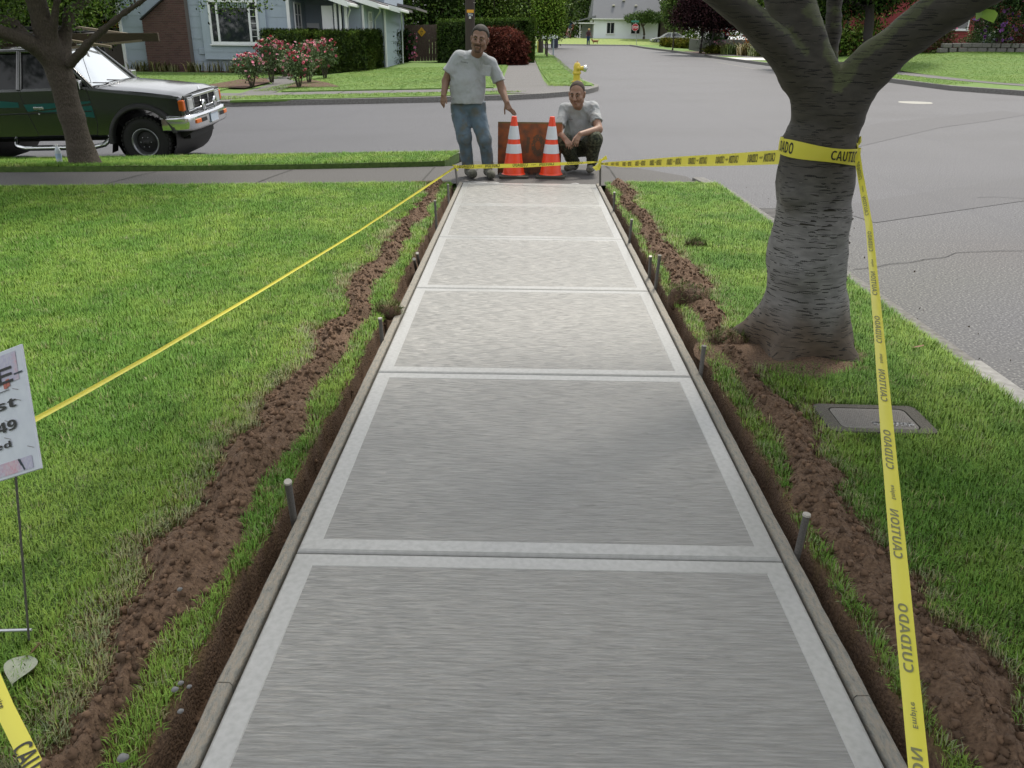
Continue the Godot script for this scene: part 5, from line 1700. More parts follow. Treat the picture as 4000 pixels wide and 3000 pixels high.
func street_trees() -> void:
	var lm := leaf_mesh(9, 0.6, 75, 0.5)
	M.tree_leaf = lm
	var lime := [Color(0.22, 0.37, 0.04), Color(0.28, 0.42, 0.06), Color(0.16, 0.30, 0.035)]
	var y: Vector3 = Vector3(1.379, 0.715, -60.682)
	simple_tree("young_street_tree", "young lime-green street tree on the verge beside the mailboxes", y, 1.3, 0.05, [[Vector3(0, 3.6, 0), Vector3(1.05, 2.3, 1.05)], [Vector3(-0.25, 2.4, 0), Vector3(0.95, 1.1, 0.9)], [Vector3(0.35, 2.2, 0), Vector3(0.85, 1.0, 0.8)], [Vector3(0, 5.6, 0), Vector3(0.8, 1.6, 0.8)]], 2600, 0.2, lime, lm)
	var plum := [Color(0.055, 0.022, 0.026), Color(0.085, 0.032, 0.038), Color(0.035, 0.018, 0.02)]
	var p1: Vector3 = Vector3(14.471, 0.943, -74.539)
	simple_tree("plum_tree", "purple-leaved plum tree, the left of the pair by the street", p1, 1.5, 0.09, [[Vector3(0.2, 3.4, 0), Vector3(2.0, 1.7, 1.8)], [Vector3(-1.4, 2.9, 0.2), Vector3(1.3, 1.0, 1.3)], [Vector3(0.4, 5.0, 0), Vector3(1.6, 1.5, 1.5)], [Vector3(-0.9, 4.4, 0), Vector3(1.3, 1.2, 1.3)]], 3400, 0.24, plum, lm, M.dark_bark, 0.45, "pair of plum trees")
	var p2: Vector3 = Vector3(14.975, 0.922, -73.248)
	simple_tree("plum_tree", "purple-leaved plum tree, the right of the pair by the street", p2, 1.4, 0.09, [[Vector3(0.5, 3.3, 0), Vector3(2.0, 1.6, 1.8)], [Vector3(1.7, 2.7, 0.2), Vector3(1.2, 0.9, 1.3)], [Vector3(0.6, 4.9, 0), Vector3(1.6, 1.5, 1.5)]], 3000, 0.24, plum, lm, M.dark_bark, 0.45, "pair of plum trees")
	var s: Vector3 = Vector3(13.651, 1.094, -83.664)
	simple_tree("slender_tree", "slender young tree with pale green leaves before the golden shrubs", s, 1.8, 0.06, [[Vector3(0, 3.0, 0), Vector3(1.0, 1.3, 1.0)], [Vector3(0.3, 4.4, 0), Vector3(0.9, 1.3, 0.9)], [Vector3(-0.5, 3.6, 0), Vector3(0.8, 1.0, 0.8)]], 1100, 0.24, [Color(0.13, 0.23, 0.05), Color(0.18, 0.28, 0.06)], lm)
	var u := px_at(2513, 158, 119.0)
	simple_tree("umbrella_tree", "flat-topped umbrella shaped tree in front of the white house", u, 2.0, 0.14, [[Vector3(-0.9, 2.75, 0), Vector3(1.8, 0.55, 1.3)], [Vector3(1.0, 2.8, 0), Vector3(1.6, 0.6, 1.3)], [Vector3(0.2, 3.1, 0), Vector3(1.3, 0.5, 1.0)]], 1300, 0.24, [Color(0.09, 0.17, 0.035), Color(0.13, 0.22, 0.05)], lm)
	var big := px_at(3372, 240, 47.0)
	big.y = gh(big.x, big.z)
	simple_tree("shade_tree", "big dark-trunked shade tree across the street right of the cherry", big, 3.4, 0.26, [[Vector3(0, 5.2, -1), Vector3(4.0, 2.2, 3.0)], [Vector3(-2.2, 3.4, -2.5), Vector3(2.2, 1.6, 1.6)], [Vector3(0.9, 3.9, -2.5), Vector3(1.4, 1.3, 1.4)], [Vector3(-0.3, 4.4, 1.2), Vector3(2.2, 1.0, 1.4)]], 5200, 0.27, [Color(0.05, 0.11, 0.018), Color(0.08, 0.15, 0.025), Color(0.035, 0.075, 0.014)], lm, M.dark_bark)

func backdrop_trees() -> void:
	var lm: Mesh = M.tree_leaf
	var dk := [Color(0.06, 0.115, 0.022), Color(0.095, 0.16, 0.03), Color(0.042, 0.08, 0.018)]
	var md := [Color(0.11, 0.195, 0.03), Color(0.155, 0.245, 0.042), Color(0.075, 0.135, 0.022)]
	var li := [Color(0.13, 0.22, 0.03), Color(0.10, 0.18, 0.03), Color(0.17, 0.26, 0.045)]
	# u, distance, crown radius, bottom height, tint, clusters, label
	for q in [
		[1650, 66, 3.6, 0.5, dk, 2600, "dense dark tree behind the brown fence's yellow sign"],
		[1800, 70, 4.0, 0.8, md, 2600, "broad green tree above the tall hedge, left of the utility pole"],
		[1930, 68, 2.2, 0.4, li, 1200, "bright yellow-green tree top showing over the tall hedge"],
		[1960, 88, 4.5, 0.3, dk, 2400, "dark spreading tree behind the tall hedge and utility pole"],
		[2060, 96, 4.5, 0.0, dk, 2400, "deep green tree behind the end of the tall hedge"],
		[2235, 136, 4.6, 0.0, dk, 2400, "dark tree filling the gap behind the young lime-green tree"],
		[2290, 146, 6.0, 0.3, dk, 2400, "tall dark tree rising left of the white house porch"],
		[2195, 122, 2.2, 0.0, md, 900, "green shrub-like tree beside the far street end"],
		[2420, 150, 7.0, 0.0, md, 2000, "large tree behind the white house roof"],
		[2600, 138, 5.0, 0.0, dk, 1800, "dark tree right of the white house roof"],
		[2650, 134, 2.8, 0.3, li, 1000, "pale green tree between the white house and plum trees"],
		[2780, 118, 6.0, 0.3, md, 2000, "green tree behind the pair of plum trees"],
		[2960, 104, 4.2, 1.0, md, 1800, "tree with light leaves seen under the cherry's left limb"],
		[3060, 84, 4.0, 0.8, li, 2000, "yellow-green tree seen between the cherry's two left limbs"],
		[3215, 66, 3.4, 0.2, md, 2400, "leafy green tree seen through the cherry tree's fork"],
		[3300, 58, 2.2, -0.6, li, 1300, "pale green willow-like shrub low behind the fork"],
		[3395, 64, 3.0, 0.0, dk, 2200, "dense dark green tree left of the red house"],
		[3600, 78, 5.0, 2.0, dk, 2200, "dark tree rising over the red house roof"],
		[3900, 72, 5.0, 1.5, dk, 2200, "dark tree behind the rhododendron at the right edge"],
		[90, 36, 2.8, 0.9, md, 2200, "bushy green tree behind the truck at the left edge"],
		[300, 42, 2.6, 0.6, li, 1600, "light green tree left of the blue house's corner"],
		[420, 62, 4.5, 0.5, md, 1800, "green tree between the neighbour house and blue house"],
		[1480, 74, 4.0, 1.5, li, 1600, "light green tree showing above the blue house's wing"]]:
		var g := px_at(q[0], 170, q[1])
		var at := on(g.x, g.z)
		var R: float = q[2]; var lo: float = q[3]
		simple_tree("backdrop_tree", q[6], at, maxf(lo, 0.3) + R * 0.4, 0.1 + R * 0.045, [[Vector3(0, lo + R * 1.5, 0), Vector3(R, R * 1.2, R)], [Vector3(-R * 0.6, lo + R * 0.75, R * 0.3), Vector3(R * 0.6, R * 0.7, R * 0.6)], [Vector3(R * 0.6, lo + R * 0.8, R * 0.3), Vector3(R * 0.6, R * 0.65, R * 0.6)], [Vector3(0.1, lo + R * 0.6, R * 0.5), Vector3(R * 0.65, R * 0.6, R * 0.5)]], q[5], 0.16 + R * 0.05, q[4], lm)
	# the rest of the neighbourhood's trees, one mass to the horizon
	var xf := []; var cc := PackedColorArray()
	for i in 11000:
		var x := rng.randf_range(-190.0, 210.0)
		var z := rng.randf_range(-165.0, -185.0)
		if i > 8200:   # unseen street trees behind the photographer, added to darken reflections and sky light
			x = rng.randf_range(-60.0, 60.0); z = rng.randf_range(26.0, 38.0)
		elif rng.randf() < 0.45:
			var sd := 1.0 if rng.randf() < 0.5 else -1.0
			x = sd * rng.randf_range(60.0, 80.0) - (18.0 if sd < 0 else -25.0); z = rng.randf_range(-20.0, -180.0)
		var hh := (15.0 if i <= 8200 else 9.0) + 5.0 * nz.get_noise_2d(x * 6.0, z * 6.0)
		var y := rng.randf() * hh
		xf.append(Transform3D(rbasis(rng.randf_range(0.9, 1.7)), on(x, z, y)))
		cc.append(vary(dk[rng.randi() % 3].lerp(md[rng.randi() % 3], 0.5 + nz.get_noise_2d(x * 5, z * 5)), 0.3))
	var tl := swarm("tree_line", lm, M.leaf, xf, cc, self)
	tl.set_meta("label", "far mass of mixed green trees closing the neighbourhood")

# ------------------------------------------------------------------ vehicles
# side profile pushed across the width with a chamfered rim
func bevel_prism(mb: MB, poly: PackedVector2Array, hw: float, bev: float, top_in := 0.0, y_ref := 0.0, y_top := 1.0) -> void:
	if Geometry2D.is_polygon_clockwise(poly):
		poly = poly.duplicate(); poly.reverse()
	var m := poly.size()
	var inn := PackedVector2Array()
	for i in m:
		var a := poly[(i + m - 1) % m]; var b := poly[i]; var c := poly[(i + 1) % m]
		var n1 := -(b - a).normalized().orthogonal(); var n2 := -(c - b).normalized().orthogonal()
		var bis := (n1 + n2).normalized()
		inn.append(b + bis * bev / maxf(0.5, bis.dot(n1)))
	var w := func(p: Vector2) -> float: return hw - top_in * clampf((p.y - y_ref) / (y_top - y_ref), 0.0, 1.0)
	for i in m:
		var j := (i + 1) % m
		var a := poly[i]; var b := poly[j]; var c := inn[i]; var d := inn[j]
		var za: float = w.call(a) - bev; var zb: float = w.call(b) - bev
		mb.quad(Vector3(a.x, a.y, za), Vector3(a.x, a.y, -za), Vector3(b.x, b.y, -zb), Vector3(b.x, b.y, zb))
		var zc: float = w.call(c); var zd: float = w.call(d)
		mb.quad(Vector3(c.x, c.y, zc), Vector3(a.x, a.y, za), Vector3(b.x, b.y, zb), Vector3(d.x, d.y, zd))
		mb.quad(Vector3(a.x, a.y, -za), Vector3(c.x, c.y, -zc), Vector3(d.x, d.y, -zd), Vector3(b.x, b.y, -zb))
	var id := Geometry2D.triangulate_polygon(inn)
	for k in range(0, id.size(), 3):
		var a := inn[id[k]]; var b := inn[id[k + 1]]; var d := inn[id[k + 2]]
		if (b - a).cross(d - a) < 0:
			var sw := b; b = d; d = sw
		mb.tri(Vector3(a.x, a.y, w.call(a)), Vector3(b.x, b.y, w.call(b)), Vector3(d.x, d.y, w.call(d)))
		mb.tri(Vector3(a.x, a.y, -w.call(a)), Vector3(d.x, d.y, -w.call(d)), Vector3(b.x, b.y, -w.call(b)))

func arc_pts(cx: float, cy: float, r: float, a0: float, a1: float, n: int) -> Array:
	var o := []
	for i in n + 1:
		var a := lerpf(a0, a1, float(i) / n)
		o.append(Vector2(cx + cos(a) * r, cy + sin(a) * r))
	return o

func wheel(parent: Node3D, c: Vector3, r: float, w: float, side: float, rim_r: float, lip: Material, hub: Material, treads := 0) -> void:
	var xf := Transform3D(Basis(Vector3.RIGHT, PI / 2 * side), c)   # axle along +z * side
	var mb := MB.new()
	mb.lathe([Vector2(rim_r * 0.98, -w / 2 + 0.01), Vector2(r * 0.86, -w / 2), Vector2(r * 0.97, -w / 2 + 0.03), Vector2(r, -w * 0.25), Vector2(r, w * 0.25), Vector2(r * 0.97, w / 2 - 0.03), Vector2(r * 0.86, w / 2), Vector2(rim_r, w / 2 - 0.012), Vector2(rim_r * 0.96, w / 2 - 0.06)], 40, xf)
	for i in treads:
		var a := TAU * i / treads
		for k in 3:
			var p := Vector3(cos(a + k * 0.05) * (r + 0.002), (k - 1) * w * 0.3, sin(a + k * 0.05) * (r + 0.002))
			mb.box(xf * p, Vector3(0.022, w * 0.24, r * 4.4 / treads), xf.basis * Basis(Vector3.UP, -a - k * 0.05), 0.003)
	var wh := part("wheel", mb, M.rubber, parent)
	var rm := MB.new()
	rm.lathe([Vector2(rim_r * 0.70, w / 2 - 0.10), Vector2(rim_r * 0.80, w / 2 - 0.09), Vector2(rim_r * 0.86, w / 2 - 0.03), Vector2(rim_r * 0.95, w / 2 - 0.008), Vector2(rim_r * 1.02, w / 2 - 0.006), Vector2(rim_r * 1.03, w / 2 - 0.02)], 32, xf)
	part("rim", rm, lip, wh)
	var dk := MB.new()
	dk.lathe([Vector2(rim_r * 0.82, w / 2 - 0.095), Vector2(rim_r * 0.5, w / 2 - 0.055), Vector2(rim_r * 0.28, w / 2 - 0.045), Vector2(rim_r * 0.22, w / 2 - 0.005), Vector2(0.001, w / 2)], 24, xf)
	part("disc", dk, hub, wh)
	var nb := MB.new()
	for i in 6:
		var a := TAU * i / 6.0
		nb.lathe([Vector2(0.012, w / 2 - 0.05), Vector2(0.011, w / 2 - 0.025), Vector2(0.0, w / 2 - 0.02)], 6, xf * Transform3D(Basis(), Vector3(cos(a) * rim_r * 0.38, 0, sin(a) * rim_r * 0.38)))
	part("lug_nuts", nb, M.chrome, wh).set_meta("kind", "stuff")

func truck() -> void:
	var o := thing("pickup_truck", "dark green pickup with chrome bumper and lumber rack parked at the kerb", "pickup truck", Vector3(-5.6, gh(-5.6, -13.3) - 0.088, -13.33))
	o.rotation = Vector3(0.05, 0.0, 0.03)
	var paint := mat(lin(0.008, 0.012, 0.011), 0.2, 0.0, 1.0)
	paint.clearcoat_enabled = true; paint.clearcoat = 1.0; paint.clearcoat_roughness = 0.12
	var grey := mat(lin(0.035, 0.038, 0.04), 0.3, 0.3)
	var plastic := mat(lin(0.022, 0.022, 0.023), 0.6)
	var teal := mat(lin(0.010, 0.105, 0.105), 0.3)
	# lower body with both wheel arches cut out
	var pf := PackedVector2Array()
	for p in [Vector2(0.60, 0.50), Vector2(0.63, 0.60), Vector2(0.63, 0.90), Vector2(0.58, 0.965), Vector2(-0.60, 1.10), Vector2(-0.75, 1.12), Vector2(-2.45, 1.10), Vector2(-2.5, 1.02), Vector2(-3.95, 1.0), Vector2(-3.98, 0.5)]: pf.append(p)
	for p in arc_pts(-2.85, 0.36, 0.45, PI * 1.0, 0.0, 14):
		if p.y > 0.42: pf.append(p)
	pf.append(Vector2(-2.38, 0.42))
	pf.append(Vector2(-0.50, 0.42))
	var arc := arc_pts(0.0, 0.36, 0.455, PI - 0.13, 0.25, 16)
	for p in arc: pf.append(p)
	var bm := MB.new()
	bevel_prism(bm, pf, 0.80, 0.035)
	part("body", bm, paint, o)
	# crowned hood
	var hm := MB.new()
	var rows := []
	for i in 11:
		var t := i / 10.0
		var row := []
		for j in 15:
			var s := -1.0 + 2.0 * j / 14.0
			var x := lerpf(0.60, -0.62, t)
			var y := lerpf(0.985, 1.115, t) + 0.035 * (1.0 - s * s) + 0.012 * sin(t * PI) - (0.03 if i == 0 else 0.0)
			if absf(s) > 0.99: y -= 0.02
			row.append(Vector3(x + 0.02 * (1 - s * s) * (1 - t), y, -s * 0.755))
		rows.append(row)
	hm.grid(rows, false, true)
	var hood := part("hood", hm, paint, o)
	var em := MB.new()
	em.box(Vector3(0.6, 1.015, 0.0), Vector3(0.02, 0.06, 0.05), Basis(Vector3.BACK, 0.3), 0.01)
	part("ornament", em, M.chrome, hood)
	# greenhouse: glass between pillars, under a roof panel
	var bl := [Vector2(-0.68, 1.11), Vector2(-2.40, 1.08)]
	var A := Vector3(-0.68, 1.10, 0.74); var B := Vector3(-1.16, 1.60, 0.60); var C := Vector3(-2.30, 1.60, 0.60); var D := Vector3(-2.42, 1.08, 0.74)
	var fl := func(p: Vector3) -> Vector3: return Vector3(p.x, p.y, -p.z)
	var ws := MB.new()
	ws.grid([[fl.call(A) + Vector3(0.0, 0, 0), Vector3(-0.60, 1.10, 0), A], [fl.call(B).lerp(fl.call(A), 0.5), Vector3(-0.87, 1.36, 0), B.lerp(A, 0.5)], [fl.call(B), Vector3(-1.11, 1.61, 0), B]], false, true)
	part("windshield", ws, mat(lin(0.78, 0.82, 0.84), 0.04, 0.75, 0.9), o)
	var wsf := MB.new()
	wsf.tube([Vector3(-0.60, 1.12, 0.0) + Vector3(0, 0, -0.72), Vector3(-0.58, 1.115, 0), Vector3(-0.66, 1.12, 0.72)], [0.012], 6)
	for z in [-0.05, 0.4]:
		wsf.tube([Vector3(-0.57, 1.14, z), Vector3(-0.66, 1.17, z + 0.28)], [0.008], 5)
	part("wiper", wsf, M.dark, o).set_meta("kind", "stuff")
	for s in [1.0, -1.0]:
		var m := func(p: Vector3) -> Vector3: return Vector3(p.x, p.y, p.z * s)
		var g := MB.new()
		var q := [A + Vector3(-0.10, 0.01, 0.0), D + Vector3(0.02, 0.02, 0), C + Vector3(0.02, -0.04, 0.01), B + Vector3(-0.06, -0.04, 0.01)]
		if s > 0: g.quad(q[1], q[0], q[3], q[2])
		else: g.quad(m.call(q[0]), m.call(q[1]), m.call(q[2]), m.call(q[3]))
		part("side_glass", g, mat(lin(0.012, 0.014, 0.017), 0.06, 0.0, 0.45), o)
		var pl := MB.new()
		pl.tube([m.call(A + Vector3(0.02, -0.01, 0.0)), m.call(B)], [0.038, 0.034], 8)
		pl.tube([m.call(B), m.call(C)], [0.034, 0.034], 8)
		pl.tube([m.call(Vector3(-1.72, 1.09, 0.745)), m.call(Vector3(-1.66, 1.6, 0.605))], [0.05, 0.04], 8, true, 1.0)
		pl.tube([m.call(D), m.call(C)], [0.05, 0.04], 8)
		part("pillar", pl, paint, o)
		var tr := MB.new()
		tr.tube([m.call(Vector3(-0.82, 1.13, 0.755)), m.call(Vector3(-1.22, 1.565, 0.635))], [0.011], 6)
		part("door_trim", tr, M.chrome, o)
	var rf := MB.new()
	rows = []
	for i in 7:
		var row := []
		for j in 11:
			var s := -1.0 + j / 5.0
			row.append(Vector3(lerpf(-1.13, -2.33, i / 6.0), 1.615 + 0.045 * (1 - s * s) * sin(clampf(i / 6.0, 0.06, 0.94) * PI) + 0.012, -s * 0.61))
		rows.append(row)
	rf.grid(rows, false, true)
	part("roof", rf, paint, o)
	var bk := MB.new()
	bk.quad(Vector3(-2.42, 1.08, -0.74), Vector3(-2.30, 1.6, -0.6), Vector3(-2.30, 1.6, 0.6), Vector3(-2.42, 1.08, 0.74))
	part("rear_glass", bk, M.glass, o)
	# door: seam, handle, lock, mirror
	for s in [1.0, -1.0]:
		var dm := MB.new()
		for q in [[Vector2(-0.72, 1.1), Vector2(-0.66, 0.62)], [Vector2(-0.66, 0.62), Vector2(-0.7, 0.46)], [Vector2(-1.70, 1.08), Vector2(-1.66, 0.8)], [Vector2(-1.66, 0.8), Vector2(-1.56, 0.46)], [Vector2(-0.7, 0.46), Vector2(-1.56, 0.46)], [Vector2(-2.44, 1.0), Vector2(-2.40, 0.44)]]:
			var a: Vector2 = q[0]; var b: Vector2 = q[1]
			dm.tube([Vector3(a.x, a.y, 0.797 * s), Vector3(b.x, b.y, 0.797 * s)], [0.007], 5)
		part("door_seam", dm, M.dark, o)
		var sw := MB.new()
		for q in [[[-0.70, 0.93], [-1.68, 0.90], [-1.64, 0.80], [-0.69, 0.905]], [[-0.69, 0.87], [-1.5, 0.80], [-0.68, 0.70]], [[-1.75, 0.93], [-2.4, 0.99], [-2.4, 0.86], [-1.75, 0.86]]]:
			var pp := []
			for p in q: pp.append(Vector3(p[0], p[1], 0.8035 * s))
			sw.fan(pp, Vector3(0, 0, s))
		part("stripe", sw, teal, o)
		var ml := MB.new()
		ml.box(Vector3(-1.6, 0.775, 0.803 * s), Vector3(1.8, 0.018, 0.012), Basis(Vector3.BACK, 0.02), 0.004)
		part("side_moulding", ml, grey, o)
		var hn := MB.new()
		hn.box(Vector3(-1.47, 0.845, 0.812 * s), Vector3(0.15, 0.04, 0.025), Basis(), 0.008)
		hn.lathe([Vector2(0.014, 0.0), Vector2(0.012, 0.012), Vector2(0, 0.013)], 10, Transform3D(Basis(Vector3.RIGHT, PI / 2 * s), Vector3(-1.48, 0.765, 0.80 * s)))
		part("door_handle", hn, M.chrome, o)
		var mr := MB.new()
		mr.box(Vector3(-0.80, 1.16, 0.88 * s), Vector3(0.10, 0.15, 0.17), Basis(Vector3.UP, 0.15 * s), 0.03)
		mr.tube([Vector3(-0.80, 1.12, 0.78 * s), Vector3(-0.80, 1.12, 0.85 * s)], [0.02], 6)
		var mir := part("mirror", mr, M.dark, o)
		var mc := MB.new()
		mc.box(Vector3(-0.745, 1.16, 0.89 * s), Vector3(0.02, 0.12, 0.13), Basis(Vector3.UP, 0.15 * s), 0.008)
		part("mirror_cap", mc, M.chrome, mir)
		# fender flare
		var ff := MB.new()
		for cx in [0.0, -2.85]:
			rows = []
			for p in arc_pts(cx, 0.36, 0.455, PI + 0.05, 0.24, 22):
				var dn: Vector2 = (p - Vector2(cx, 0.36)).normalized()
				var row := []
				for q in [[0.0, 0.77], [0.0, 0.855], [0.012, 0.872], [0.06, 0.862], [0.075, 0.80]]:
					row.append(Vector3(p.x + dn.x * q[0], p.y + dn.y * q[0], q[1] * s))
				rows.append(row)
			ff.grid(rows, false, s > 0)
		part("fender_flare", ff, plastic, o)
		# running board: chrome tube with step pads
		var rb := MB.new()
		rb.tube([Vector3(-0.52, 0.42, 0.72 * s), Vector3(-0.60, 0.33, 0.86 * s), Vector3(-0.75, 0.30, 0.9 * s), Vector3(-1.75, 0.30, 0.9 * s), Vector3(-1.9, 0.33, 0.86 * s), Vector3(-1.96, 0.42, 0.72 * s)], [0.036], 10)
		var step := part("running_board", rb, M.chrome, o)
		var sp := MB.new()
		for x in [-0.95, -1.5]: sp.box(Vector3(x, 0.335, 0.9 * s), Vector3(0.3, 0.01, 0.05), Basis(), 0.004)
		part("step_pad", sp, plastic, step)
		var mf := MB.new()
		mf.grid([[Vector3(-0.53, 0.20, 0.62 * s), Vector3(-0.53, 0.20, 0.82 * s)], [Vector3(-0.50, 0.32, 0.62 * s), Vector3(-0.50, 0.32, 0.82 * s)], [Vector3(-0.50, 0.46, 0.62 * s), Vector3(-0.50, 0.46, 0.82 * s)]])
		part("mud_flap", mf, M.rubber, o)
	# chassis under the floor
	var ch := MB.new()
	ch.box(Vector3(-1.65, 0.42, 0), Vector3(4.4, 0.16, 1.0))
	ch.tube([Vector3(0, 0.35, -0.7), Vector3(0, 0.35, 0.7)], [0.05], 8)
	ch.tube([Vector3(-2.85, 0.35, -0.7), Vector3(-2.85, 0.35, 0.7)], [0.06], 8)
	part("chassis", ch, M.dark, o)
	for cx in [0.0, -2.85]:
		var ah := MB.new()
		ah.lathe([Vector2(0.45, -0.78), Vector2(0.45, 0.78)], 24, Transform3D(Basis(Vector3.RIGHT, PI / 2), Vector3(cx, 0.42, 0)))
		part("wheel_well", ah, M.dark, o)
	var lip := mat(lin(0.3, 0.31, 0.33), 0.35, 0.8)
	for cx in [0.0, -2.85]:
		for s in [1.0, -1.0]:
			wheel(o, Vector3(cx, 0.345, 0.725 * s), 0.345, 0.24, s, 0.195, lip, plastic, 34)
	# front: panel, grille with three openings, lamps, bumper, plate
	var fp := MB.new()
	fp.box(Vector3(0.625, 0.84, 0), Vector3(0.03, 0.26, 1.48), Basis(), 0.01)
	part("front_panel", fp, grey, o)
	var gr := MB.new()
	gr.box(Vector3(0.655, 0.935, 0), Vector3(0.035, 0.045, 0.94), Basis(), 0.01)
	gr.box(Vector3(0.655, 0.755, 0), Vector3(0.035, 0.03, 0.94), Basis(), 0.008)
	for z in [-0.46, -0.16, 0.16, 0.46]: gr.box(Vector3(0.652, 0.845, z), Vector3(0.035, 0.16, 0.03), Basis(), 0.008)
	var grille := part("grille", gr, M.chrome, o)
	for k in 3:
		var sl := MB.new()
		sl.box(Vector3(0.645, 0.80 + k * 0.045, 0), Vector3(0.015, 0.012, 0.9))
		part("slat", sl, plastic, grille)
	var gb := MB.new()
	gb.box(Vector3(0.636, 0.845, 0), Vector3(0.01, 0.17, 0.92))
	part("grille_back", gb, M.dark, grille)
	for s in [1.0, -1.0]:
		var hl := MB.new()
		hl.box(Vector3(0.648, 0.84, 0.57 * s), Vector3(0.035, 0.17, 0.19), Basis(), 0.02)
		var lamp := part("headlight", hl, mat(lin(0.55, 0.57, 0.58), 0.08, 0.3, 0.8), o)
		var bz := MB.new()
		for y in [0.75, 0.93]: bz.box(Vector3(0.652, y, 0.57 * s), Vector3(0.03, 0.014, 0.22), Basis(), 0.004)
		part("bezel", bz, M.chrome, lamp)
		var am := MB.new()
		am.box(Vector3(0.60, 0.84, 0.765 * s), Vector3(0.085, 0.155, 0.085), Basis(), 0.015)
		part("turn_signal", am, mat(lin(0.55, 0.11, 0.012), 0.25), o)
		var fg := MB.new()
		fg.lathe([Vector2(0.0, -0.04), Vector2(0.055, -0.03), Vector2(0.075, 0.0), Vector2(0.07, 0.012), Vector2(0.0, 0.018)], 18, Transform3D(Basis(Vector3.BACK, -PI / 2), Vector3(0.73, 0.80, 0.24 * s)))
		fg.tube([Vector3(0.72, 0.66, 0.24 * s), Vector3(0.72, 0.76, 0.24 * s)], [0.012], 6)
		part("driving_lamp", fg, M.chrome, o)
		var sg := MB.new()
		sg.box(Vector3(0.745, 0.605, 0.58 * s), Vector3(0.02, 0.06, 0.16), Basis(Vector3.UP, -0.1 * s), 0.006)
		part("bumper_signal", sg, mat(lin(0.7, 0.16, 0.03), 0.3), o)
		var vt := MB.new()
		vt.box(Vector3(0.752, 0.605, 0.36 * s), Vector3(0.014, 0.06, 0.24), Basis(), 0.004)
		part("bumper_vent", vt, M.dark, o)
	var bp := MB.new()
	rows = []
	for q in [[-0.86, 0.30], [-0.855, 0.45], [-0.82, 0.60], [-0.74, 0.695], [-0.55, 0.735], [0.0, 0.76], [0.55, 0.735], [0.74, 0.695], [0.82, 0.60], [0.855, 0.45], [0.86, 0.30]]:
		var z: float = q[0]; var x: float = q[1]
		var ins := Vector2(-x, -z * 0.3).normalized()
		var row := []
		for p in [[0.10, 0.50], [0.0, 0.49], [-0.01, 0.52], [-0.012, 0.66], [0.0, 0.70], [0.05, 0.712], [0.13, 0.70]]:
			row.append(Vector3(x - p[0] * absf(ins.x), p[1], z - signf(z) * p[0] * absf(ins.y) * 2.0))
		rows.append(row)
	bp.grid(rows, false, true)
	part("bumper", bp, M.chrome, o)
	var lp := MB.new()
	lp.box(Vector3(0.775, 0.60, 0.0), Vector3(0.012, 0.16, 0.31), Basis(), 0.004)
	var pl2 := part("licence_plate", lp, mat(lin(0.45, 0.52, 0.6), 0.5), o)
	var lf := MB.new()
	lf.box(Vector3(0.783, 0.67, 0.0), Vector3(0.006, 0.025, 0.31)); lf.box(Vector3(0.783, 0.53, 0.0), Vector3(0.006, 0.02, 0.31))
	part("plate_frame", lf, M.chrome, pl2)
	var vl := MB.new()
	vl.prism(PackedVector2Array([Vector2(0.30, 0.50), Vector2(0.70, 0.49), Vector2(0.5, 0.38), Vector2(0.3, 0.38)]), -0.6, 0.6)
	part("valance", vl, plastic, o)
	var an := MB.new()
	an.tube([Vector3(-0.72, 1.13, 0.60), Vector3(-0.78, 1.55, 0.58)], [0.004], 5)
	part("aerial", an, M.dark, o)
	# lumber rack
	var rk := MB.new()
	for x in [-1.05, -2.2]:
		for z in [-0.66, 0.66]: rk.tube([Vector3(x, 1.05 if x < -2 else 1.5, z * 1.05), Vector3(x - 0.03, 1.78, z)], [0.022], 6)
		rk.tube([Vector3(x - 0.03, 1.78, -0.78), Vector3(x - 0.03, 1.78, 0.78)], [0.024], 6)
	for z in [-0.68, 0.68]: rk.tube([Vector3(-0.95, 1.80, z), Vector3(-3.9, 1.80, z)], [0.024], 6)
	part("roof_rack", rk, M.dark, o)
	# lumber and rails lying on it, each a thing
	var wood := tmat(ntex(0.03, 4, [lin(0.05, 0.038, 0.025), lin(0.11, 0.085, 0.055)], 61), Vector3(0.6, 8, 8), 0.85)
	var pale := tmat(ntex(0.03, 4, [lin(0.22, 0.18, 0.13), lin(0.34, 0.28, 0.2)], 62), Vector3(0.6, 8, 8), 0.8)
	for q in [[Vector3(-8.886, 1.451, -13.000), Vector3(-5.374, 1.506, -12.900), 0.115, 0.045, wood, "wide brown plank on the truck rack reaching out over the hood"],
		[Vector3(-9.261, 1.573, -13.600), Vector3(-6.844, 1.630, -13.500), 0.05, 0.05, M.dark, "black steel rail on the truck rack behind the tree trunk"],
		[Vector3(-6.808, 1.632, -13.400), Vector3(-5.904, 1.540, -13.100), 0.035, 0.05, pale, "upper pale stick sloping forward on the truck rack"],
		[Vector3(-6.672, 1.454, -12.800), Vector3(-5.996, 1.369, -12.700), 0.032, 0.05, pale, "lower pale stick just above the truck's windshield"],
		[Vector3(-8.418, 1.164, -12.750), Vector3(-5.604, 1.459, -12.900), 0.03, 0.03, pale, "thin pale pole slanting up along the truck roof"],
		[Vector3(-8.467, 1.359, -12.900), Vector3(-6.739, 1.384, -13.200), 0.06, 0.05, wood, "dark lower board along the truck rack"]]:
		var a: Vector3 = q[0]; var b: Vector3 = q[1]
		var mb := MB.new()
		var d := (b - a).normalized()
		var sd := d.cross(Vector3.UP).normalized()
		mb.box((a + b) / 2, Vector3((b - a).length(), q[2], q[3]), Basis(d, sd.cross(d), sd), 0.004)
		solo("lumber", mb, q[4], q[5], "lumber", "lumber on the truck rack")

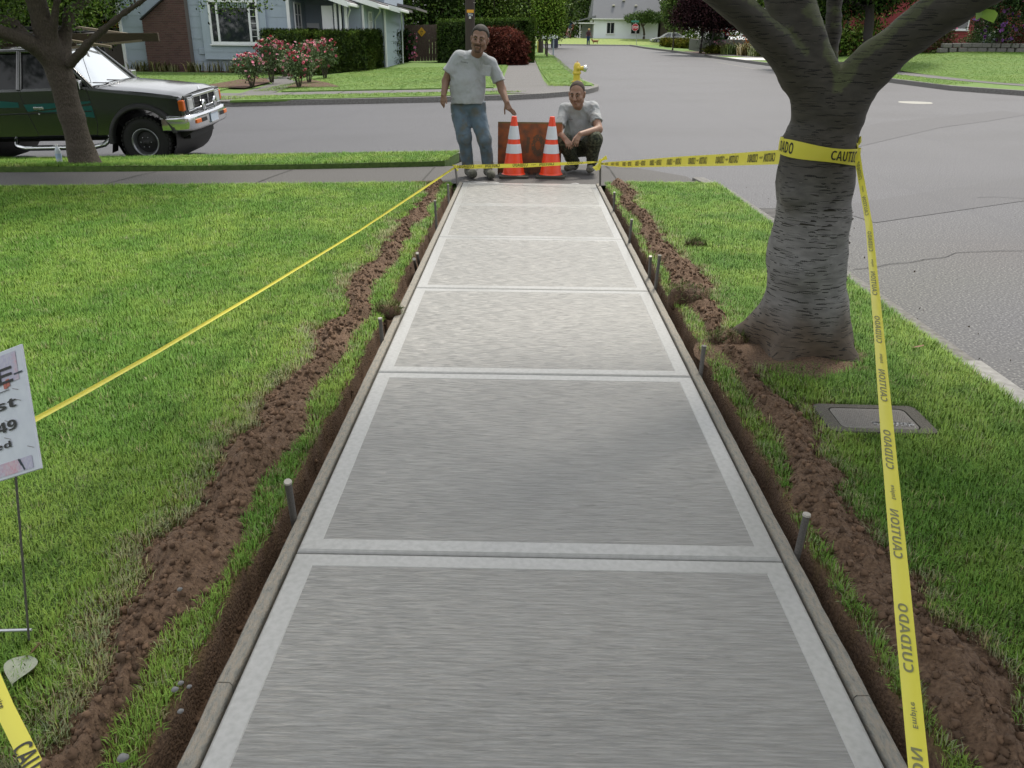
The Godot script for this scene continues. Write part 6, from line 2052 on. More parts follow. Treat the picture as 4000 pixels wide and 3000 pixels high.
func sedan(called: String, label: String, at: Vector3, turn: float, paint: Material) -> Node3D:
	var o := thing(called, label, "car", at, turn)
	var pf := PackedVector2Array()
	for p in [Vector2(2.25, 0.3), Vector2(2.35, 0.45), Vector2(2.3, 0.62), Vector2(1.2, 0.83), Vector2(0.9, 0.86), Vector2(-1.4, 0.9), Vector2(-2.2, 0.88), Vector2(-2.35, 0.7), Vector2(-2.3, 0.32)]: pf.append(p)
	for cx in [-1.4, 1.4]:
		for p in arc_pts(cx, 0.32, 0.37, PI, 0.0, 10): pf.append(p + Vector2(0, 0.001))
	var mb := MB.new()
	bevel_prism(mb, pf, 0.86, 0.05)
	part("body", mb, paint, o)
	var g := MB.new()
	bevel_prism(g, PackedVector2Array([Vector2(1.0, 0.83), Vector2(0.25, 1.32), Vector2(-1.0, 1.34), Vector2(-1.75, 0.88)]), 0.74, 0.03, 0.16, 0.85, 1.35)
	part("windows", g, M.glass, o)
	var r := MB.new()
	bevel_prism(r, PackedVector2Array([Vector2(0.28, 1.30), Vector2(0.1, 1.385), Vector2(-0.9, 1.40), Vector2(-1.1, 1.31)]), 0.60, 0.03)
	for s in [1.0, -1.0]:
		for q in [[Vector3(1.0, 0.85, 0.72), Vector3(0.25, 1.32, 0.6)], [Vector3(-0.2, 0.88, 0.74), Vector3(-0.25, 1.34, 0.6)], [Vector3(-1.75, 0.9, 0.72), Vector3(-1.0, 1.34, 0.6)]]:
			r.tube([q[0] * Vector3(1, 1, s), q[1] * Vector3(1, 1, s)], [0.04], 6)
	part("roof", r, paint, o)
	for cx in [-1.4, 1.4]:
		for s in [1.0, -1.0]: wheel(o, Vector3(cx, 0.31, 0.75 * s), 0.31, 0.2, s, 0.2, M.chrome, mat(lin(0.3, 0.3, 0.31), 0.4))
	for s in [1.0, -1.0]:
		var hl := MB.new()
		hl.box(Vector3(2.27, 0.6, 0.62 * s), Vector3(0.12, 0.12, 0.3), Basis(), 0.02)
		part("headlight", hl, mat(lin(0.6, 0.6, 0.6), 0.1), o)
	return o

func far_cars() -> void:
	var w := mat(lin(0.7, 0.71, 0.70), 0.2)
	var p: Vector3 = Vector3(18.345, 1.494, -116.000)
	p.y = gh(p.x, p.z) + 0.08
	sedan("white_car", "white sedan parked nose left beyond the golden shrubs", p, PI, w)
	var dv := MB.new()
	sheet(dv, V2A([p.x - 5.0, p.z - 3.5, p.x + 6, p.z - 3.5, p.x + 6, p.z + 3.0, p.x - 5.0, p.z + 3.0]), 0.082, 2.0, 0.3)
	struct("driveway", dv, M.concrete_old)
	var r := mat(lin(0.30, 0.02, 0.025), 0.15)
	var q: Vector3 = Vector3(19.763, 2.179, -84.000)
	q.y = gh(q.x, q.z) + 1.02
	sedan("red_car", "red car behind the flower bed under the cherry's left limb", q, 2.7, r)
	var dv2 := MB.new()
	sheet(dv2, V2A([q.x - 4, q.z - 3, q.x + 5, q.z - 3, q.x + 5, q.z + 2.5, q.x - 4, q.z + 2.5]), 1.022, 2.0, 1.2)
	struct("driveway", dv2, M.concrete_old)

# ------------------------------------------------------------------ people
func head_prims(c: Vector3, b: Basis, s: float) -> Array:
	var P := func(x: float, y: float, z: float) -> Vector3: return c + b * (Vector3(x, y, z) * s)
	var r := [
		cap(P.call(0, 0.040, -0.012), P.call(0, 0.041, -0.012), 0.090 * s, 0.090 * s, Vector3(0.86, 1.0, 1.06), false, 0.01),
		cap(P.call(0, -0.015, 0.028), P.call(0, -0.078, 0.034), 0.064 * s, 0.046 * s, Vector3(1.02, 1.0, 0.9), false, 0.03),
		cap(P.call(-0.040, -0.058, 0.004), P.call(0.040, -0.058, 0.004), 0.036 * s, 0.036 * s, Vector3.ONE, false, 0.03),
		cap(P.call(-0.010, -0.100, 0.055), P.call(0.010, -0.100, 0.055), 0.022 * s, 0.022 * s, Vector3.ONE, false, 0.02),
		cap(P.call(0, 0.014, 0.090), P.call(0, -0.034, 0.110), 0.010 * s, 0.0155 * s, Vector3.ONE, false, 0.010),
		cap(P.call(-0.014, -0.037, 0.098), P.call(0.014, -0.037, 0.098), 0.010 * s, 0.010 * s, Vector3.ONE, false, 0.008),
		cap(P.call(-0.042, 0.024, 0.074), P.call(0.042, 0.024, 0.074), 0.014 * s, 0.014 * s, Vector3.ONE, false, 0.015),
		cap(P.call(-0.045, -0.028, 0.058), P.call(-0.038, -0.034, 0.062), 0.026 * s, 0.024 * s, Vector3.ONE, false, 0.02),
		cap(P.call(0.045, -0.028, 0.058), P.call(0.038, -0.034, 0.062), 0.026 * s, 0.024 * s, Vector3.ONE, false, 0.02),
		cap(P.call(-0.020, -0.068, 0.086), P.call(0.020, -0.068, 0.086), 0.008 * s, 0.008 * s, Vector3.ONE, false, 0.008),
		cap(P.call(-0.016, -0.079, 0.084), P.call(0.016, -0.079, 0.084), 0.008 * s, 0.008 * s, Vector3.ONE, false, 0.008),
	]
	for e in [-1.0, 1.0]:
		r.append(cap(P.call(0.083 * e, 0.012, -0.004), P.call(0.079 * e, -0.024, 0.004), 0.021 * s, 0.014 * s, Vector3(0.55, 1.0, 0.8), false, 0.008))
	return r

func face(o: Node3D, c: Vector3, b: Basis, s: float, lidded := 1.0) -> void:
	for e in [-1.0, 1.0]:
		var ey := MB.new()
		var at := c + b * (Vector3(0.031 * e, 0.002, 0.0785) * s)
		ey.lathe([Vector2(0, -0.0095 * s), Vector2(0.010 * s, -0.006 * s), Vector2(0.0135 * s, 0), Vector2(0.010 * s, 0.006 * s), Vector2(0, 0.0095 * s)], 12, Transform3D(b, at))
		var eo := part("eye", ey, mat(lin(0.16, 0.11, 0.085), 0.4), o)
		var ir := MB.new()
		var q := c + b * (Vector3(0.031 * e, 0.001, 0.0868) * s)
		ir.lathe([Vector2(0, -0.0075 * s), Vector2(0.007 * s, -0.003 * s), Vector2(0.008 * s, 0), Vector2(0.007 * s, 0.003 * s), Vector2(0, 0.0075 * s)], 10, Transform3D(b, q))
		part("iris", ir, mat(lin(0.02, 0.012, 0.008), 0.2), eo)
		var br := MB.new()
		br.tube([c + b * (Vector3(0.014 * e, 0.021, 0.092) * s), c + b * (Vector3(0.034 * e, 0.027, 0.088) * s), c + b * (Vector3(0.052 * e, 0.019, 0.073) * s)], [0.0045 * s, 0.005 * s, 0.003 * s], 6)
		part("eyebrow", br, mat(lin(0.03, 0.022, 0.016), 0.9), o)
	var mo := MB.new()
	mo.tube([c + b * (Vector3(-0.027, -0.070, 0.081) * s), c + b * (Vector3(-0.01, -0.0735, 0.0925) * s), c + b * (Vector3(0.01, -0.0735, 0.0925) * s), c + b * (Vector3(0.027, -0.070, 0.081) * s)], [0.002 * s, 0.0034 * s, 0.0034 * s, 0.002 * s], 6)
	part("mouth", mo, mat(lin(0.16, 0.05, 0.045), 0.5), o)

# palm and five fingers. w: wrist, k: knuckles centre, across: unit vector towards the little finger, tips: 4 finger tips, th: thumb tip
func hand_prims(w: Vector3, k: Vector3, across: Vector3, tips: Array, th: Vector3, bend: Vector3) -> Array:
	var r := []
	var d := (k - w)
	for i in 4:
		var f := (i - 1.5) * 0.0195
		var kn := k + across * f
		r.append(cap(w + across * f * 0.6 + d * 0.15, kn, 0.0145, 0.0125, Vector3.ONE, false, 0.012))
		var tip: Vector3 = tips[i]
		var m := kn.lerp(tip, 0.48) + bend * 0.012
		r.append(cap(kn, m, 0.0100, 0.0090, Vector3.ONE, false, 0.004))
		r.append(cap(m, tip, 0.0090, 0.0075, Vector3.ONE, false, 0.004))
	var tb := w + d * 0.25 - across * 0.022
	var tm := tb.lerp(th, 0.5) - across * 0.010
	r.append(cap(tb, tm, 0.0135, 0.011, Vector3.ONE, false, 0.010))
	r.append(cap(tm, th, 0.011, 0.0085, Vector3.ONE, false, 0.004))
	return r

func cloth(c1: Color, c2: Color, c3: Color, sd: int, sc := 2.5) -> StandardMaterial3D:
	var m := tmat(ntex(0.012, 5, [c1, c2, c3], sd, 512, false, [0.25, 0.5, 0.78]), Vector3.ONE * sc, 0.9, ntexn(0.02, 4, 5.0, sd + 1), 0.8, false)
	m.rim_enabled = true; m.rim = 0.2
	return m

func worker_standing() -> void:
	var o := thing("person", "standing worker in grey T-shirt and muddy jeans touching the left cone", "person")
	var skin := tmat(ntex(0.05, 3, [lin(0.19, 0.105, 0.068), lin(0.235, 0.135, 0.09)], 81), Vector3.ONE * 4, 0.55, null, 1.0, false)
	skin.subsurf_scatter_enabled = true; skin.subsurf_scatter_strength = 0.05
	var hc: Vector3 = Vector3(-0.580, 1.509, -9.980)
	var hb := Basis(Vector3(0.992, -0.125, 0.0), Vector3(0.125, 0.992, -0.02), Vector3(-0.01, 0.02, 0.999)).orthonormalized() * Basis(Vector3.UP, -0.10)
	var s := 1.13
	var body := head_prims(hc, hb, s)
	body.append(cap(hc + hb * Vector3(0, -0.05, -0.02), Vector3(-0.622, 1.358, -10.120), 0.062, 0.068, Vector3.ONE, false, 0.03))
	var mb := MB.new()
	sdf(mb, body, 0.0075, 0.02)
	var lw: Vector3 = Vector3(-1.000, 0.918, -10.050); var rw: Vector3 = Vector3(-0.274, 0.852, -9.980)
	var arms := [cap(Vector3(-0.918, 1.218, -10.150), Vector3(-0.981, 1.063, -10.160), 0.054, 0.046), cap(Vector3(-0.981, 1.063, -10.160), lw, 0.047, 0.031),
		cap(Vector3(-0.389, 1.143, -10.120), Vector3(-0.331, 0.984, -10.100), 0.054, 0.045), cap(Vector3(-0.331, 0.984, -10.100), rw, 0.046, 0.030)]
	var lk: Vector3 = Vector3(-1.003, 0.857, -10.030); var rk: Vector3 = Vector3(-0.245, 0.783, -9.980)
	arms.append_array(hand_prims(lw, lk, Vector3(-0.85, 0, -0.5), [Vector3(-0.987, 0.790, -10.000), Vector3(-1.000, 0.785, -10.020), Vector3(-1.011, 0.795, -10.040), Vector3(-1.021, 0.810, -10.060)], Vector3(-0.962, 0.834, -9.970), Vector3(-0.6, 0, 0.4)))
	arms.append_array(hand_prims(rw, rk, Vector3(0.75, 0.15, -0.6), [Vector3(-0.201, 0.714, -10.050), Vector3(-0.186, 0.706, -10.080), Vector3(-0.172, 0.704, -10.110), Vector3(-0.163, 0.710, -10.150)], Vector3(-0.294, 0.722, -10.000), Vector3(0.4, 0.5, 0.3)))
	sdf(mb, arms, 0.0085, 0.02)
	part("body", mb, skin, o)
	face(o, hc, hb, s)
	# hair, beard
	var hm := MB.new()
	var hp := hc + hb * (Vector3(0.004, 0.074, 0.079) * s)
	sdf(hm, [cap(hc + hb * (Vector3(0, 0.046, -0.016) * s), hc + hb * (Vector3(0, 0.047, -0.016) * s), 0.098 * s, 0.098 * s, Vector3(0.89, 1.0, 1.05)), cap(hc + hb * (Vector3(-0.075, 0.02, 0.012) * s), hc + hb * (Vector3(-0.077, -0.02, 0.022) * s), 0.014 * s, 0.008 * s), cap(hc + hb * (Vector3(0.075, 0.02, 0.012) * s), hc + hb * (Vector3(0.077, -0.02, 0.022) * s), 0.014 * s, 0.008 * s)], 0.008, 0.012, 0.004, 500.0, [[hp, hb * Vector3(0.52, -0.38, 0.76)], [hp, hb * Vector3(-0.46, -0.38, 0.80)], [hc + hb * (Vector3(0, -0.022, 0.0) * s), hb * Vector3(0, -0.86, 0.50)]])
	part("hair", hm, tmat(ntex(0.1, 3, [lin(0.016, 0.014, 0.011), lin(0.05, 0.045, 0.036)], 82), Vector3(12, 3, 12), 0.8, null, 1.0, false), o)
	var bm := MB.new()
	var bp := []
	bp.append(cap(hc + hb * (Vector3(-0.026, -0.055, 0.086) * s), hc + hb * (Vector3(0.026, -0.055, 0.086) * s), 0.0075 * s, 0.0075 * s))
	bp.append(cap(hc + hb * (Vector3(-0.027, -0.055, 0.084) * s), hc + hb * (Vector3(-0.022, -0.098, 0.064) * s), 0.006 * s, 0.010 * s))
	bp.append(cap(hc + hb * (Vector3(0.027, -0.055, 0.084) * s), hc + hb * (Vector3(0.022, -0.098, 0.064) * s), 0.006 * s, 0.010 * s))
	bp.append(cap(hc + hb * (Vector3(-0.014, -0.106, 0.064) * s), hc + hb * (Vector3(0.014, -0.106, 0.064) * s), 0.017 * s, 0.017 * s))
	sdf(bm, bp, 0.006, 0.008)
	part("beard", bm, mat(lin(0.085, 0.05, 0.034), 0.9), o)
	# shirt
	var sh := MB.new()
	var hem: Vector3 = Vector3(-0.713, 0.817, -10.100)
	var up := Vector3(0.0, -0.98, 0.10).normalized()
	var sp := [
		cap(Vector3(-0.696, 1.220, -10.170), Vector3(-0.717, 1.033, -10.150), 0.182, 0.186, Vector3(1.04, 1, 0.66), false, 0.06),
		cap(Vector3(-0.717, 1.033, -10.140), Vector3(-0.721, 0.697, -10.120), 0.188, 0.192, Vector3(1.04, 1, 0.72), false, 0.06),
		cap(Vector3(-0.802, 1.318, -10.180), Vector3(-0.477, 1.267, -10.140), 0.070, 0.070, Vector3(1, 1, 1.0), false, 0.08),
		cap(Vector3(-0.673, 1.349, -10.140), Vector3(-0.547, 1.332, -10.120), 0.062, 0.062, Vector3(1, 1, 1.1), false, 0.05),
		cap(Vector3(-0.821, 1.328, -10.170), Vector3(-0.943, 1.149, -10.150), 0.072, 0.086, Vector3.ONE, true, 0.05),
		cap(Vector3(-0.454, 1.262, -10.140), Vector3(-0.364, 1.055, -10.110), 0.074, 0.086, Vector3.ONE, true, 0.05),
	]
	sdf(sh, sp, 0.0125, 0.05, 0.026, 85.0, [[hem, up], [Vector3(-0.610, 1.402, -10.000), Vector3(0.08, 0.80, 0.42).normalized()]])
	creases(sh, 0.012)
	var shirt := part("shirt", sh, cloth(lin(0.30, 0.31, 0.31), lin(0.325, 0.345, 0.36), lin(0.335, 0.355, 0.375), 83, 1.0), o)
	var lg := MB.new()
	var lo: Vector3 = Vector3(-0.794, 1.275, -9.985)
	scribble(lg, lo, Vector3(0.085, -0.012, 0.03), Vector3(0, 0.018, 0.0))
	part("chest_lettering", lg, M.black_print, shirt)
	var pk := MB.new()
	pk.box(Vector3(-0.506, 1.189, -9.990), Vector3(0.10, 0.11, 0.004), Basis(Vector3.UP, 0.25) * Basis(Vector3.BACK, -0.15), 0.002)
	part("chest_pocket", pk, cloth(lin(0.30, 0.31, 0.31), lin(0.325, 0.345, 0.36), lin(0.335, 0.355, 0.375), 83, 1.0), shirt)
	# jeans
	var jn := MB.new()
	var la: Vector3 = Vector3(-0.735, 0.109, -10.200); var ra: Vector3 = Vector3(-0.501, 0.124, -10.200)
	var jp := [
		cap(Vector3(-0.794, 0.813, -10.150), Vector3(-0.644, 0.810, -10.140), 0.125, 0.125, Vector3(1, 1, 0.95), false, 0.05),
		cap(Vector3(-0.816, 0.745, -10.150), Vector3(-0.772, 0.441, -10.080), 0.108, 0.086, Vector3.ONE, false, 0.03),
		cap(Vector3(-0.772, 0.441, -10.080), la, 0.084, 0.074, Vector3.ONE, true, 0.03),
		cap(Vector3(-0.627, 0.747, -10.150), Vector3(-0.528, 0.432, -10.060), 0.108, 0.086, Vector3.ONE, false, 0.03),
		cap(Vector3(-0.528, 0.432, -10.060), ra, 0.084, 0.073, Vector3.ONE, true, 0.03),
	]
	sdf(jn, jp, 0.0125, 0.03, 0.014, 150.0, [[Vector3(-0.713, 0.851, -10.100), Vector3.UP]])
	creases(jn, 0.013)
	part("jeans", jn, cloth(lin(0.10, 0.10, 0.085), lin(0.085, 0.125, 0.165), lin(0.115, 0.165, 0.215), 85, 1.1), o)
	var bt := MB.new()
	sdf(bt, [cap(Vector3(-0.734, 0.133, -10.200), Vector3(-0.729, 0.049, -10.200), 0.052, 0.050), cap(Vector3(-0.730, 0.038, -10.210), Vector3(-0.670, 0.049, -9.990), 0.048, 0.046, Vector3.ONE, false, 0.03), cap(Vector3(-0.674, 0.048, -10.000), Vector3(-0.659, 0.048, -9.960), 0.046, 0.044, Vector3.ONE, false, 0.03),
		cap(Vector3(-0.501, 0.136, -10.200), Vector3(-0.497, 0.055, -10.180), 0.052, 0.050), cap(Vector3(-0.497, 0.041, -10.190), Vector3(-0.451, 0.045, -9.960), 0.048, 0.046, Vector3.ONE, false, 0.03), cap(Vector3(-0.455, 0.043, -9.970), Vector3(-0.444, 0.046, -9.930), 0.046, 0.044, Vector3.ONE, false, 0.03)], 0.01, 0.02, 0.004, 200.0, [[Vector3(0, -0.012, 0), Vector3.DOWN]])
	part("boots", bt, cloth(lin(0.045, 0.045, 0.035), lin(0.08, 0.08, 0.062), lin(0.12, 0.12, 0.095), 87, 4.0), o)

func worker_squatting() -> void:
	var o := thing("person", "squatting worker with buzz cut, grey T-shirt and camouflage trousers", "person")
	var skin := tmat(ntex(0.05, 3, [lin(0.26, 0.148, 0.10), lin(0.31, 0.18, 0.125)], 91), Vector3.ONE * 4, 0.55, null, 1.0, false)
	skin.subsurf_scatter_enabled = true; skin.subsurf_scatter_strength = 0.05
	var hc: Vector3 = Vector3(0.563, 0.912, -10.600)
	var hb := Basis(Vector3.UP, -0.32) * Basis(Vector3.RIGHT, 0.10) * Basis(Vector3.BACK, 0.04)
	var s := 1.16
	var body := head_prims(hc, hb, s)
	body.append(cap(hc + hb * Vector3(0, -0.05, -0.025), Vector3(0.597, 0.732, -10.740), 0.060, 0.064, Vector3.ONE, false, 0.03))
	var mb := MB.new()
	sdf(mb, body, 0.0075, 0.02)
	var rw: Vector3 = Vector3(0.600, 0.483, -10.300); var lw: Vector3 = Vector3(0.423, 0.426, -10.320)
	var arms := [cap(Vector3(0.813, 0.633, -10.620), Vector3(0.834, 0.521, -10.500), 0.052, 0.050), cap(Vector3(0.834, 0.521, -10.500), rw, 0.048, 0.031),
		cap(Vector3(0.378, 0.580, -10.650), Vector3(0.351, 0.477, -10.520), 0.052, 0.048), cap(Vector3(0.351, 0.477, -10.520), lw, 0.047, 0.031)]
	var rk: Vector3 = Vector3(0.554, 0.422, -10.260); var lk: Vector3 = Vector3(0.465, 0.374, -10.260)
	arms.append_array(hand_prims(rw, rk, Vector3(0.93, -0.2, 0.1), [Vector3(0.507, 0.375, -10.250), Vector3(0.526, 0.349, -10.250), Vector3(0.548, 0.343, -10.250), Vector3(0.573, 0.348, -10.260)], Vector3(0.500, 0.398, -10.200), Vector3(0, 0.1, 0.8)))
	arms.append_array(hand_prims(lw, lk, Vector3(-0.9, -0.3, 0.1), [Vector3(0.513, 0.323, -10.270), Vector3(0.494, 0.312, -10.260), Vector3(0.470, 0.311, -10.260), Vector3(0.442, 0.325, -10.270)], Vector3(0.504, 0.364, -10.240), Vector3(0, 0.1, 0.8)))
	sdf(mb, arms, 0.0085, 0.02)
	part("body", mb, skin, o)
	face(o, hc, hb, s)
	var hm := MB.new()
	var hp := hc + hb * (Vector3(0, 0.088, 0.050) * s)
	sdf(hm, [cap(hc + hb * (Vector3(0, 0.045, -0.016) * s), hc + hb * (Vector3(0, 0.046, -0.016) * s), 0.0925 * s, 0.0925 * s, Vector3(0.863, 1.0, 1.055))], 0.006, 0.012, 0.002, 500.0, [[hp, hb * Vector3(0, -0.45, 0.89)], [hc + hb * (Vector3(0, 0.012, 0.0) * s), hb * Vector3(0, -0.92, 0.38)]])
	for i in hm.v.size():   # clipped sides fade into the skin
		var q := hb.inverse() * (hm.v[i] - hc) / s
		hm.c[i] = Color(1, 1, 1).lerp(Color(4.6, 3.4, 2.7), sstep(0.085, 0.035, q.y) * 0.9)
	var hmat := tmat(ntex(0.1, 3, [lin(0.04, 0.03, 0.024), lin(0.075, 0.055, 0.042)], 92), Vector3(14, 14, 14), 0.9, null, 1.0, false)
	hmat.vertex_color_use_as_albedo = true
	part("hair", hm, hmat, o)
	var sh := MB.new()
	var sp := [
		cap(Vector3(0.609, 0.657, -10.780), Vector3(0.617, 0.494, -10.800), 0.175, 0.170, Vector3(1.02, 1, 0.72), false, 0.06),
		cap(Vector3(0.617, 0.494, -10.800), Vector3(0.631, 0.268, -10.880), 0.168, 0.170, Vector3(1.0, 1, 0.78), false, 0.06),
		cap(Vector3(0.447, 0.738, -10.760), Vector3(0.762, 0.757, -10.760), 0.066, 0.066, Vector3.ONE, false, 0.08),
		cap(Vector3(0.534, 0.740, -10.740), Vector3(0.672, 0.742, -10.740), 0.062, 0.062, Vector3(1, 1, 1.1), false, 0.05),
		cap(Vector3(0.428, 0.738, -10.760), Vector3(0.365, 0.536, -10.600), 0.072, 0.080, Vector3.ONE, true, 0.05),
		cap(Vector3(0.774, 0.757, -10.760), Vector3(0.815, 0.591, -10.580), 0.072, 0.080, Vector3.ONE, true, 0.05),
	]
	sdf(sh, sp, 0.0125, 0.05, 0.026, 85.0, [[Vector3(0.583, 0.764, -10.620), Vector3(0.0, 0.80, 0.45).normalized()], [Vector3(0.623, 0.361, -10.800), Vector3.DOWN]])
	var shm := cloth(lin(0.31, 0.315, 0.31), lin(0.325, 0.34, 0.35), lin(0.335, 0.35, 0.365), 93, 1.0)
	creases(sh, 0.012)
	var shirt := part("shirt", sh, shm, o)
	var lg := MB.new()
	scribble(lg, Vector3(0.475, 0.621, -10.605), Vector3(0.05, 0, 0.012), Vector3(0, 0.013, 0))
	part("chest_lettering", lg, M.black_print, shirt)
	# camouflage trousers
	var cm := tmat(ntex(0.022, 3, [lin(0.012, 0.014, 0.010), lin(0.028, 0.04, 0.020), lin(0.03, 0.042, 0.022), lin(0.055, 0.042, 0.028), lin(0.10, 0.11, 0.065)], 95, 512, false, [0.36, 0.38, 0.52, 0.56, 0.68]), Vector3.ONE * 2.2, 0.9, ntexn(0.02, 4, 5.0, 96), 0.8, false)
	var tr := MB.new()
	var tp := [
		cap(Vector3(0.556, 0.263, -10.920), Vector3(0.725, 0.271, -10.920), 0.130, 0.130, Vector3.ONE, false, 0.06),
		cap(Vector3(0.728, 0.279, -10.880), Vector3(0.796, 0.412, -10.420), 0.115, 0.088, Vector3.ONE, false, 0.05),
		cap(Vector3(0.796, 0.412, -10.420), Vector3(0.774, 0.119, -10.600), 0.088, 0.078, Vector3.ONE, true, 0.04),
		cap(Vector3(0.544, 0.258, -10.880), Vector3(0.407, 0.368, -10.420), 0.115, 0.088, Vector3.ONE, false, 0.05),
		cap(Vector3(0.407, 0.368, -10.420), Vector3(0.580, 0.084, -10.760), 0.088, 0.076, Vector3.ONE, true, 0.04),
	]
	sdf(tr, tp, 0.0125, 0.04, 0.016, 150.0)
	creases(tr, 0.014)
	part("trousers", tr, cm, o)
	var bt := MB.new()
	sdf(bt, [cap(Vector3(0.773, 0.132, -10.600), Vector3(0.773, 0.057, -10.600), 0.052, 0.050), cap(Vector3(0.774, 0.054, -10.600), Vector3(0.742, 0.056, -10.420), 0.047, 0.044, Vector3.ONE, false, 0.03),
		cap(Vector3(0.583, 0.102, -10.760), Vector3(0.575, 0.055, -10.760), 0.052, 0.050), cap(Vector3(0.572, 0.052, -10.760), Vector3(0.475, 0.052, -10.560), 0.047, 0.044, Vector3.ONE, false, 0.03)], 0.01, 0.02, 0.004, 200.0, [[Vector3(0, -0.03, 0), Vector3.DOWN]])
	part("boots", bt, cloth(lin(0.07, 0.065, 0.05), lin(0.13, 0.125, 0.10), lin(0.2, 0.19, 0.16), 97, 4.0), o)

func far_person() -> void:
	var o := thing("person", "distant person in yellow cap and jeans standing by the far kerb", "person")
	var p: Vector3 = Vector3(7.438, 1.414, -108.000)
	p.y = gh(p.x, p.z) + 0.03
	var P := func(x: float, y: float, z: float) -> Vector3: return p + Vector3(x, y, z)
	var mb := MB.new()
	sdf(mb, [cap(P.call(0.03, 1.62, 0), P.call(0.03, 1.66, 0), 0.10, 0.10), cap(P.call(0.02, 1.45, 0), P.call(0.03, 1.6, 0), 0.055, 0.055), cap(P.call(0.22, 1.3, 0.05), P.call(0.3, 1.0, 0.1), 0.045, 0.035), cap(P.call(0.3, 1.0, 0.1), P.call(0.36, 0.86, 0.16), 0.035, 0.03), cap(P.call(-0.22, 1.3, 0), P.call(-0.25, 0.85, 0.05), 0.045, 0.035)], 0.025, 0.03)
	part("body", mb, mat(lin(0.3, 0.16, 0.11), 0.6), o)
	var sm := MB.new()
	sdf(sm, [cap(P.call(0, 0.95, 0), P.call(0, 1.35, 0), 0.19, 0.2, Vector3(1, 1, 0.7)), cap(P.call(-0.17, 1.4, 0), P.call(0.17, 1.4, 0), 0.07, 0.07), cap(P.call(0.18, 1.38, 0), P.call(0.24, 1.15, 0.05), 0.07, 0.07, Vector3.ONE, true), cap(P.call(-0.18, 1.38, 0), P.call(-0.24, 1.15, 0), 0.07, 0.07, Vector3.ONE, true)], 0.025, 0.05)
	part("shirt", sm, mat(lin(0.06, 0.025, 0.03), 0.9), o)
	var jm := MB.new()
	sdf(jm, [cap(P.call(-0.08, 0.9, 0), P.call(0.08, 0.9, 0), 0.13, 0.13), cap(P.call(-0.09, 0.85, 0), P.call(-0.1, 0.05, 0), 0.1, 0.07), cap(P.call(0.09, 0.85, 0), P.call(0.12, 0.05, 0.03), 0.1, 0.07)], 0.025, 0.04)
	part("jeans", jm, mat(lin(0.02, 0.05, 0.11), 0.9), o)
	var ht := MB.new()
	ht.lathe([Vector2(0.16, 0), Vector2(0.12, 0.02), Vector2(0.115, 0.08), Vector2(0.08, 0.13), Vector2(0, 0.14)], 12, Transform3D(Basis(), P.call(0.03, 1.68, 0)))
	part("cap", ht, mat(lin(0.55, 0.36, 0.12), 0.8), o)
	# small tan dog lying beside
	var d := thing("dog", "small tan dog lying on the grass behind the distant person", "dog")
	var q: Vector3 = Vector3(8.529, 1.510, -111.000)
	q.y = gh(q.x, q.z) + 0.12
	var Q := func(x: float, y: float, z: float) -> Vector3: return q + Vector3(x, y, z)
	var dm := MB.new()
	sdf(dm, [cap(Q.call(-0.25, 0.28, 0), Q.call(0.25, 0.30, 0), 0.13, 0.12), cap(Q.call(-0.28, 0.3, 0), Q.call(-0.42, 0.46, 0.03), 0.09, 0.08), cap(Q.call(-0.43, 0.47, 0.03), Q.call(-0.56, 0.43, 0.05), 0.06, 0.035), cap(Q.call(0.3, 0.35, 0), Q.call(0.5, 0.5, 0), 0.035, 0.015), cap(Q.call(-0.22, 0.25, 0.07), Q.call(-0.24, 0, 0.08), 0.045, 0.03), cap(Q.call(-0.22, 0.25, -0.07), Q.call(-0.22, 0, -0.08), 0.045, 0.03), cap(Q.call(0.22, 0.25, 0.07), Q.call(0.26, 0, 0.08), 0.05, 0.03), cap(Q.call(0.22, 0.25, -0.07), Q.call(0.28, 0, -0.08), 0.05, 0.03), cap(Q.call(-0.42, 0.52, 0.08), Q.call(-0.4, 0.44, 0.11), 0.03, 0.02)], 0.02, 0.04)
	part("body", dm, mat(lin(0.28, 0.14, 0.06), 0.9), d)

# the small illegible chest print of the work shirts
func scribble(mb: MB, o: Vector3, right: Vector3, up: Vector3) -> void:
	var n := right.cross(up).normalized()
	for i in 9:
		var x := (i + 0.1) / 9.0
		var h := 1.0 if i in [0, 5] else 0.6
		mb.box(o + right * (x + 0.035) + up * h * 0.5, Vector3(right.length() * 0.03, up.length() * h, 0.002), Basis(right.normalized(), up.normalized(), n))
		mb.box(o + right * (x + 0.06) + up * (0.1 if i % 2 else h - 0.15), Vector3(right.length() * 0.06, up.length() * 0.2, 0.002), Basis(right.normalized(), up.normalized(), n))

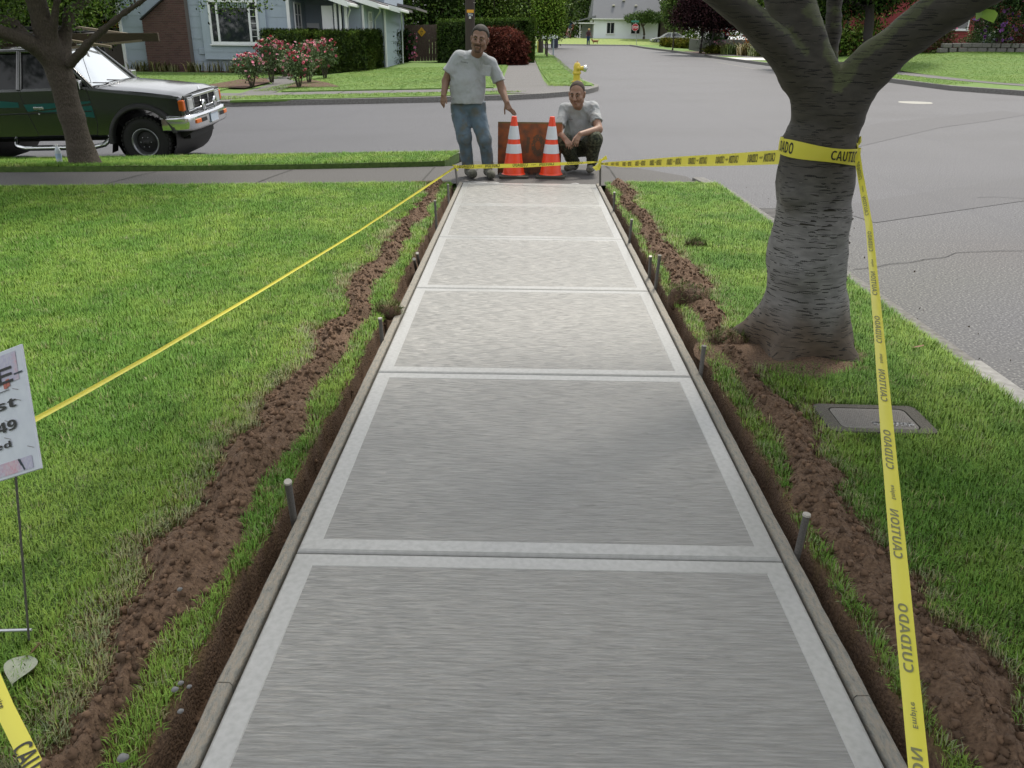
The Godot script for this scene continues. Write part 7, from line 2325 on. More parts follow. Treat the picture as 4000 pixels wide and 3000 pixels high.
# sharp folds pressed into cloth: ridged noise, stretched down the body
func creases(mb: MB, amp: float) -> void:
	var f := FastNoiseLite.new(); f.seed = 17; f.frequency = 1.0; f.fractal_octaves = 2
	var g := FastNoiseLite.new(); g.seed = 29; g.frequency = 1.0; g.fractal_octaves = 1
	var d := PackedFloat32Array()
	for p in mb.v:
		var a := 1.0 - absf(f.get_noise_3d(p.x * 7.0 + p.y * 3.0, p.y * 4.0, p.z * 7.0)) * 2.2
		var b := g.get_noise_3d(p.x * 4.0, p.y * 3.0, p.z * 4.0)
		d.append(amp * (pow(maxf(a, 0.0), 3.0) * (0.5 + b) - 0.35))
	for i in mb.v.size(): mb.v[i] += mb.n[i] * d[i]
	var acc := PackedVector3Array(); acc.resize(mb.v.size())
	for k in range(0, mb.ix.size(), 3):
		var i := mb.ix[k]; var j := mb.ix[k + 1]; var l := mb.ix[k + 2]
		var n := (mb.v[l] - mb.v[i]).cross(mb.v[j] - mb.v[i])
		acc[i] += n; acc[j] += n; acc[l] += n
	for i in mb.v.size():
		if acc[i].length_squared() > 1e-16: mb.n[i] = acc[i].normalized() * (1.0 if acc[i].dot(mb.n[i]) > 0 else -1.0)

# ------------------------------------------------------------------ cones, board, stakes
func cones_and_board() -> void:
	var orange := mat(lin(0.86, 0.065, 0.018), 0.35)
	var band := tmat(ntex(0.08, 3, [lin(0.58, 0.62, 0.68), lin(0.70, 0.73, 0.77)], 101), Vector3(6, 6, 6), 0.3)
	var blackb := mat(lin(0.045, 0.045, 0.035), 0.85)
	var lab := ["orange traffic cone under the standing man's hand, two white collars", "orange traffic cone beside the squatting man, two white collars"]
	var k := 0
	for at in [Vector3(-0.189, -0.000, -10.212), Vector3(0.260, -0.000, -10.232)]:
		at.y = -0.015
		var o := thing("traffic_cone", lab[k], "traffic cone", at, 0.05 - k * 0.12, "traffic cones")
		var b := MB.new()
		var pl := PackedVector2Array()
		for c in [[1, 1, 0.0], [-1, 1, PI / 2], [-1, -1, PI], [1, -1, PI * 1.5]]:
			for p in arc_pts(c[0] * 0.13, c[1] * 0.13, 0.045, c[2], c[2] + PI / 2, 4): pl.append(p)
		b.prism(pl, 0.0, 0.028, Transform3D(Basis(Vector3.RIGHT, -PI / 2), Vector3.ZERO))
		b.lathe([Vector2(0.165, 0.028), Vector2(0.15, 0.037), Vector2(0.13, 0.038)], 28)
		part("base", b, blackb, o)
		var R := func(y: float) -> float: return lerpf(0.132, 0.029, (y - 0.035) / 0.665)
		var c := MB.new()
		c.lathe([Vector2(0.150, 0.034), Vector2(0.140, 0.040), Vector2(R.call(0.055), 0.055), Vector2(R.call(0.30), 0.30), Vector2(R.call(0.55), 0.55), Vector2(0.030, 0.694), Vector2(0.026, 0.700), Vector2(0.017, 0.700), Vector2(0.015, 0.69), Vector2(0.012, 0.60)], 36)
		part("cone", c, orange, o)
		for q in [[0.282, 0.388], [0.442, 0.592]]:
			var m := MB.new()
			var y0: float = q[0]; var y1: float = q[1]
			m.lathe([Vector2(R.call(y0) + 0.001, y0), Vector2(R.call(y0) + 0.0028, y0 + 0.002), Vector2(R.call(y1) + 0.0028, y1 - 0.002), Vector2(R.call(y1) + 0.001, y1)], 36)
			part("collar", m, band, o)
		k += 1
	# rusty orange board standing behind the cones
	var im := Image.create(256, 208, false, Image.FORMAT_RGB8)
	var f := FastNoiseLite.new(); f.seed = 5; f.frequency = 0.02; f.fractal_octaves = 5
	for y in 208:
		for x in 256:
			var n := f.get_noise_2d(x, y) * 0.5 + 0.5
			var m := f.get_noise_2d(x * 2.5 + 900, y * 2.5) * 0.5 + 0.5
			var c := Color(0.105, 0.052, 0.028).lerp(Color(0.31, 0.085, 0.018), clampf(n * 1.7 - 0.35, 0, 1))
			c = c.lerp(Color(0.035, 0.03, 0.028), clampf((y - 105) / 90.0, 0, 1) * clampf(m * 1.6 - 0.25, 0, 1) * (1.0 if x > 60 else 0.35))
			var ring := absf(Vector2((x - 161) / 19.0, (y - 90) / 30.0).length() - 1.0)
			if ring < 0.42 and f.get_noise_2d(x * 5, y * 5) > -0.25: c = c.lerp(Color(0.05, 0.052, 0.032), 0.75)
			var bar := absf((x - 120) - (95 - y) * 0.08)
			if bar < 6 and y > 58 and y < 122: c = c.lerp(Color(0.05, 0.052, 0.032), 0.7)
			if y < 6: c = c.lerp(Color(0.12, 0.11, 0.04), 0.8)
			im.set_pixel(x, y, c.linear_to_srgb())
	var bmat := mat(Color.WHITE, 0.7)
	bmat.albedo_texture = ImageTexture.create_from_image(im)
	var o := thing("plywood_board", "rusty orange painted board standing upright behind the two cones", "board")
	var a: Vector3 = Vector3(-0.386, -0.018, -10.380); var e: Vector3 = Vector3(0.387, -0.007, -10.380)
	a.y = -0.012; e.y = -0.012
	var top := Vector3(0.0, 0.615, -0.05)
	var fc := MB.new()
	fc.quad(a, e, e + top, a + top)
	part("painted_face", fc, bmat, o)
	var cr := MB.new()
	var r := (e - a).normalized()
	var u := top.normalized()
	cr.box((a + e + top) / 2 - r.cross(u) * 0.0105, Vector3((e - a).length(), top.length(), 0.018), Basis(r, u, r.cross(u)))
	part("core", cr, mat(lin(0.30, 0.27, 0.10), 0.9), o)

func stake(b: Vector3, t: Vector3, r: float, label: String) -> void:
	var mb := MB.new()
	var d := (t - b).normalized()
	mb.tube([b - d * 0.25, t - d * 0.006, t], [r, r, r * 0.8], 10)
	var rim := MB.new()
	var o := thing("steel_stake", label, "stake", Vector3.ZERO, 0.0, "steel stakes along the forms")
	part("shaft", mb, M.steel, o)
	rim.tube([t - d * 0.004, t + d * 0.0025], [r * 1.18, r * 1.05], 10)
	part("head", rim, mat(lin(0.42, 0.40, 0.36), 0.5, 0.3), o)

func stakes() -> void:
	stake(Vector3(-0.813, -0.000, -2.369), Vector3(-0.798, 0.180, -2.300), 0.0115, "nearest steel stake outside the left form board")
	stake(Vector3(-0.807, -0.000, -4.166), Vector3(-0.811, 0.126, -4.160), 0.0105, "left form stake standing in the washed-out hollow, second from the camera")
	stake(Vector3(-0.839, -0.000, -5.835), Vector3(-0.833, 0.055, -5.750), 0.0105, "front one of the close stake pair on the left form")
	stake(Vector3(-0.828, -0.000, -5.951), Vector3(-0.828, 0.062, -5.900), 0.0105, "rear one of the close stake pair on the left form")
	stake(Vector3(-0.814, -0.000, -7.138), Vector3(-0.823, 0.222, -7.150), 0.0105, "tall left form stake beside the second joint from the far end")
	stake(Vector3(-0.817, -0.000, -8.415), Vector3(-0.830, 0.149, -8.500), 0.0105, "left form stake by the farthest panel joint")
	stake(Vector3(-0.818, -0.000, -9.541), Vector3(-0.850, 0.185, -9.680), 0.0115, "corner stake at the far left end holding caution tape")
	stake(Vector3(0.815, -0.000, -2.223), Vector3(0.822, 0.142, -2.220), 0.0115, "nearest steel stake outside the right form board, leaning out")
	stake(Vector3(0.812, -0.000, -3.768), Vector3(0.822, 0.129, -3.800), 0.0105, "right form stake beside the cherry tree's left root")
	stake(Vector3(0.807, -0.000, -5.264), Vector3(0.821, 0.219, -5.280), 0.0105, "taller, nearer stake of the pair on the right form")
	stake(Vector3(0.804, -0.000, -5.533), Vector3(0.797, 0.158, -5.500), 0.0105, "shorter, farther stake of the pair on the right form")
	stake(Vector3(0.791, -0.000, -6.604), Vector3(0.799, 0.192, -6.600), 0.0105, "right form stake just beyond the small dark sod tuft")
	stake(Vector3(0.800, -0.000, -7.970), Vector3(0.795, 0.184, -7.950), 0.0105, "right form stake by the farthest panel joint")
	stake(Vector3(0.798, -0.000, -9.516), Vector3(0.786, 0.278, -9.500), 0.0115, "corner stake at the far right end with knotted caution tape")

# ------------------------------------------------------------------ caution tape
# pts: [centre, half width] pairs; words: [text, start, length, t0, t1, mirrored]
func tape(called: String, label: String, pts: Array, words: Array, side: float, wave := 0.0, ink: Material = null) -> Node3D:
	var o := thing(called, label, "caution tape")
	var len := [0.0]
	var fine := []
	for i in pts.size() - 1:
		var n := maxi(2, int((pts[i + 1][0] - pts[i][0]).length() / 0.04))
		for k in n: fine.append([pts[i][0].lerp(pts[i + 1][0], float(k) / n), pts[i][1].lerp(pts[i + 1][1], float(k) / n)])
	fine.append(pts[-1])
	for i in range(1, fine.size()): len.append(len[-1] + (fine[i][0] - fine[i - 1][0]).length())
	var nor := []
	for i in fine.size():
		var d: Vector3 = (fine[mini(i + 1, fine.size() - 1)][0] - fine[maxi(i - 1, 0)][0]).normalized()
		nor.append(d.cross(fine[i][1]).normalized() * side)
		if wave > 0: fine[i][0] += nor[i] * wave * nz.get_noise_1d(len[i] * 120.0)
	var rows := []
	for i in fine.size():
		var c: Vector3 = fine[i][0]; var h: Vector3 = fine[i][1]
		rows.append([c - h, c - h * 0.5 + nor[i] * 0.0015, c + nor[i] * 0.002, c + h * 0.5 + nor[i] * 0.0015, c + h])
	var mb := MB.new()
	mb.grid(rows, false, side > 0)
	part("film", mb, M.tape, o)
	var tx := MB.new()
	for w in words:
		var g := word(w[0])
		var pt: PackedVector2Array = g[0]
		var s0: float = w[1]; var ln: float = w[2]
		for k in range(0, pt.size(), 3):
			var q := []
			for i in 3:
				var p := pt[k + i]
				var x: float = p.x / g[1]
				if w[5]: x = 1.0 - x
				var s := s0 + x * ln
				var t: float = clampf(lerpf(w[3], w[4], p.y), -0.98, 0.98)
				if s < 0 or s > len[-1]: continue
				var j := clampi(len.bsearch(s) - 1, 0, fine.size() - 2)
				var f: float = (s - len[j]) / maxf(1e-5, len[j + 1] - len[j])
				var c: Vector3 = fine[j][0].lerp(fine[j + 1][0], f); var h: Vector3 = fine[j][1].lerp(fine[j + 1][1], f)
				q.append(c + h * t + nor[j].lerp(nor[j + 1], f) * 0.0032)
			if q.size() == 3: tx.tri(q[0], q[1], q[2])
	if tx.v.size(): part("lettering", tx, ink if ink else M.tape_print, o).set_meta("kind", "stuff")
	return o

func tapes() -> void:
	M.tape = mat(lin(0.74, 0.68, 0.085), 0.32)
	M.tape.cull_mode = BaseMaterial3D.CULL_DISABLED
	M.tape.backlight_enabled = true; M.tape.backlight = Color(0.45, 0.42, 0.08)
	M.tape_print = mat(lin(0.03, 0.03, 0.02), 0.5)
	M.tape_faint = mat(lin(0.20, 0.20, 0.085), 0.5)
	M.tape_faint.cull_mode = BaseMaterial3D.CULL_DISABLED
	M.tape_print.cull_mode = BaseMaterial3D.CULL_DISABLED
	# from the tree down the right side towards the camera
	var wd := []
	for i in 6:
		wd.append(["CUIDADO", 0.10 + i * 0.64, 0.17, -0.55, 0.5, true])
		wd.append(["Empire", 0.335 + i * 0.64, 0.055, -0.3, 0.4, true])
		wd.append(["CAUTION", 0.43 + i * 0.64, 0.17, -0.55, 0.5, true])
	var p0: Vector3 = Vector3(1.476, 1.019, -3.980); var p1: Vector3 = Vector3(1.328, 0.812, -3.350); var p2: Vector3 = Vector3(1.116, 0.609, -2.620); var p3: Vector3 = Vector3(0.922, 0.455, -1.980); var p4: Vector3 = Vector3(0.771, 0.341, -1.480); var p5: Vector3 = Vector3(0.689, 0.230, -1.170); var p6: Vector3 = Vector3(0.578, 0.208, -0.850)
	tape("caution_tape", "long yellow caution tape running from the tree towards the lower right corner", [[p0, Vector3(0.004, 0.030, 0.006)], [p0.lerp(p1, 0.3), Vector3(0.008, 0.014, 0.004)], [p1, Vector3(0.006, 0.004, 0.020)], [p2, Vector3(0.007, 0.004, 0.024)], [p3, Vector3(0.0105, 0.004, 0.022)], [p4, Vector3(0.0135, 0.005, 0.014)], [p5, Vector3(0.0145, 0.005, 0.010)], [p6, Vector3(0.016, 0.006, 0.01)]], wd, 1.0, 0.002, M.tape_faint)
	# wrapped round the trunk
	var c: Vector3 = Vector3(1.358, 1.012, -4.150)
	var ring := []
	var R := 0.187
	for i in 41:
		var a := PI * 1.02 - TAU * 1.03 * i / 40.0   # starts at the left side and passes the front
		ring.append([c + Vector3(cos(a) * R, -0.012 * cos(a) * 1.6 + (0.006 if i > 30 else 0.0), sin(a) * R), Vector3(0, 0.036 + 0.004 * sin(a * 3), 0.004)])
	tape("caution_tape", "caution tape band wrapped around the cherry tree's trunk", ring, [["CUIDADO", -0.06, 0.18, -0.6, 0.72, false], ["CAUTION", 0.30, 0.19, -0.62, 0.70, false]], 1.0, 0.003)
	var kn := MB.new()
	for q in [[Vector3(0.0, 0.05, 0.02), Vector3(0.02, -0.02, 0.03)], [Vector3(0.02, -0.02, 0.03), Vector3(-0.005, -0.12, 0.02)], [Vector3(0.01, 0.0, 0.02), Vector3(0.035, 0.07, 0.0)]]:
		var k0: Vector3 = Vector3(1.491, 1.031, -4.080)
		kn.tube([k0 + q[0] * 0.8, k0 + q[0].lerp(q[1], 0.5) * 0.8 + Vector3(0.004, 0.004, 0.004), k0 + q[1] * 0.8], [0.006, 0.011, 0.004], 6, true, 0.5)
	solo("tape_knot", kn, M.tape, "bunched yellow tape knot on the right side of the tree trunk", "tape knot")
	# tree to the far right corner stake
	wd = []
	for i in 11:
		var s := 5.86 - i * 0.60
		wd.append(["CAUTION", s - 0.20, 0.165, -0.58, 0.62, true])
		wd.append(["Empire", s - 0.27, 0.05, -0.2, 0.3, true])
		wd.append(["CUIDADO", s - 0.46, 0.165, -0.58, 0.62, true])
	var r0: Vector3 = Vector3(0.799, 0.244, -9.500); var r1: Vector3 = Vector3(0.917, 0.426, -8.100); var r2: Vector3 = Vector3(1.057, 0.694, -6.200); var r3: Vector3 = Vector3(1.161, 0.847, -5.100); var r4: Vector3 = Vector3(1.216, 0.975, -4.200)
	tape("caution_tape", "flat yellow caution tape stretched from the far right stake to the tree", [[r0, Vector3(0, 0.010, 0)], [r0.lerp(r1, 0.35), Vector3(0, 0.022, 0)], [r1, Vector3(0, 0.031, 0.003)], [r2, Vector3(0, 0.036, 0.004)], [r3, Vector3(0, 0.036, 0.005)], [r4, Vector3(0, 0.036, 0.005)]], wd, 1.0, 0.003)
	# across the far end, in front of the cones
	wd = []
	for i in 3:
		wd.append(["CUIDADO", 0.04 + i * 0.62, 0.17, -0.55, 1.25, true])
		wd.append(["Empire", 0.25 + i * 0.62, 0.055, -0.1, 0.45, true])
		wd.append(["CAUTION", 0.345 + i * 0.62, 0.165, -0.55, 1.25, true])
	var l0: Vector3 = Vector3(-0.846, 0.163, -9.700); var l1: Vector3 = Vector3(-0.639, 0.171, -9.680); var l2: Vector3 = Vector3(-0.026, 0.204, -9.600); var l3: Vector3 = Vector3(0.546, 0.247, -9.520); var l4: Vector3 = Vector3(0.783, 0.266, -9.500)
	tape("caution_tape", "folded caution tape across the end of the walk before the cones", [[l0, Vector3(0, 0.016, 0)], [l1, Vector3(0, 0.023, 0)], [l2, Vector3(0, 0.022, 0)], [l3, Vector3(0, 0.014, 0)], [l4, Vector3(0, 0.007, 0)]], wd, 1.0, 0.003)
	# knots and loose ends on both corner stakes
	for q in [[Vector3(0.784, 0.275, -9.480), 1.0, "yellow tape bow with loose ends tied on the far right stake"], [Vector3(-0.845, 0.168, -9.660), -0.45, "small twist of tape tied on the far left stake"]]:
		var k: Vector3 = q[0]; var f: float = q[1]; var g := absf(f)
		var o := thing("tape_knot", q[2], "tape knot")
		var m := MB.new()
		for w in [[[Vector3(0, 0, 0), Vector3(0.03, 0.025, 0.01), Vector3(0.068, 0.044, 0.012)], [Vector3(0.0, 0.008, 0), Vector3(-0.005, 0.014, 0), Vector3(-0.008, 0.022, 0.005)]], [[Vector3(0, 0, 0.004), Vector3(-0.03, -0.05, 0.012), Vector3(-0.062, -0.086, 0.012)], [Vector3(0.006, -0.004, 0), Vector3(0.013, -0.008, 0.006), Vector3(0.024, -0.02, 0.004)]], [[Vector3(0, 0, 0.004), Vector3(0.0, -0.045, 0.012), Vector3(-0.02, -0.095, 0.016)], [Vector3(0.006, 0, 0.002), Vector3(0.012, 0, 0.004), Vector3(0.015, 0.0, 0.0)]]]:
			var rows := []
			for i in 3: rows.append([k + (w[0][i] - w[1][i]) * Vector3(f, g, 1), k + w[0][i] * Vector3(f, g, 1) + Vector3(0, 0, 0.004), k + (w[0][i] + w[1][i]) * Vector3(f, g, 1)])
			m.grid(rows)
		part("loose_end", m, M.tape, o).set_meta("kind", "stuff")
		var b := MB.new()
		b.lathe([Vector2(0.014, -0.02), Vector2(0.018, -0.008), Vector2(0.014, 0.0), Vector2(0.019, 0.012), Vector2(0.013, 0.022)], 10, Transform3D(Basis(), k))
		part("wrap", b, M.tape, o)
	# far left stake to the yard sign, twisted on edge
	wd = []
	for i in 16:
		wd.append(["CUIDADO", 0.08 + i * 0.60, 0.17, -1.2, 0.55 if i % 3 else 1.3, true])
		wd.append(["CAUTION", 0.37 + i * 0.60, 0.17, -1.3, 0.4 if i % 2 else 1.2, true])
	var s0: Vector3 = Vector3(-0.856, 0.157, -9.680); var s1: Vector3 = Vector3(-1.366, 0.088, -6.500); var s2: Vector3 = Vector3(-1.467, 0.239, -4.200); var s3: Vector3 = Vector3(-1.422, 0.398, -2.850); var s4: Vector3 = Vector3(-1.358, 0.506, -2.200); var s5: Vector3 = Vector3(-1.332, 0.561, -1.860)
	tape("caution_tape", "twisted yellow caution tape sagging from the far left stake to the yard sign", [[s0, Vector3(0, 0.012, 0)], [s0.lerp(s1, 0.4), Vector3(-0.003, 0.010, 0.004)], [s1, Vector3(-0.003, 0.007, 0.006)], [s2, Vector3(-0.003, 0.0065, 0.005)], [s3, Vector3(-0.003, 0.0065, 0.003)], [s4, Vector3(-0.003, 0.0062, 0.002)], [s5, Vector3(-0.003, 0.0062, 0.002)]], wd, 1.0, 0.002)
	# tape leaving the sign towards the camera, lower left corner
	var e0: Vector3 = Vector3(-1.305, 0.146, -1.520); var e1: Vector3 = Vector3(-1.191, 0.103, -1.400); var e2: Vector3 = Vector3(-1.029, 0.064, -1.240); var e3: Vector3 = Vector3(-0.870, 0.027, -1.080)
	var hw := Vector3(0.0155, 0.007, -0.009)
	tape("caution_tape", "yellow caution tape crossing the lower left corner of the lawn", [[e0, hw], [e1, hw], [e2, hw], [e3, hw]], [["Empire", 0.115, 0.052, -0.55, 0.15, false], ["CAUTION", 0.285, 0.17, -1.25, 0.95, false]], 1.0)

# ------------------------------------------------------------------ yard sign
func yard_sign() -> void:
	var o := thing("yard_sign", "white yard sign with brick print borders on wire legs at the left edge", "sign")
	var tr: Vector3 = Vector3(-1.229, 0.814, -1.800); var br: Vector3 = Vector3(-1.157, 0.563, -1.660)
	var up := (tr - br)
	var H := up.length()
	up /= H
	var right := (Vector3(-1.157, 0.563, -1.660) - Vector3(-1.283, 0.532, -1.700)).normalized()
	right = (right - up * right.dot(up)).normalized()
	var nn := right.cross(up)
	var W := 0.46
	var Z := func(x: float, y: float, z: float) -> Vector3: return tr + right * (x - W) * 1.0 + up * (y - H) + nn * z   # origin at the lower left
	var b := MB.new()
	b.box(Z.call(W / 2, H / 2, -0.003), Vector3(W, H, 0.006), Basis(right, up, nn), 0.0015)
	part("board", b, tmat(ntex(0.015, 4, [lin(0.50, 0.53, 0.60), lin(0.62, 0.65, 0.71)], 111), Vector3.ONE * 3, 0.5), o)
	# brick print: patches of mauve, rose and grey with dark joints, flat on the board
	var pm := mat(Color.WHITE, 0.55)
	pm.vertex_color_use_as_albedo = true
	var pr := MB.new()
	var r := RandomNumberGenerator.new(); r.seed = 4
	for q in [[0.735, 0.965], [0.025, 0.125]]:
		var nx := 92; var ny := int((q[1] - q[0]) * H / 0.0045)
		for i in nx:
			for j in ny:
				var x := 0.008 + (W - 0.03) * i / nx; var y: float = H * (q[0] + (q[1] - q[0]) * j / ny)
				var brick := sin(x * 40.0 + (1.7 if q[0] > 0.5 else 0.0)) + nz.get_noise_2d(x * 900, y * 900)
				var c := Color(0.40, 0.38, 0.52).lerp(Color(0.55, 0.30, 0.37), clampf(brick * 0.6 + r.randf() * 0.4, 0, 1)).lerp(Color(0.55, 0.55, 0.58), r.randf() * 0.5)
				if q[0] > 0.5 and x < W - 0.085 and y < H * 0.85: continue
				pr.col = c
				var w := (W - 0.03) / nx; var h: float = H * (q[1] - q[0]) / ny
				pr.quad(Z.call(x, y, 0.0012), Z.call(x + w, y, 0.0012), Z.call(x + w, y + h, 0.0012), Z.call(x, y + h, 0.0012))
	part("brick_print", pr, pm, o).set_meta("kind", "stuff")
	var jt := MB.new()
	for q in [[W - 0.092, 0.955 * H, W - 0.080, 0.885 * H, 0.004], [W - 0.036, 0.785 * H, W - 0.008, 0.787 * H, 0.004], [W - 0.062, 0.12 * H, W - 0.05, 0.03 * H, 0.005], [W - 0.066, 0.125 * H, W - 0.058, 0.07 * H, 0.004]]:
		var d := Vector2(q[2] - q[0], q[3] - q[1]).normalized().orthogonal() * float(q[4]) * 0.5
		jt.quad(Z.call(q[0] - d.x, q[1] - d.y, 0.002), Z.call(q[2] - d.x, q[3] - d.y, 0.002), Z.call(q[2] + d.x, q[3] + d.y, 0.002), Z.call(q[0] + d.x, q[1] + d.y, 0.002))
	part("print_joints", jt, mat(lin(0.03, 0.045, 0.065), 0.6), o).set_meta("kind", "stuff")
	var rd := MB.new()
	for q in [[0.075, 0.715], [0.066, 0.725]]: rd.quad(Z.call(W - q[0], q[1] * H - 0.006, 0.0022), Z.call(W - q[0] + 0.012, q[1] * H - 0.006, 0.0022), Z.call(W - q[0] + 0.012, q[1] * H + 0.012, 0.0022), Z.call(W - q[0], q[1] * H + 0.012, 0.0022))
	part("red_chips", rd, mat(lin(0.42, 0.13, 0.10), 0.6), o).set_meta("kind", "stuff")
	var tx := MB.new()
	for q in [["E", W - 0.102, 0.735, 0.062, 0.125], ["st", W - 0.108, 0.535, 0.066, 0.07], ["49", W - 0.118, 0.36, 0.066, 0.082], ["ed", W - 0.132, 0.235, 0.052, 0.052]]:
		print_on(tx, q[0], Z.call(q[1], q[2] * H, 0.003), right * float(q[3]), up * float(q[4]) * H)
	tx.quad(Z.call(W - 0.3, 0.672 * H, 0.003), Z.call(W - 0.058, 0.676 * H, 0.003), Z.call(W - 0.058, 0.682 * H, 0.003), Z.call(W - 0.3, 0.678 * H, 0.003))
	part("lettering", tx, M.black_print, o).set_meta("kind", "stuff")
	var sc := MB.new()
	for q in [[0.05, 0.68, 0.02], [0.045, 0.59, 0.018], [0.09, 0.45, 0.02], [0.03, 0.2, 0.02], [0.1, 0.32, 0.02]]:
		var p := Vector2(W - q[0], q[1] * H)
		sc.quad(Z.call(p.x, p.y, 0.002), Z.call(p.x + q[2], p.y - 0.008, 0.002), Z.call(p.x + q[2], p.y - 0.0065, 0.002), Z.call(p.x, p.y + 0.0015, 0.002))
	part("scratches", sc, mat(lin(0.22, 0.2, 0.2), 0.8), o).set_meta("kind", "stuff")
	var foot: Vector3 = Vector3(-1.339, 0.048, -1.720)
	foot.y = -0.02
	var ft := MB.new()
	ft.tube([Z.call(W - 0.09, 0.05, -0.008), foot], [0.0028], 6)
	ft.tube([Z.call(0.09, 0.05, -0.008), foot - right * 0.28], [0.0028], 6)
	part("wire_leg", ft, M.steel, o)
	var cb := MB.new()
	cb.tube([Vector3(-1.615, 0.032, -1.730), Vector3(-1.326, 0.049, -1.730)], [0.005, 0.004], 6)
	solo("metal_bar", cb, mat(lin(0.55, 0.55, 0.6), 0.3, 0.6), "thin pale metal bar lying in the grass at the sign's leg", "bar")

# ------------------------------------------------------------------ hydrant and street furniture
func hydrant() -> void:
	var at: Vector3 = Vector3(1.766, 0.233, -31.477)
	var o := thing("fire_hydrant", "yellow fire hydrant with a silver side cap on the corner verge", "fire hydrant", at)
	var yel := tmat(ntex(0.04, 3, [lin(0.50, 0.36, 0.03), lin(0.62, 0.50, 0.06)], 121), Vector3.ONE * 3, 0.45, null, 1.0, false)
	var b := MB.new()
	b.lathe([Vector2(0.19, -0.05), Vector2(0.19, 0.03), Vector2(0.14, 0.035), Vector2(0.135, 0.06), Vector2(0.12, 0.065), Vector2(0.118, 0.27), Vector2(0.15, 0.275), Vector2(0.15, 0.31), Vector2(0.135, 0.33), Vector2(0.13, 0.37), Vector2(0.122, 0.40), Vector2(0.125, 0.52), Vector2(0.11, 0.58), Vector2(0.085, 0.63), Vector2(0.07, 0.645), Vector2(0.0, 0.65)], 24)
	part("barrel", b, yel, o)
	var n := MB.new()
	n.lathe([Vector2(0.045, 0.63), Vector2(0.045, 0.655), Vector2(0.026, 0.66), Vector2(0.022, 0.70), Vector2(0, 0.70)], 5)
	part("operating_nut", n, mat(lin(0.4, 0.22, 0.06), 0.6), o)
	var s := MB.new()
	s.lathe([Vector2(0.075, 0.08), Vector2(0.075, 0.20), Vector2(0.085, 0.2), Vector2(0.085, 0.23)], 18, Transform3D(Basis(Vector3.BACK, -PI / 2), Vector3(0, 0.46, 0)))
	part("side_outlet", s, yel, o)
	var c := MB.new()
	c.lathe([Vector2(0.085, 0.23), Vector2(0.112, 0.235), Vector2(0.112, 0.32), Vector2(0.09, 0.345), Vector2(0.03, 0.35), Vector2(0.03, 0.38), Vector2(0, 0.38)], 20, Transform3D(Basis(Vector3.BACK, -PI / 2), Vector3(0, 0.46, 0)))
	part("silver_cap", c, mat(lin(0.55, 0.57, 0.55), 0.3, 0.7), o)
	for a in [0.25, PI]:
		var f := MB.new()
		f.lathe([Vector2(0.055, 0.08), Vector2(0.055, 0.15), Vector2(0.066, 0.155), Vector2(0.066, 0.19), Vector2(0.02, 0.195), Vector2(0.02, 0.22), Vector2(0, 0.22)], 16, Transform3D(Basis(Vector3.UP, a) * Basis(Vector3.RIGHT, PI / 2), Vector3(0, 0.46, 0)))
		part("hose_cap", f, yel, o)
	for i in 8:
		var bo := MB.new()
		bo.lathe([Vector2(0.012, 0.0), Vector2(0.012, 0.02), Vector2(0, 0.02)], 6, Transform3D(Basis(), Vector3(cos(i * TAU / 8) * 0.138, 0.312, sin(i * TAU / 8) * 0.138)))
		part("flange_bolt", bo, yel, o)

func mailbox(at: Vector3, label: String, body: Material, post: Material, turn: float, h := 1.05) -> void:
	var o := thing("mailbox", label, "mailbox", at, turn)
	var p := MB.new()
	p.box(Vector3(0, h / 2 - 0.1, 0), Vector3(0.1, h + 0.2, 0.1), Basis(), 0.01)
	part("post", p, post, o)
	var b := MB.new()
	var sec := PackedVector2Array([Vector2(-0.12, 0.0), Vector2(0.12, 0.0)])
	for q in arc_pts(0, 0.14, 0.12, 0, PI, 8): sec.append(q)
	b.prism(sec, -0.27, 0.27, Transform3D(Basis(Vector3.UP, PI / 2), Vector3(0, h, 0)))
	part("box", b, body, o)
	var d := MB.new()
	d.prism(sec, 0.0, 0.02, Transform3D(Basis(Vector3.UP, PI / 2).scaled(Vector3(1, 1.02, 1.02)), Vector3(0.27, h, 0)))
	part("door", d, body, o)

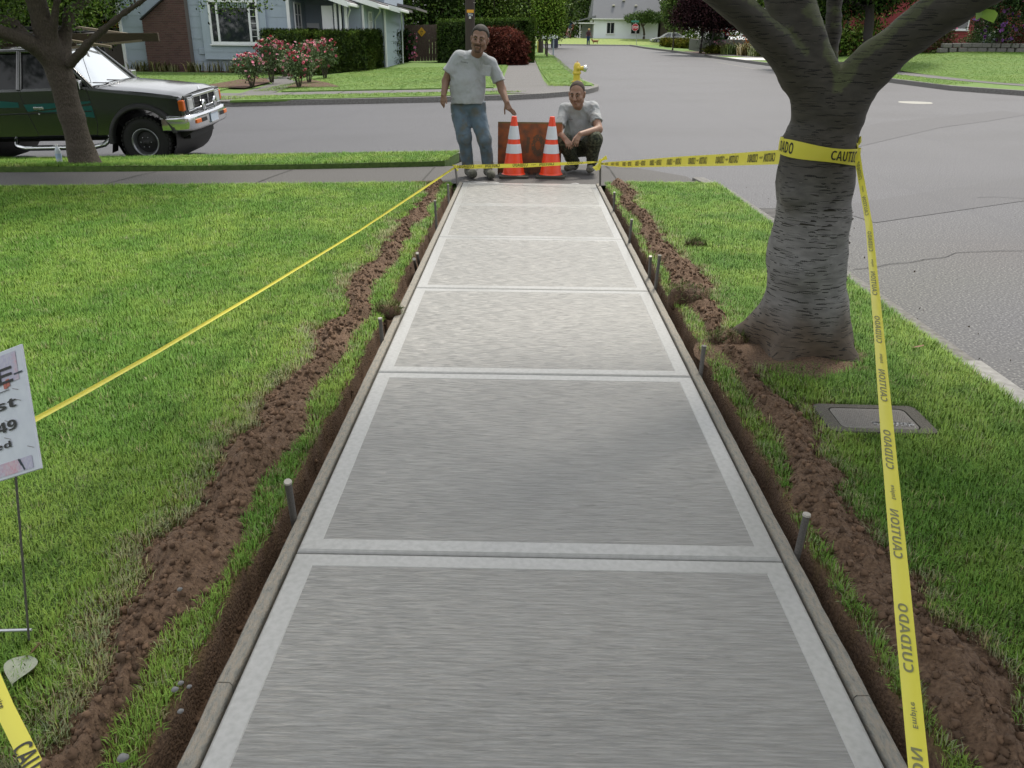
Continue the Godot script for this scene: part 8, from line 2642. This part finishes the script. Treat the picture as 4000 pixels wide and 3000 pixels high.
func street_furniture() -> void:
	# utility pole with its tags
	var g: Vector3 = Vector3(-2.303, 1.180, -36.000)
	var o := thing("utility_pole", "dark wooden utility pole with yellow tag and number plate behind the standing man", "utility pole", on(g.x, g.z))
	var p := MB.new()
	p.tube([Vector3(0, -0.2, 0), Vector3(0, 3, 0), Vector3(0.03, 9.5, 0)], [0.20, 0.19, 0.14], 14)
	part("shaft", p, tmat(ntex(0.05, 4, [lin(0.025, 0.018, 0.016), lin(0.06, 0.045, 0.04)], 131), Vector3(4, 0.5, 4), 0.9), o)
	var ca := MB.new()
	ca.box(Vector3(0, 9.0, 0.12), Vector3(2.4, 0.12, 0.1))
	part("crossarm", ca, M.bark, o)
	var gy := gh(g.x, g.z)
	var t1 := MB.new()
	var a: Vector3 = Vector3(-2.278, 2.644, -35.790)
	t1.box(a - on(g.x, g.z), Vector3(0.27, 0.11, 0.02), Basis(), 0.003)
	part("yellow_tag", t1, mat(lin(0.62, 0.30, 0.02), 0.5), o)
	var t2 := MB.new()
	var b: Vector3 = Vector3(-2.279, 2.524, -35.790)
	t2.box(b - on(g.x, g.z), Vector3(0.2, 0.13, 0.014), Basis(), 0.003)
	var pl := part("number_plate", t2, mat(lin(0.02, 0.025, 0.09), 0.5), o)
	var nt := MB.new()
	print_on(nt, "5414", b - on(g.x, g.z) + Vector3(-0.09, -0.02, 0.009), Vector3(0.18, -0.035, 0), Vector3(0.01, 0.075, 0))
	part("digits", nt, mat(lin(0.62, 0.62, 0.55), 0.5), pl)
	var t3 := MB.new()
	t3.box(Vector3(-2.290, 2.418, -35.790) - on(g.x, g.z), Vector3(0.085, 0.09, 0.012), Basis(), 0.003)
	part("small_tag", t3, mat(lin(0.5, 0.5, 0.48), 0.5), o)
	# board fence, every board a part
	var f := thing("wooden_fence", "tall brown board fence between the long hedge and tall hedge", "fence")
	var fm := []
	for i in 3: fm.append(tmat(ntex(0.04, 4, [lin(0.06, 0.042, 0.034), lin(0.115, 0.08, 0.066), lin(0.16, 0.12, 0.105)], 140 + i), Vector3(3, 0.35, 3), 0.9))
	var fx := -8.3
	var k := 0
	while fx < -5.1:
		var mb := MB.new()
		var h := 2.02 + rng.randf_range(-0.02, 0.02)
		mb.box(on(fx + 0.09, -54.0, h / 2 + 0.06) + Vector3(0, 0, rng.randf_range(-0.012, 0.012)), Vector3(0.172, h, 0.025), Basis(), 0.004)
		part("board", mb, fm[k % 3], f)
		fx += 0.185; k += 1
	for y in [0.45, 1.7]:
		var rl := MB.new()
		rl.box(on(-6.7, -54.06, y), Vector3(3.3, 0.09, 0.04))
		part("rail", rl, fm[0], f)
	# diamond warning sign with an animal on it
	var ws := thing("warning_sign", "yellow diamond sign with black dog silhouette on the board fence", "sign", Vector3(-6.332, 2.072, -53.940))
	var dm := MB.new()
	dm.prism(PackedVector2Array([Vector2(-0.25, 0), Vector2(0, -0.27), Vector2(0.25, 0), Vector2(0, 0.27)]), -0.01, 0.01)
	part("plate", dm, mat(lin(0.68, 0.38, 0.02), 0.5), ws)
	var dg := MB.new()
	dg.prism(PackedVector2Array([Vector2(-0.09, 0.02), Vector2(-0.06, 0.035), Vector2(0.04, 0.03), Vector2(0.06, 0.05), Vector2(0.085, 0.035), Vector2(0.06, 0.01), Vector2(0.05, -0.04), Vector2(0.035, -0.04), Vector2(0.03, -0.005), Vector2(-0.04, -0.005), Vector2(-0.055, -0.045), Vector2(-0.07, -0.045), Vector2(-0.06, 0.0)]), 0.01, 0.014)
	for q in [[-0.06, -0.1], [0.02, -0.1], [-0.03, 0.1], [0.03, 0.1], [-0.02, -0.14]]: dg.box(Vector3(q[0] * 0.8, q[1], 0.012), Vector3(0.05, 0.025, 0.004))
	part("pictogram", dg, M.black_print, ws).set_meta("kind", "stuff")
	# mailboxes
	var wbox := mat(lin(0.66, 0.70, 0.68), 0.5)
	mailbox(Vector3(1.381, 0.783, -64.826), "left white mailbox beside the young street tree's trunk", wbox, M.bark, 0.15)
	mailbox(Vector3(1.966, 0.798, -65.706), "right white mailbox on a pale post at the far verge", wbox, mat(lin(0.3, 0.36, 0.4), 0.7), -0.1)
	var mb2: Vector3 = Vector3(-7.022, 0.479, -57.319)
	mailbox(mb2, "dark mailbox with white plate among pink flowers by the fence", M.dark, M.dark, -1.57, 0.95)
	# brown pole and marker further up the verge
	var bp := thing("utility_pole", "brown wooden pole on the far verge beside the mailboxes", "utility pole", Vector3(1.102, 0.859, -69.446))
	var bm := MB.new()
	bm.tube([Vector3(0, -0.2, 0), Vector3(0, 4, 0), Vector3(0, 9, 0)], [0.2, 0.18, 0.14], 12)
	part("shaft", bm, M.bark, bp)
	var mk := MB.new()
	mk.box(Vector3(0.901, 0.882, -70.837) + Vector3(0, 0.35, 0), Vector3(0.12, 0.9, 0.05), Basis(), 0.01)
	solo("marker_post", mk, mat(lin(0.6, 0.5, 0.08), 0.6), "short yellow marker post beside the brown verge pole", "marker post")
	var gp := MB.new()
	gp.tube([Vector3(3.125, 1.306, -96.000), Vector3(3.084, 2.620, -96.000)], [0.06], 8)
	solo("post", gp, mat(lin(0.3, 0.3, 0.3), 0.7), "grey post behind the right white mailbox", "post")
	var bn := MB.new()
	var bq: Vector3 = Vector3(2.821, 1.363, -90.000)
	bn.box(Vector3(bq.x, gh(bq.x, bq.z) + 0.5, bq.z), Vector3(0.7, 1.0, 0.6), Basis(), 0.05)
	solo("rubbish_bin", bn, mat(lin(0.04, 0.05, 0.08), 0.6), "dark bin standing behind the right white mailbox", "bin")
	# stop sign
	var sp: Vector3 = Vector3(13.535, 1.508, -110.000)
	var ss := thing("stop_sign", "red octagonal STOP sign under a green street blade", "sign", Vector3(sp.x, gh(sp.x, sp.z) + 0.03, sp.z))
	var base := ss.position
	var c: Vector3 = Vector3(13.213, 3.495, -110.000)
	var po := MB.new()
	po.tube([Vector3(0, -0.1, 0), Vector3(c.x - base.x, Vector3(13.058, 4.407, -110.000).y - base.y, 0)], [0.035], 6)
	part("post", po, mat(lin(0.4, 0.41, 0.4), 0.5, 0.5), ss)
	var oc := PackedVector2Array(); var oc2 := PackedVector2Array()
	for i in 8:
		oc.append(Vector2.from_angle(PI / 8 + i * PI / 4) * 0.44); oc2.append(Vector2.from_angle(PI / 8 + i * PI / 4) * 0.41)
	var x := Transform3D(Basis(), c - base)
	var w := MB.new(); w.prism(oc, 0.04, 0.055, x)
	part("border", w, M.white_paint, ss)
	var r := MB.new(); r.prism(oc2, 0.055, 0.06, x)
	part("plate", r, mat(lin(0.42, 0.02, 0.03), 0.4), ss)
	var st := MB.new()
	print_on(st, "STOP", c - base + Vector3(-0.32, -0.14, 0.064), Vector3(0.64, 0, 0), Vector3(0, 0.28, 0))
	part("lettering", st, M.white_paint, ss)
	var bl := MB.new()
	bl.box(Vector3(13.169, 4.152, -110.000) - base + Vector3(0, 0, 0.05), Vector3(0.95, 0.2, 0.02), Basis(), 0.005)
	part("street_blade", bl, mat(lin(0.03, 0.24, 0.17), 0.5), ss)

# ------------------------------------------------------------------ small things on the ground
func small_things() -> void:
	# water meter box in the right verge
	var o := thing("meter_box", "concrete water meter box with textured lid sunk in the right grass", "meter box", Vector3(1.43, 0.017, -3.21), -0.03)
	var ring := MB.new()
	var ou := PackedVector2Array(); var inn := PackedVector2Array()
	for c in [[1, 1, 0.0], [-1, 1, PI / 2], [-1, -1, PI], [1, -1, PI * 1.5]]:
		for p in arc_pts(c[0] * 0.185, c[1] * 0.105, 0.035, c[2], c[2] + PI / 2, 4): ou.append(p)
		for p in arc_pts(c[0] * 0.135, c[1] * 0.075, 0.03, c[2], c[2] + PI / 2, 4): inn.append(p)
	var n := ou.size()
	var rows := [[], [], [], []]
	for i in n + 1:
		var a := ou[i % n]; var b := inn[i % n]
		rows[0].append(Vector3(a.x, -0.08, -a.y)); rows[1].append(Vector3(a.x, 0.008, -a.y)); rows[2].append(Vector3(b.x, 0.008, -b.y)); rows[3].append(Vector3(b.x, -0.03, -b.y))
	for k in 3: ring.grid([rows[k], rows[k + 1]], true)
	part("collar", ring, tmat(ntex(0.05, 4, [lin(0.075, 0.068, 0.055), lin(0.15, 0.14, 0.12)], 151), Vector3.ONE * 3, 0.9, ntexn(0.08, 3, 5.0, 152), 0.8), o)
	var lid := MB.new()
	var li := PackedVector2Array()
	for p in inn: li.append(p * Vector2(0.965, 0.955))
	lid.prism(li, -0.02, 0.006, Transform3D(Basis(Vector3.RIGHT, -PI / 2), Vector3.ZERO))
	var lo := part("lid", lid, tmat(ntex(0.05, 4, [lin(0.12, 0.11, 0.10), lin(0.22, 0.21, 0.19)], 153), Vector3.ONE * 3, 0.75), o)
	var kn := MB.new()
	for i in 30:
		for j in 16:
			var p := Vector3(-0.135 + 0.0093 * i + (0.0046 if j % 2 else 0.0), 0.006, -0.075 + 0.01 * j)
			if absf(p.x) > 0.14: continue
			kn.lathe([Vector2(0.0032, 0.0), Vector2(0.0018, 0.0016), Vector2(0, 0.0018)], 5, Transform3D(Basis(), p))
	part("tread_studs", kn, tmat(ntex(0.03, 4, [lin(0.15, 0.13, 0.12), lin(0.26, 0.25, 0.235)], 154), Vector3.ONE * 4, 0.6), lo).set_meta("kind", "stuff")
	var sp := MB.new()
	var r := RandomNumberGenerator.new(); r.seed = 12
	for i in 260:
		var p := Vector3(r.randf_range(-0.02, 0.145), 0.0088, 0.04 + r.randf() * 0.045 * r.randf())
		var s := r.randf_range(0.0012, 0.004)
		sp.quad(p + Vector3(-s, 0, s), p + Vector3(s, 0, s * 0.8), p + Vector3(s * 0.9, 0, -s), p + Vector3(-s * 1.1, 0, -s * 0.7))
	part("cement_spatter", sp, mat(lin(0.5, 0.5, 0.5), 0.9), lo).set_meta("kind", "stuff")
	# leaves
	var lf := MB.new()
	var rw := []
	var L0: Vector3 = Vector3(-1.286, -0.000, -1.621)
	for i in 9:
		var t := i / 8.0
		var w := 0.040 * sin(clampf(pow(t, 0.7), 0.02, 0.995) * PI) + 0.001
		var ctr := Vector3(L0.x + 0.02 * t - 0.012, 0.028 + 0.022 * t * (1 - t), L0.z - 0.03 + 0.10 * t)
		rw.append([ctr - Vector3(w, -0.006, 0), ctr - Vector3(w * 0.5, 0.0, 0), ctr + Vector3(0, -0.003, 0), ctr + Vector3(w * 0.5, 0.001, 0), ctr + Vector3(w, 0.007, 0)])
	lf.grid(rw, false, true)
	var lmat := tmat(ntex(0.05, 3, [lin(0.24, 0.27, 0.20), lin(0.36, 0.39, 0.30)], 161), Vector3.ONE * 8, 0.6)
	lmat.cull_mode = BaseMaterial3D.CULL_DISABLED
	var lt := thing("fallen_leaf", "large pale grey-green leaf lying in the lower left grass", "leaf")
	part("blade", lf, lmat, lt)
	var stt := MB.new()
	stt.tube([Vector3(L0.x - 0.012, 0.028, L0.z - 0.03), Vector3(L0.x - 0.004, 0.034, L0.z - 0.075)], [0.002, 0.003], 5)
	part("stem", stt, mat(lin(0.12, 0.07, 0.03), 0.8), lt)
	var bl := MB.new()
	var B0: Vector3 = Vector3(1.999, -0.000, -4.104)
	bl.grid([[B0 + Vector3(-0.03, 0.03, 0), B0 + Vector3(-0.03, 0.03, 0.001)], [B0 + Vector3(0, 0.032, -0.012), B0 + Vector3(0, 0.036, 0.014)], [B0 + Vector3(0.035, 0.045, -0.004), B0 + Vector3(0.035, 0.042, 0.004)]], false, true)
	var bm := mat(lin(0.22, 0.10, 0.06), 0.7)
	bm.cull_mode = BaseMaterial3D.CULL_DISABLED
	solo("fallen_leaf", bl, bm, "small curled brown leaf on the grass near the right kerb", "leaf")
	# cement crumbs in the left grass
	var rl := ["largest pale cement crumb in the near left grass strip", "middle cement crumb in the near left grass strip", "small cement crumb just right of the others in the grass", "pale cement crumb on the trench lip, lower left", "pale cement lump at the bottom left dirt edge", "small white pebble on the dirt heap, lower left"]
	var k := 0
	for q in [[683,2693,0.007], [706,2668,0.006], [739,2682,0.005], [705,2778,0.006], [480,2960,0.010], [702,2302,0.006]]:
		var p := ground_px(q[0], q[1])
		var m := MB.new()
		var s: float = q[2]
		sdf(m, [cap(p + Vector3(0, 0.0, 0), p + Vector3(s * 0.7, 0.002, 0), s, s * 0.7), cap(p + Vector3(0, s * 0.4, s * 0.4), p + Vector3(-s * 0.6, 0, s * 0.5), s * 0.6, s * 0.5)], s * 0.33, s * 0.4)
		solo("cement_crumb", m, mat(lin(0.21, 0.21, 0.21), 0.9), rl[k], "crumb", "cement crumbs in the grass")
		k += 1
	# turf clods beside the tree and along the heap
	var cl := ["big turned-over turf clod between the heap and tree root", "dark sod tuft lying alone on the right lawn", "long turf clod lying against the tree's left root", "torn sod lump hanging over the left trench hollow"]
	k = 0
	for q in [[Vector3(0.967, -0.000, -4.943), Vector3(0.13, 0.085, 0.10)], [Vector3(1.289, -0.000, -6.473), Vector3(0.10, 0.045, 0.07)], [Vector3(1.049, -0.000, -4.192), Vector3(0.16, 0.05, 0.07)], [Vector3(-0.842, -0.000, -4.641), Vector3(0.10, 0.04, 0.10)]]:
		var p: Vector3 = q[0]; var s: Vector3 = q[1]
		var to := thing("turf_clod", cl[k], "turf clod")
		var m := MB.new()
		sdf(m, [cap(p + Vector3(-s.x * 0.45, s.y * 0.3, 0), p + Vector3(s.x * 0.45, s.y * 0.4, s.z * 0.2), s.y * 0.9, s.y * 0.75, Vector3(1, 1, 1.1)), cap(p + Vector3(0, s.y * 0.6, -s.z * 0.4), p + Vector3(s.x * 0.2, s.y * 0.3, s.z * 0.4), s.y * 0.7, s.y * 0.7)], 0.012, 0.03, 0.02, 500.0)
		for i in m.v.size():
			var c := 0.8 + 0.5 * nz.get_noise_3dv(m.v[i] * 300.0)
			m.c[i] = Color(c, c, c)
		part("earth", m, M.soil, to)
		var xf := []; var cc := PackedColorArray()
		var tm := tuft_mesh(9, 0.04, 0.02, 0.0017, 5)
		for i in 110:
			var v: Vector3 = m.v[rng.randi() % m.v.size()]
			if v.y < p.y + s.y * (0.5 if k != 1 else 0.1): continue
			xf.append(Transform3D(Basis(Vector3(rng.randfn(), 0, rng.randfn()).normalized(), rng.randf_range(0, 1.3)) * Basis(Vector3.UP, rng.randf() * TAU), v))
			cc.append(vary(Color(0.09, 0.13, 0.035) if k == 1 else Color(0.12, 0.15, 0.05), 0.3))
		swarm("grass", tm, M.grass, xf, cc, to)
		k += 1
	# water bottle by the left tree
	var b0: Vector3 = Vector3(-6.080, -0.071, -10.929)
	b0.y = gh(b0.x, b0.z) + 0.05
	var wb := thing("water_bottle", "clear plastic water bottle standing in grass beside the left tree", "bottle", b0)
	var bo := MB.new()
	bo.lathe([Vector2(0.03, 0.0), Vector2(0.036, 0.01), Vector2(0.036, 0.15), Vector2(0.028, 0.18), Vector2(0.013, 0.205), Vector2(0.013, 0.22)], 16)
	part("body", bo, mat(lin(0.55, 0.6, 0.66), 0.15), wb)
	var lb := MB.new()
	lb.lathe([Vector2(0.0372, 0.06), Vector2(0.0372, 0.12)], 16)
	part("label_band", lb, mat(lin(0.35, 0.45, 0.62), 0.4), wb)
	var cp := MB.new()
	cp.lathe([Vector2(0.015, 0.215), Vector2(0.015, 0.235), Vector2(0, 0.236)], 12)
	part("cap", cp, M.white_paint, wb)
	# manhole cover
	var mh: Vector3 = Vector3(11.680, -0.030, -26.457)
	var mo := thing("manhole_cover", "round pale metal manhole cover in the main street", "manhole cover", mh + Vector3(0, 0.004, 0))
	var mr := MB.new()
	mr.lathe([Vector2(0.48, -0.02), Vector2(0.47, 0.006), Vector2(0.40, 0.008), Vector2(0.395, 0.0)], 32)
	part("ring", mr, mat(lin(0.40, 0.39, 0.34), 0.6), mo)
	var md := MB.new()
	md.lathe([Vector2(0.39, -0.01), Vector2(0.39, 0.006), Vector2(0, 0.006)], 32, Transform3D(), true)
	part("lid", md, mat(lin(0.27, 0.265, 0.24), 0.55, 0.2), mo)
	# storm drain grate behind the tree
	var dg := thing("storm_drain", "iron storm drain grate in the gutter behind the cherry tree", "storm drain", Vector3(2.64, -0.118, -8.35))
	var pit_shade := MB.new()
	pit_shade.box(Vector3(0, 0.002, 0), Vector3(0.60, 0.004, 0.9))  # flat black sheet stands in for the shade down the drain
	part("pit_shade", pit_shade, mat(lin(0.006, 0.006, 0.006), 0.9), dg)
	var fr := MB.new()
	for s in [-1.0, 1.0]:
		fr.box(Vector3(s * 0.31, 0.006, 0), Vector3(0.04, 0.02, 0.98)); fr.box(Vector3(0, 0.0055, s * 0.47), Vector3(0.58, 0.02, 0.04))
	part("frame", fr, M.dark, dg)
	for i in 13:
		var br := MB.new()
		br.box(Vector3(0, 0.008, -0.42 + i * 0.07), Vector3(0.58, 0.016, 0.028), Basis(), 0.003)
		part("bar", br, mat(lin(0.16, 0.155, 0.15), 0.5, 0.4) if i == 0 else (dg.get_node("bar") as MeshInstance3D).material_override, dg)
	# bright highlight spots painted on the walk beyond the last joint
	var sl := MB.new()
	for q in [[1845, 709, 0.16, 0.02], [1922, 708, 0.07, 0.018], [2250, 703, 0.05, 0.02]]:
		var p := ground_px(q[0], q[1])
		var pts := []
		for i in 12: pts.append(Vector3(p.x + cos(i * TAU / 12) * q[2] * (1 + 0.2 * sin(i * 2.3)), -0.009, -9.72 + 0.02 * cos(i) + sin(i * TAU / 12) * q[3]))
		sl.fan(pts, Vector3.UP)
	struct("highlight_spots", sl, mat(lin(0.55, 0.55, 0.55), 0.5))
	# leaf litter and weeds in the gutter
	var xf2 := []; var c2 := PackedColorArray()
	var lit := leaf_mesh(1, 1.0, 9, 0.6)
	for i in 90:
		var z := rng.randf_range(-2.5, -11.0)
		xf2.append(Transform3D(rbasis(rng.randf_range(0.008, 0.022)), Vector3(2.36 + 0.9 * pow(rng.randf(), 2.5), -0.105, z)))
		c2.append(vary([Color(0.16, 0.10, 0.05), Color(0.10, 0.08, 0.04), Color(0.3, 0.28, 0.22)][i % 3], 0.3))
	swarm("gutter_litter", lit, M.leaf, xf2, c2, self)
	xf2 = []; c2 = PackedColorArray()
	for i in 240:
		var p := Vector2(rng.randf_range(-6, 13), rng.randf_range(-9.5, -24.0)) if i % 3 else Vector2(rng.randf_range(2.5, 7), rng.randf_range(-3, -9))
		if p.x < 2.0 and p.y > -12.6: continue
		xf2.append(Transform3D(rbasis(rng.randf_range(0.004, 0.013)), on(p.x, p.y, -0.112)))
		c2.append(vary([Color(0.5, 0.5, 0.48), Color(0.05, 0.05, 0.05), Color(0.3, 0.27, 0.2)][i % 3], 0.3))
	swarm("street_grit", lit, M.leaf, xf2, c2, self)
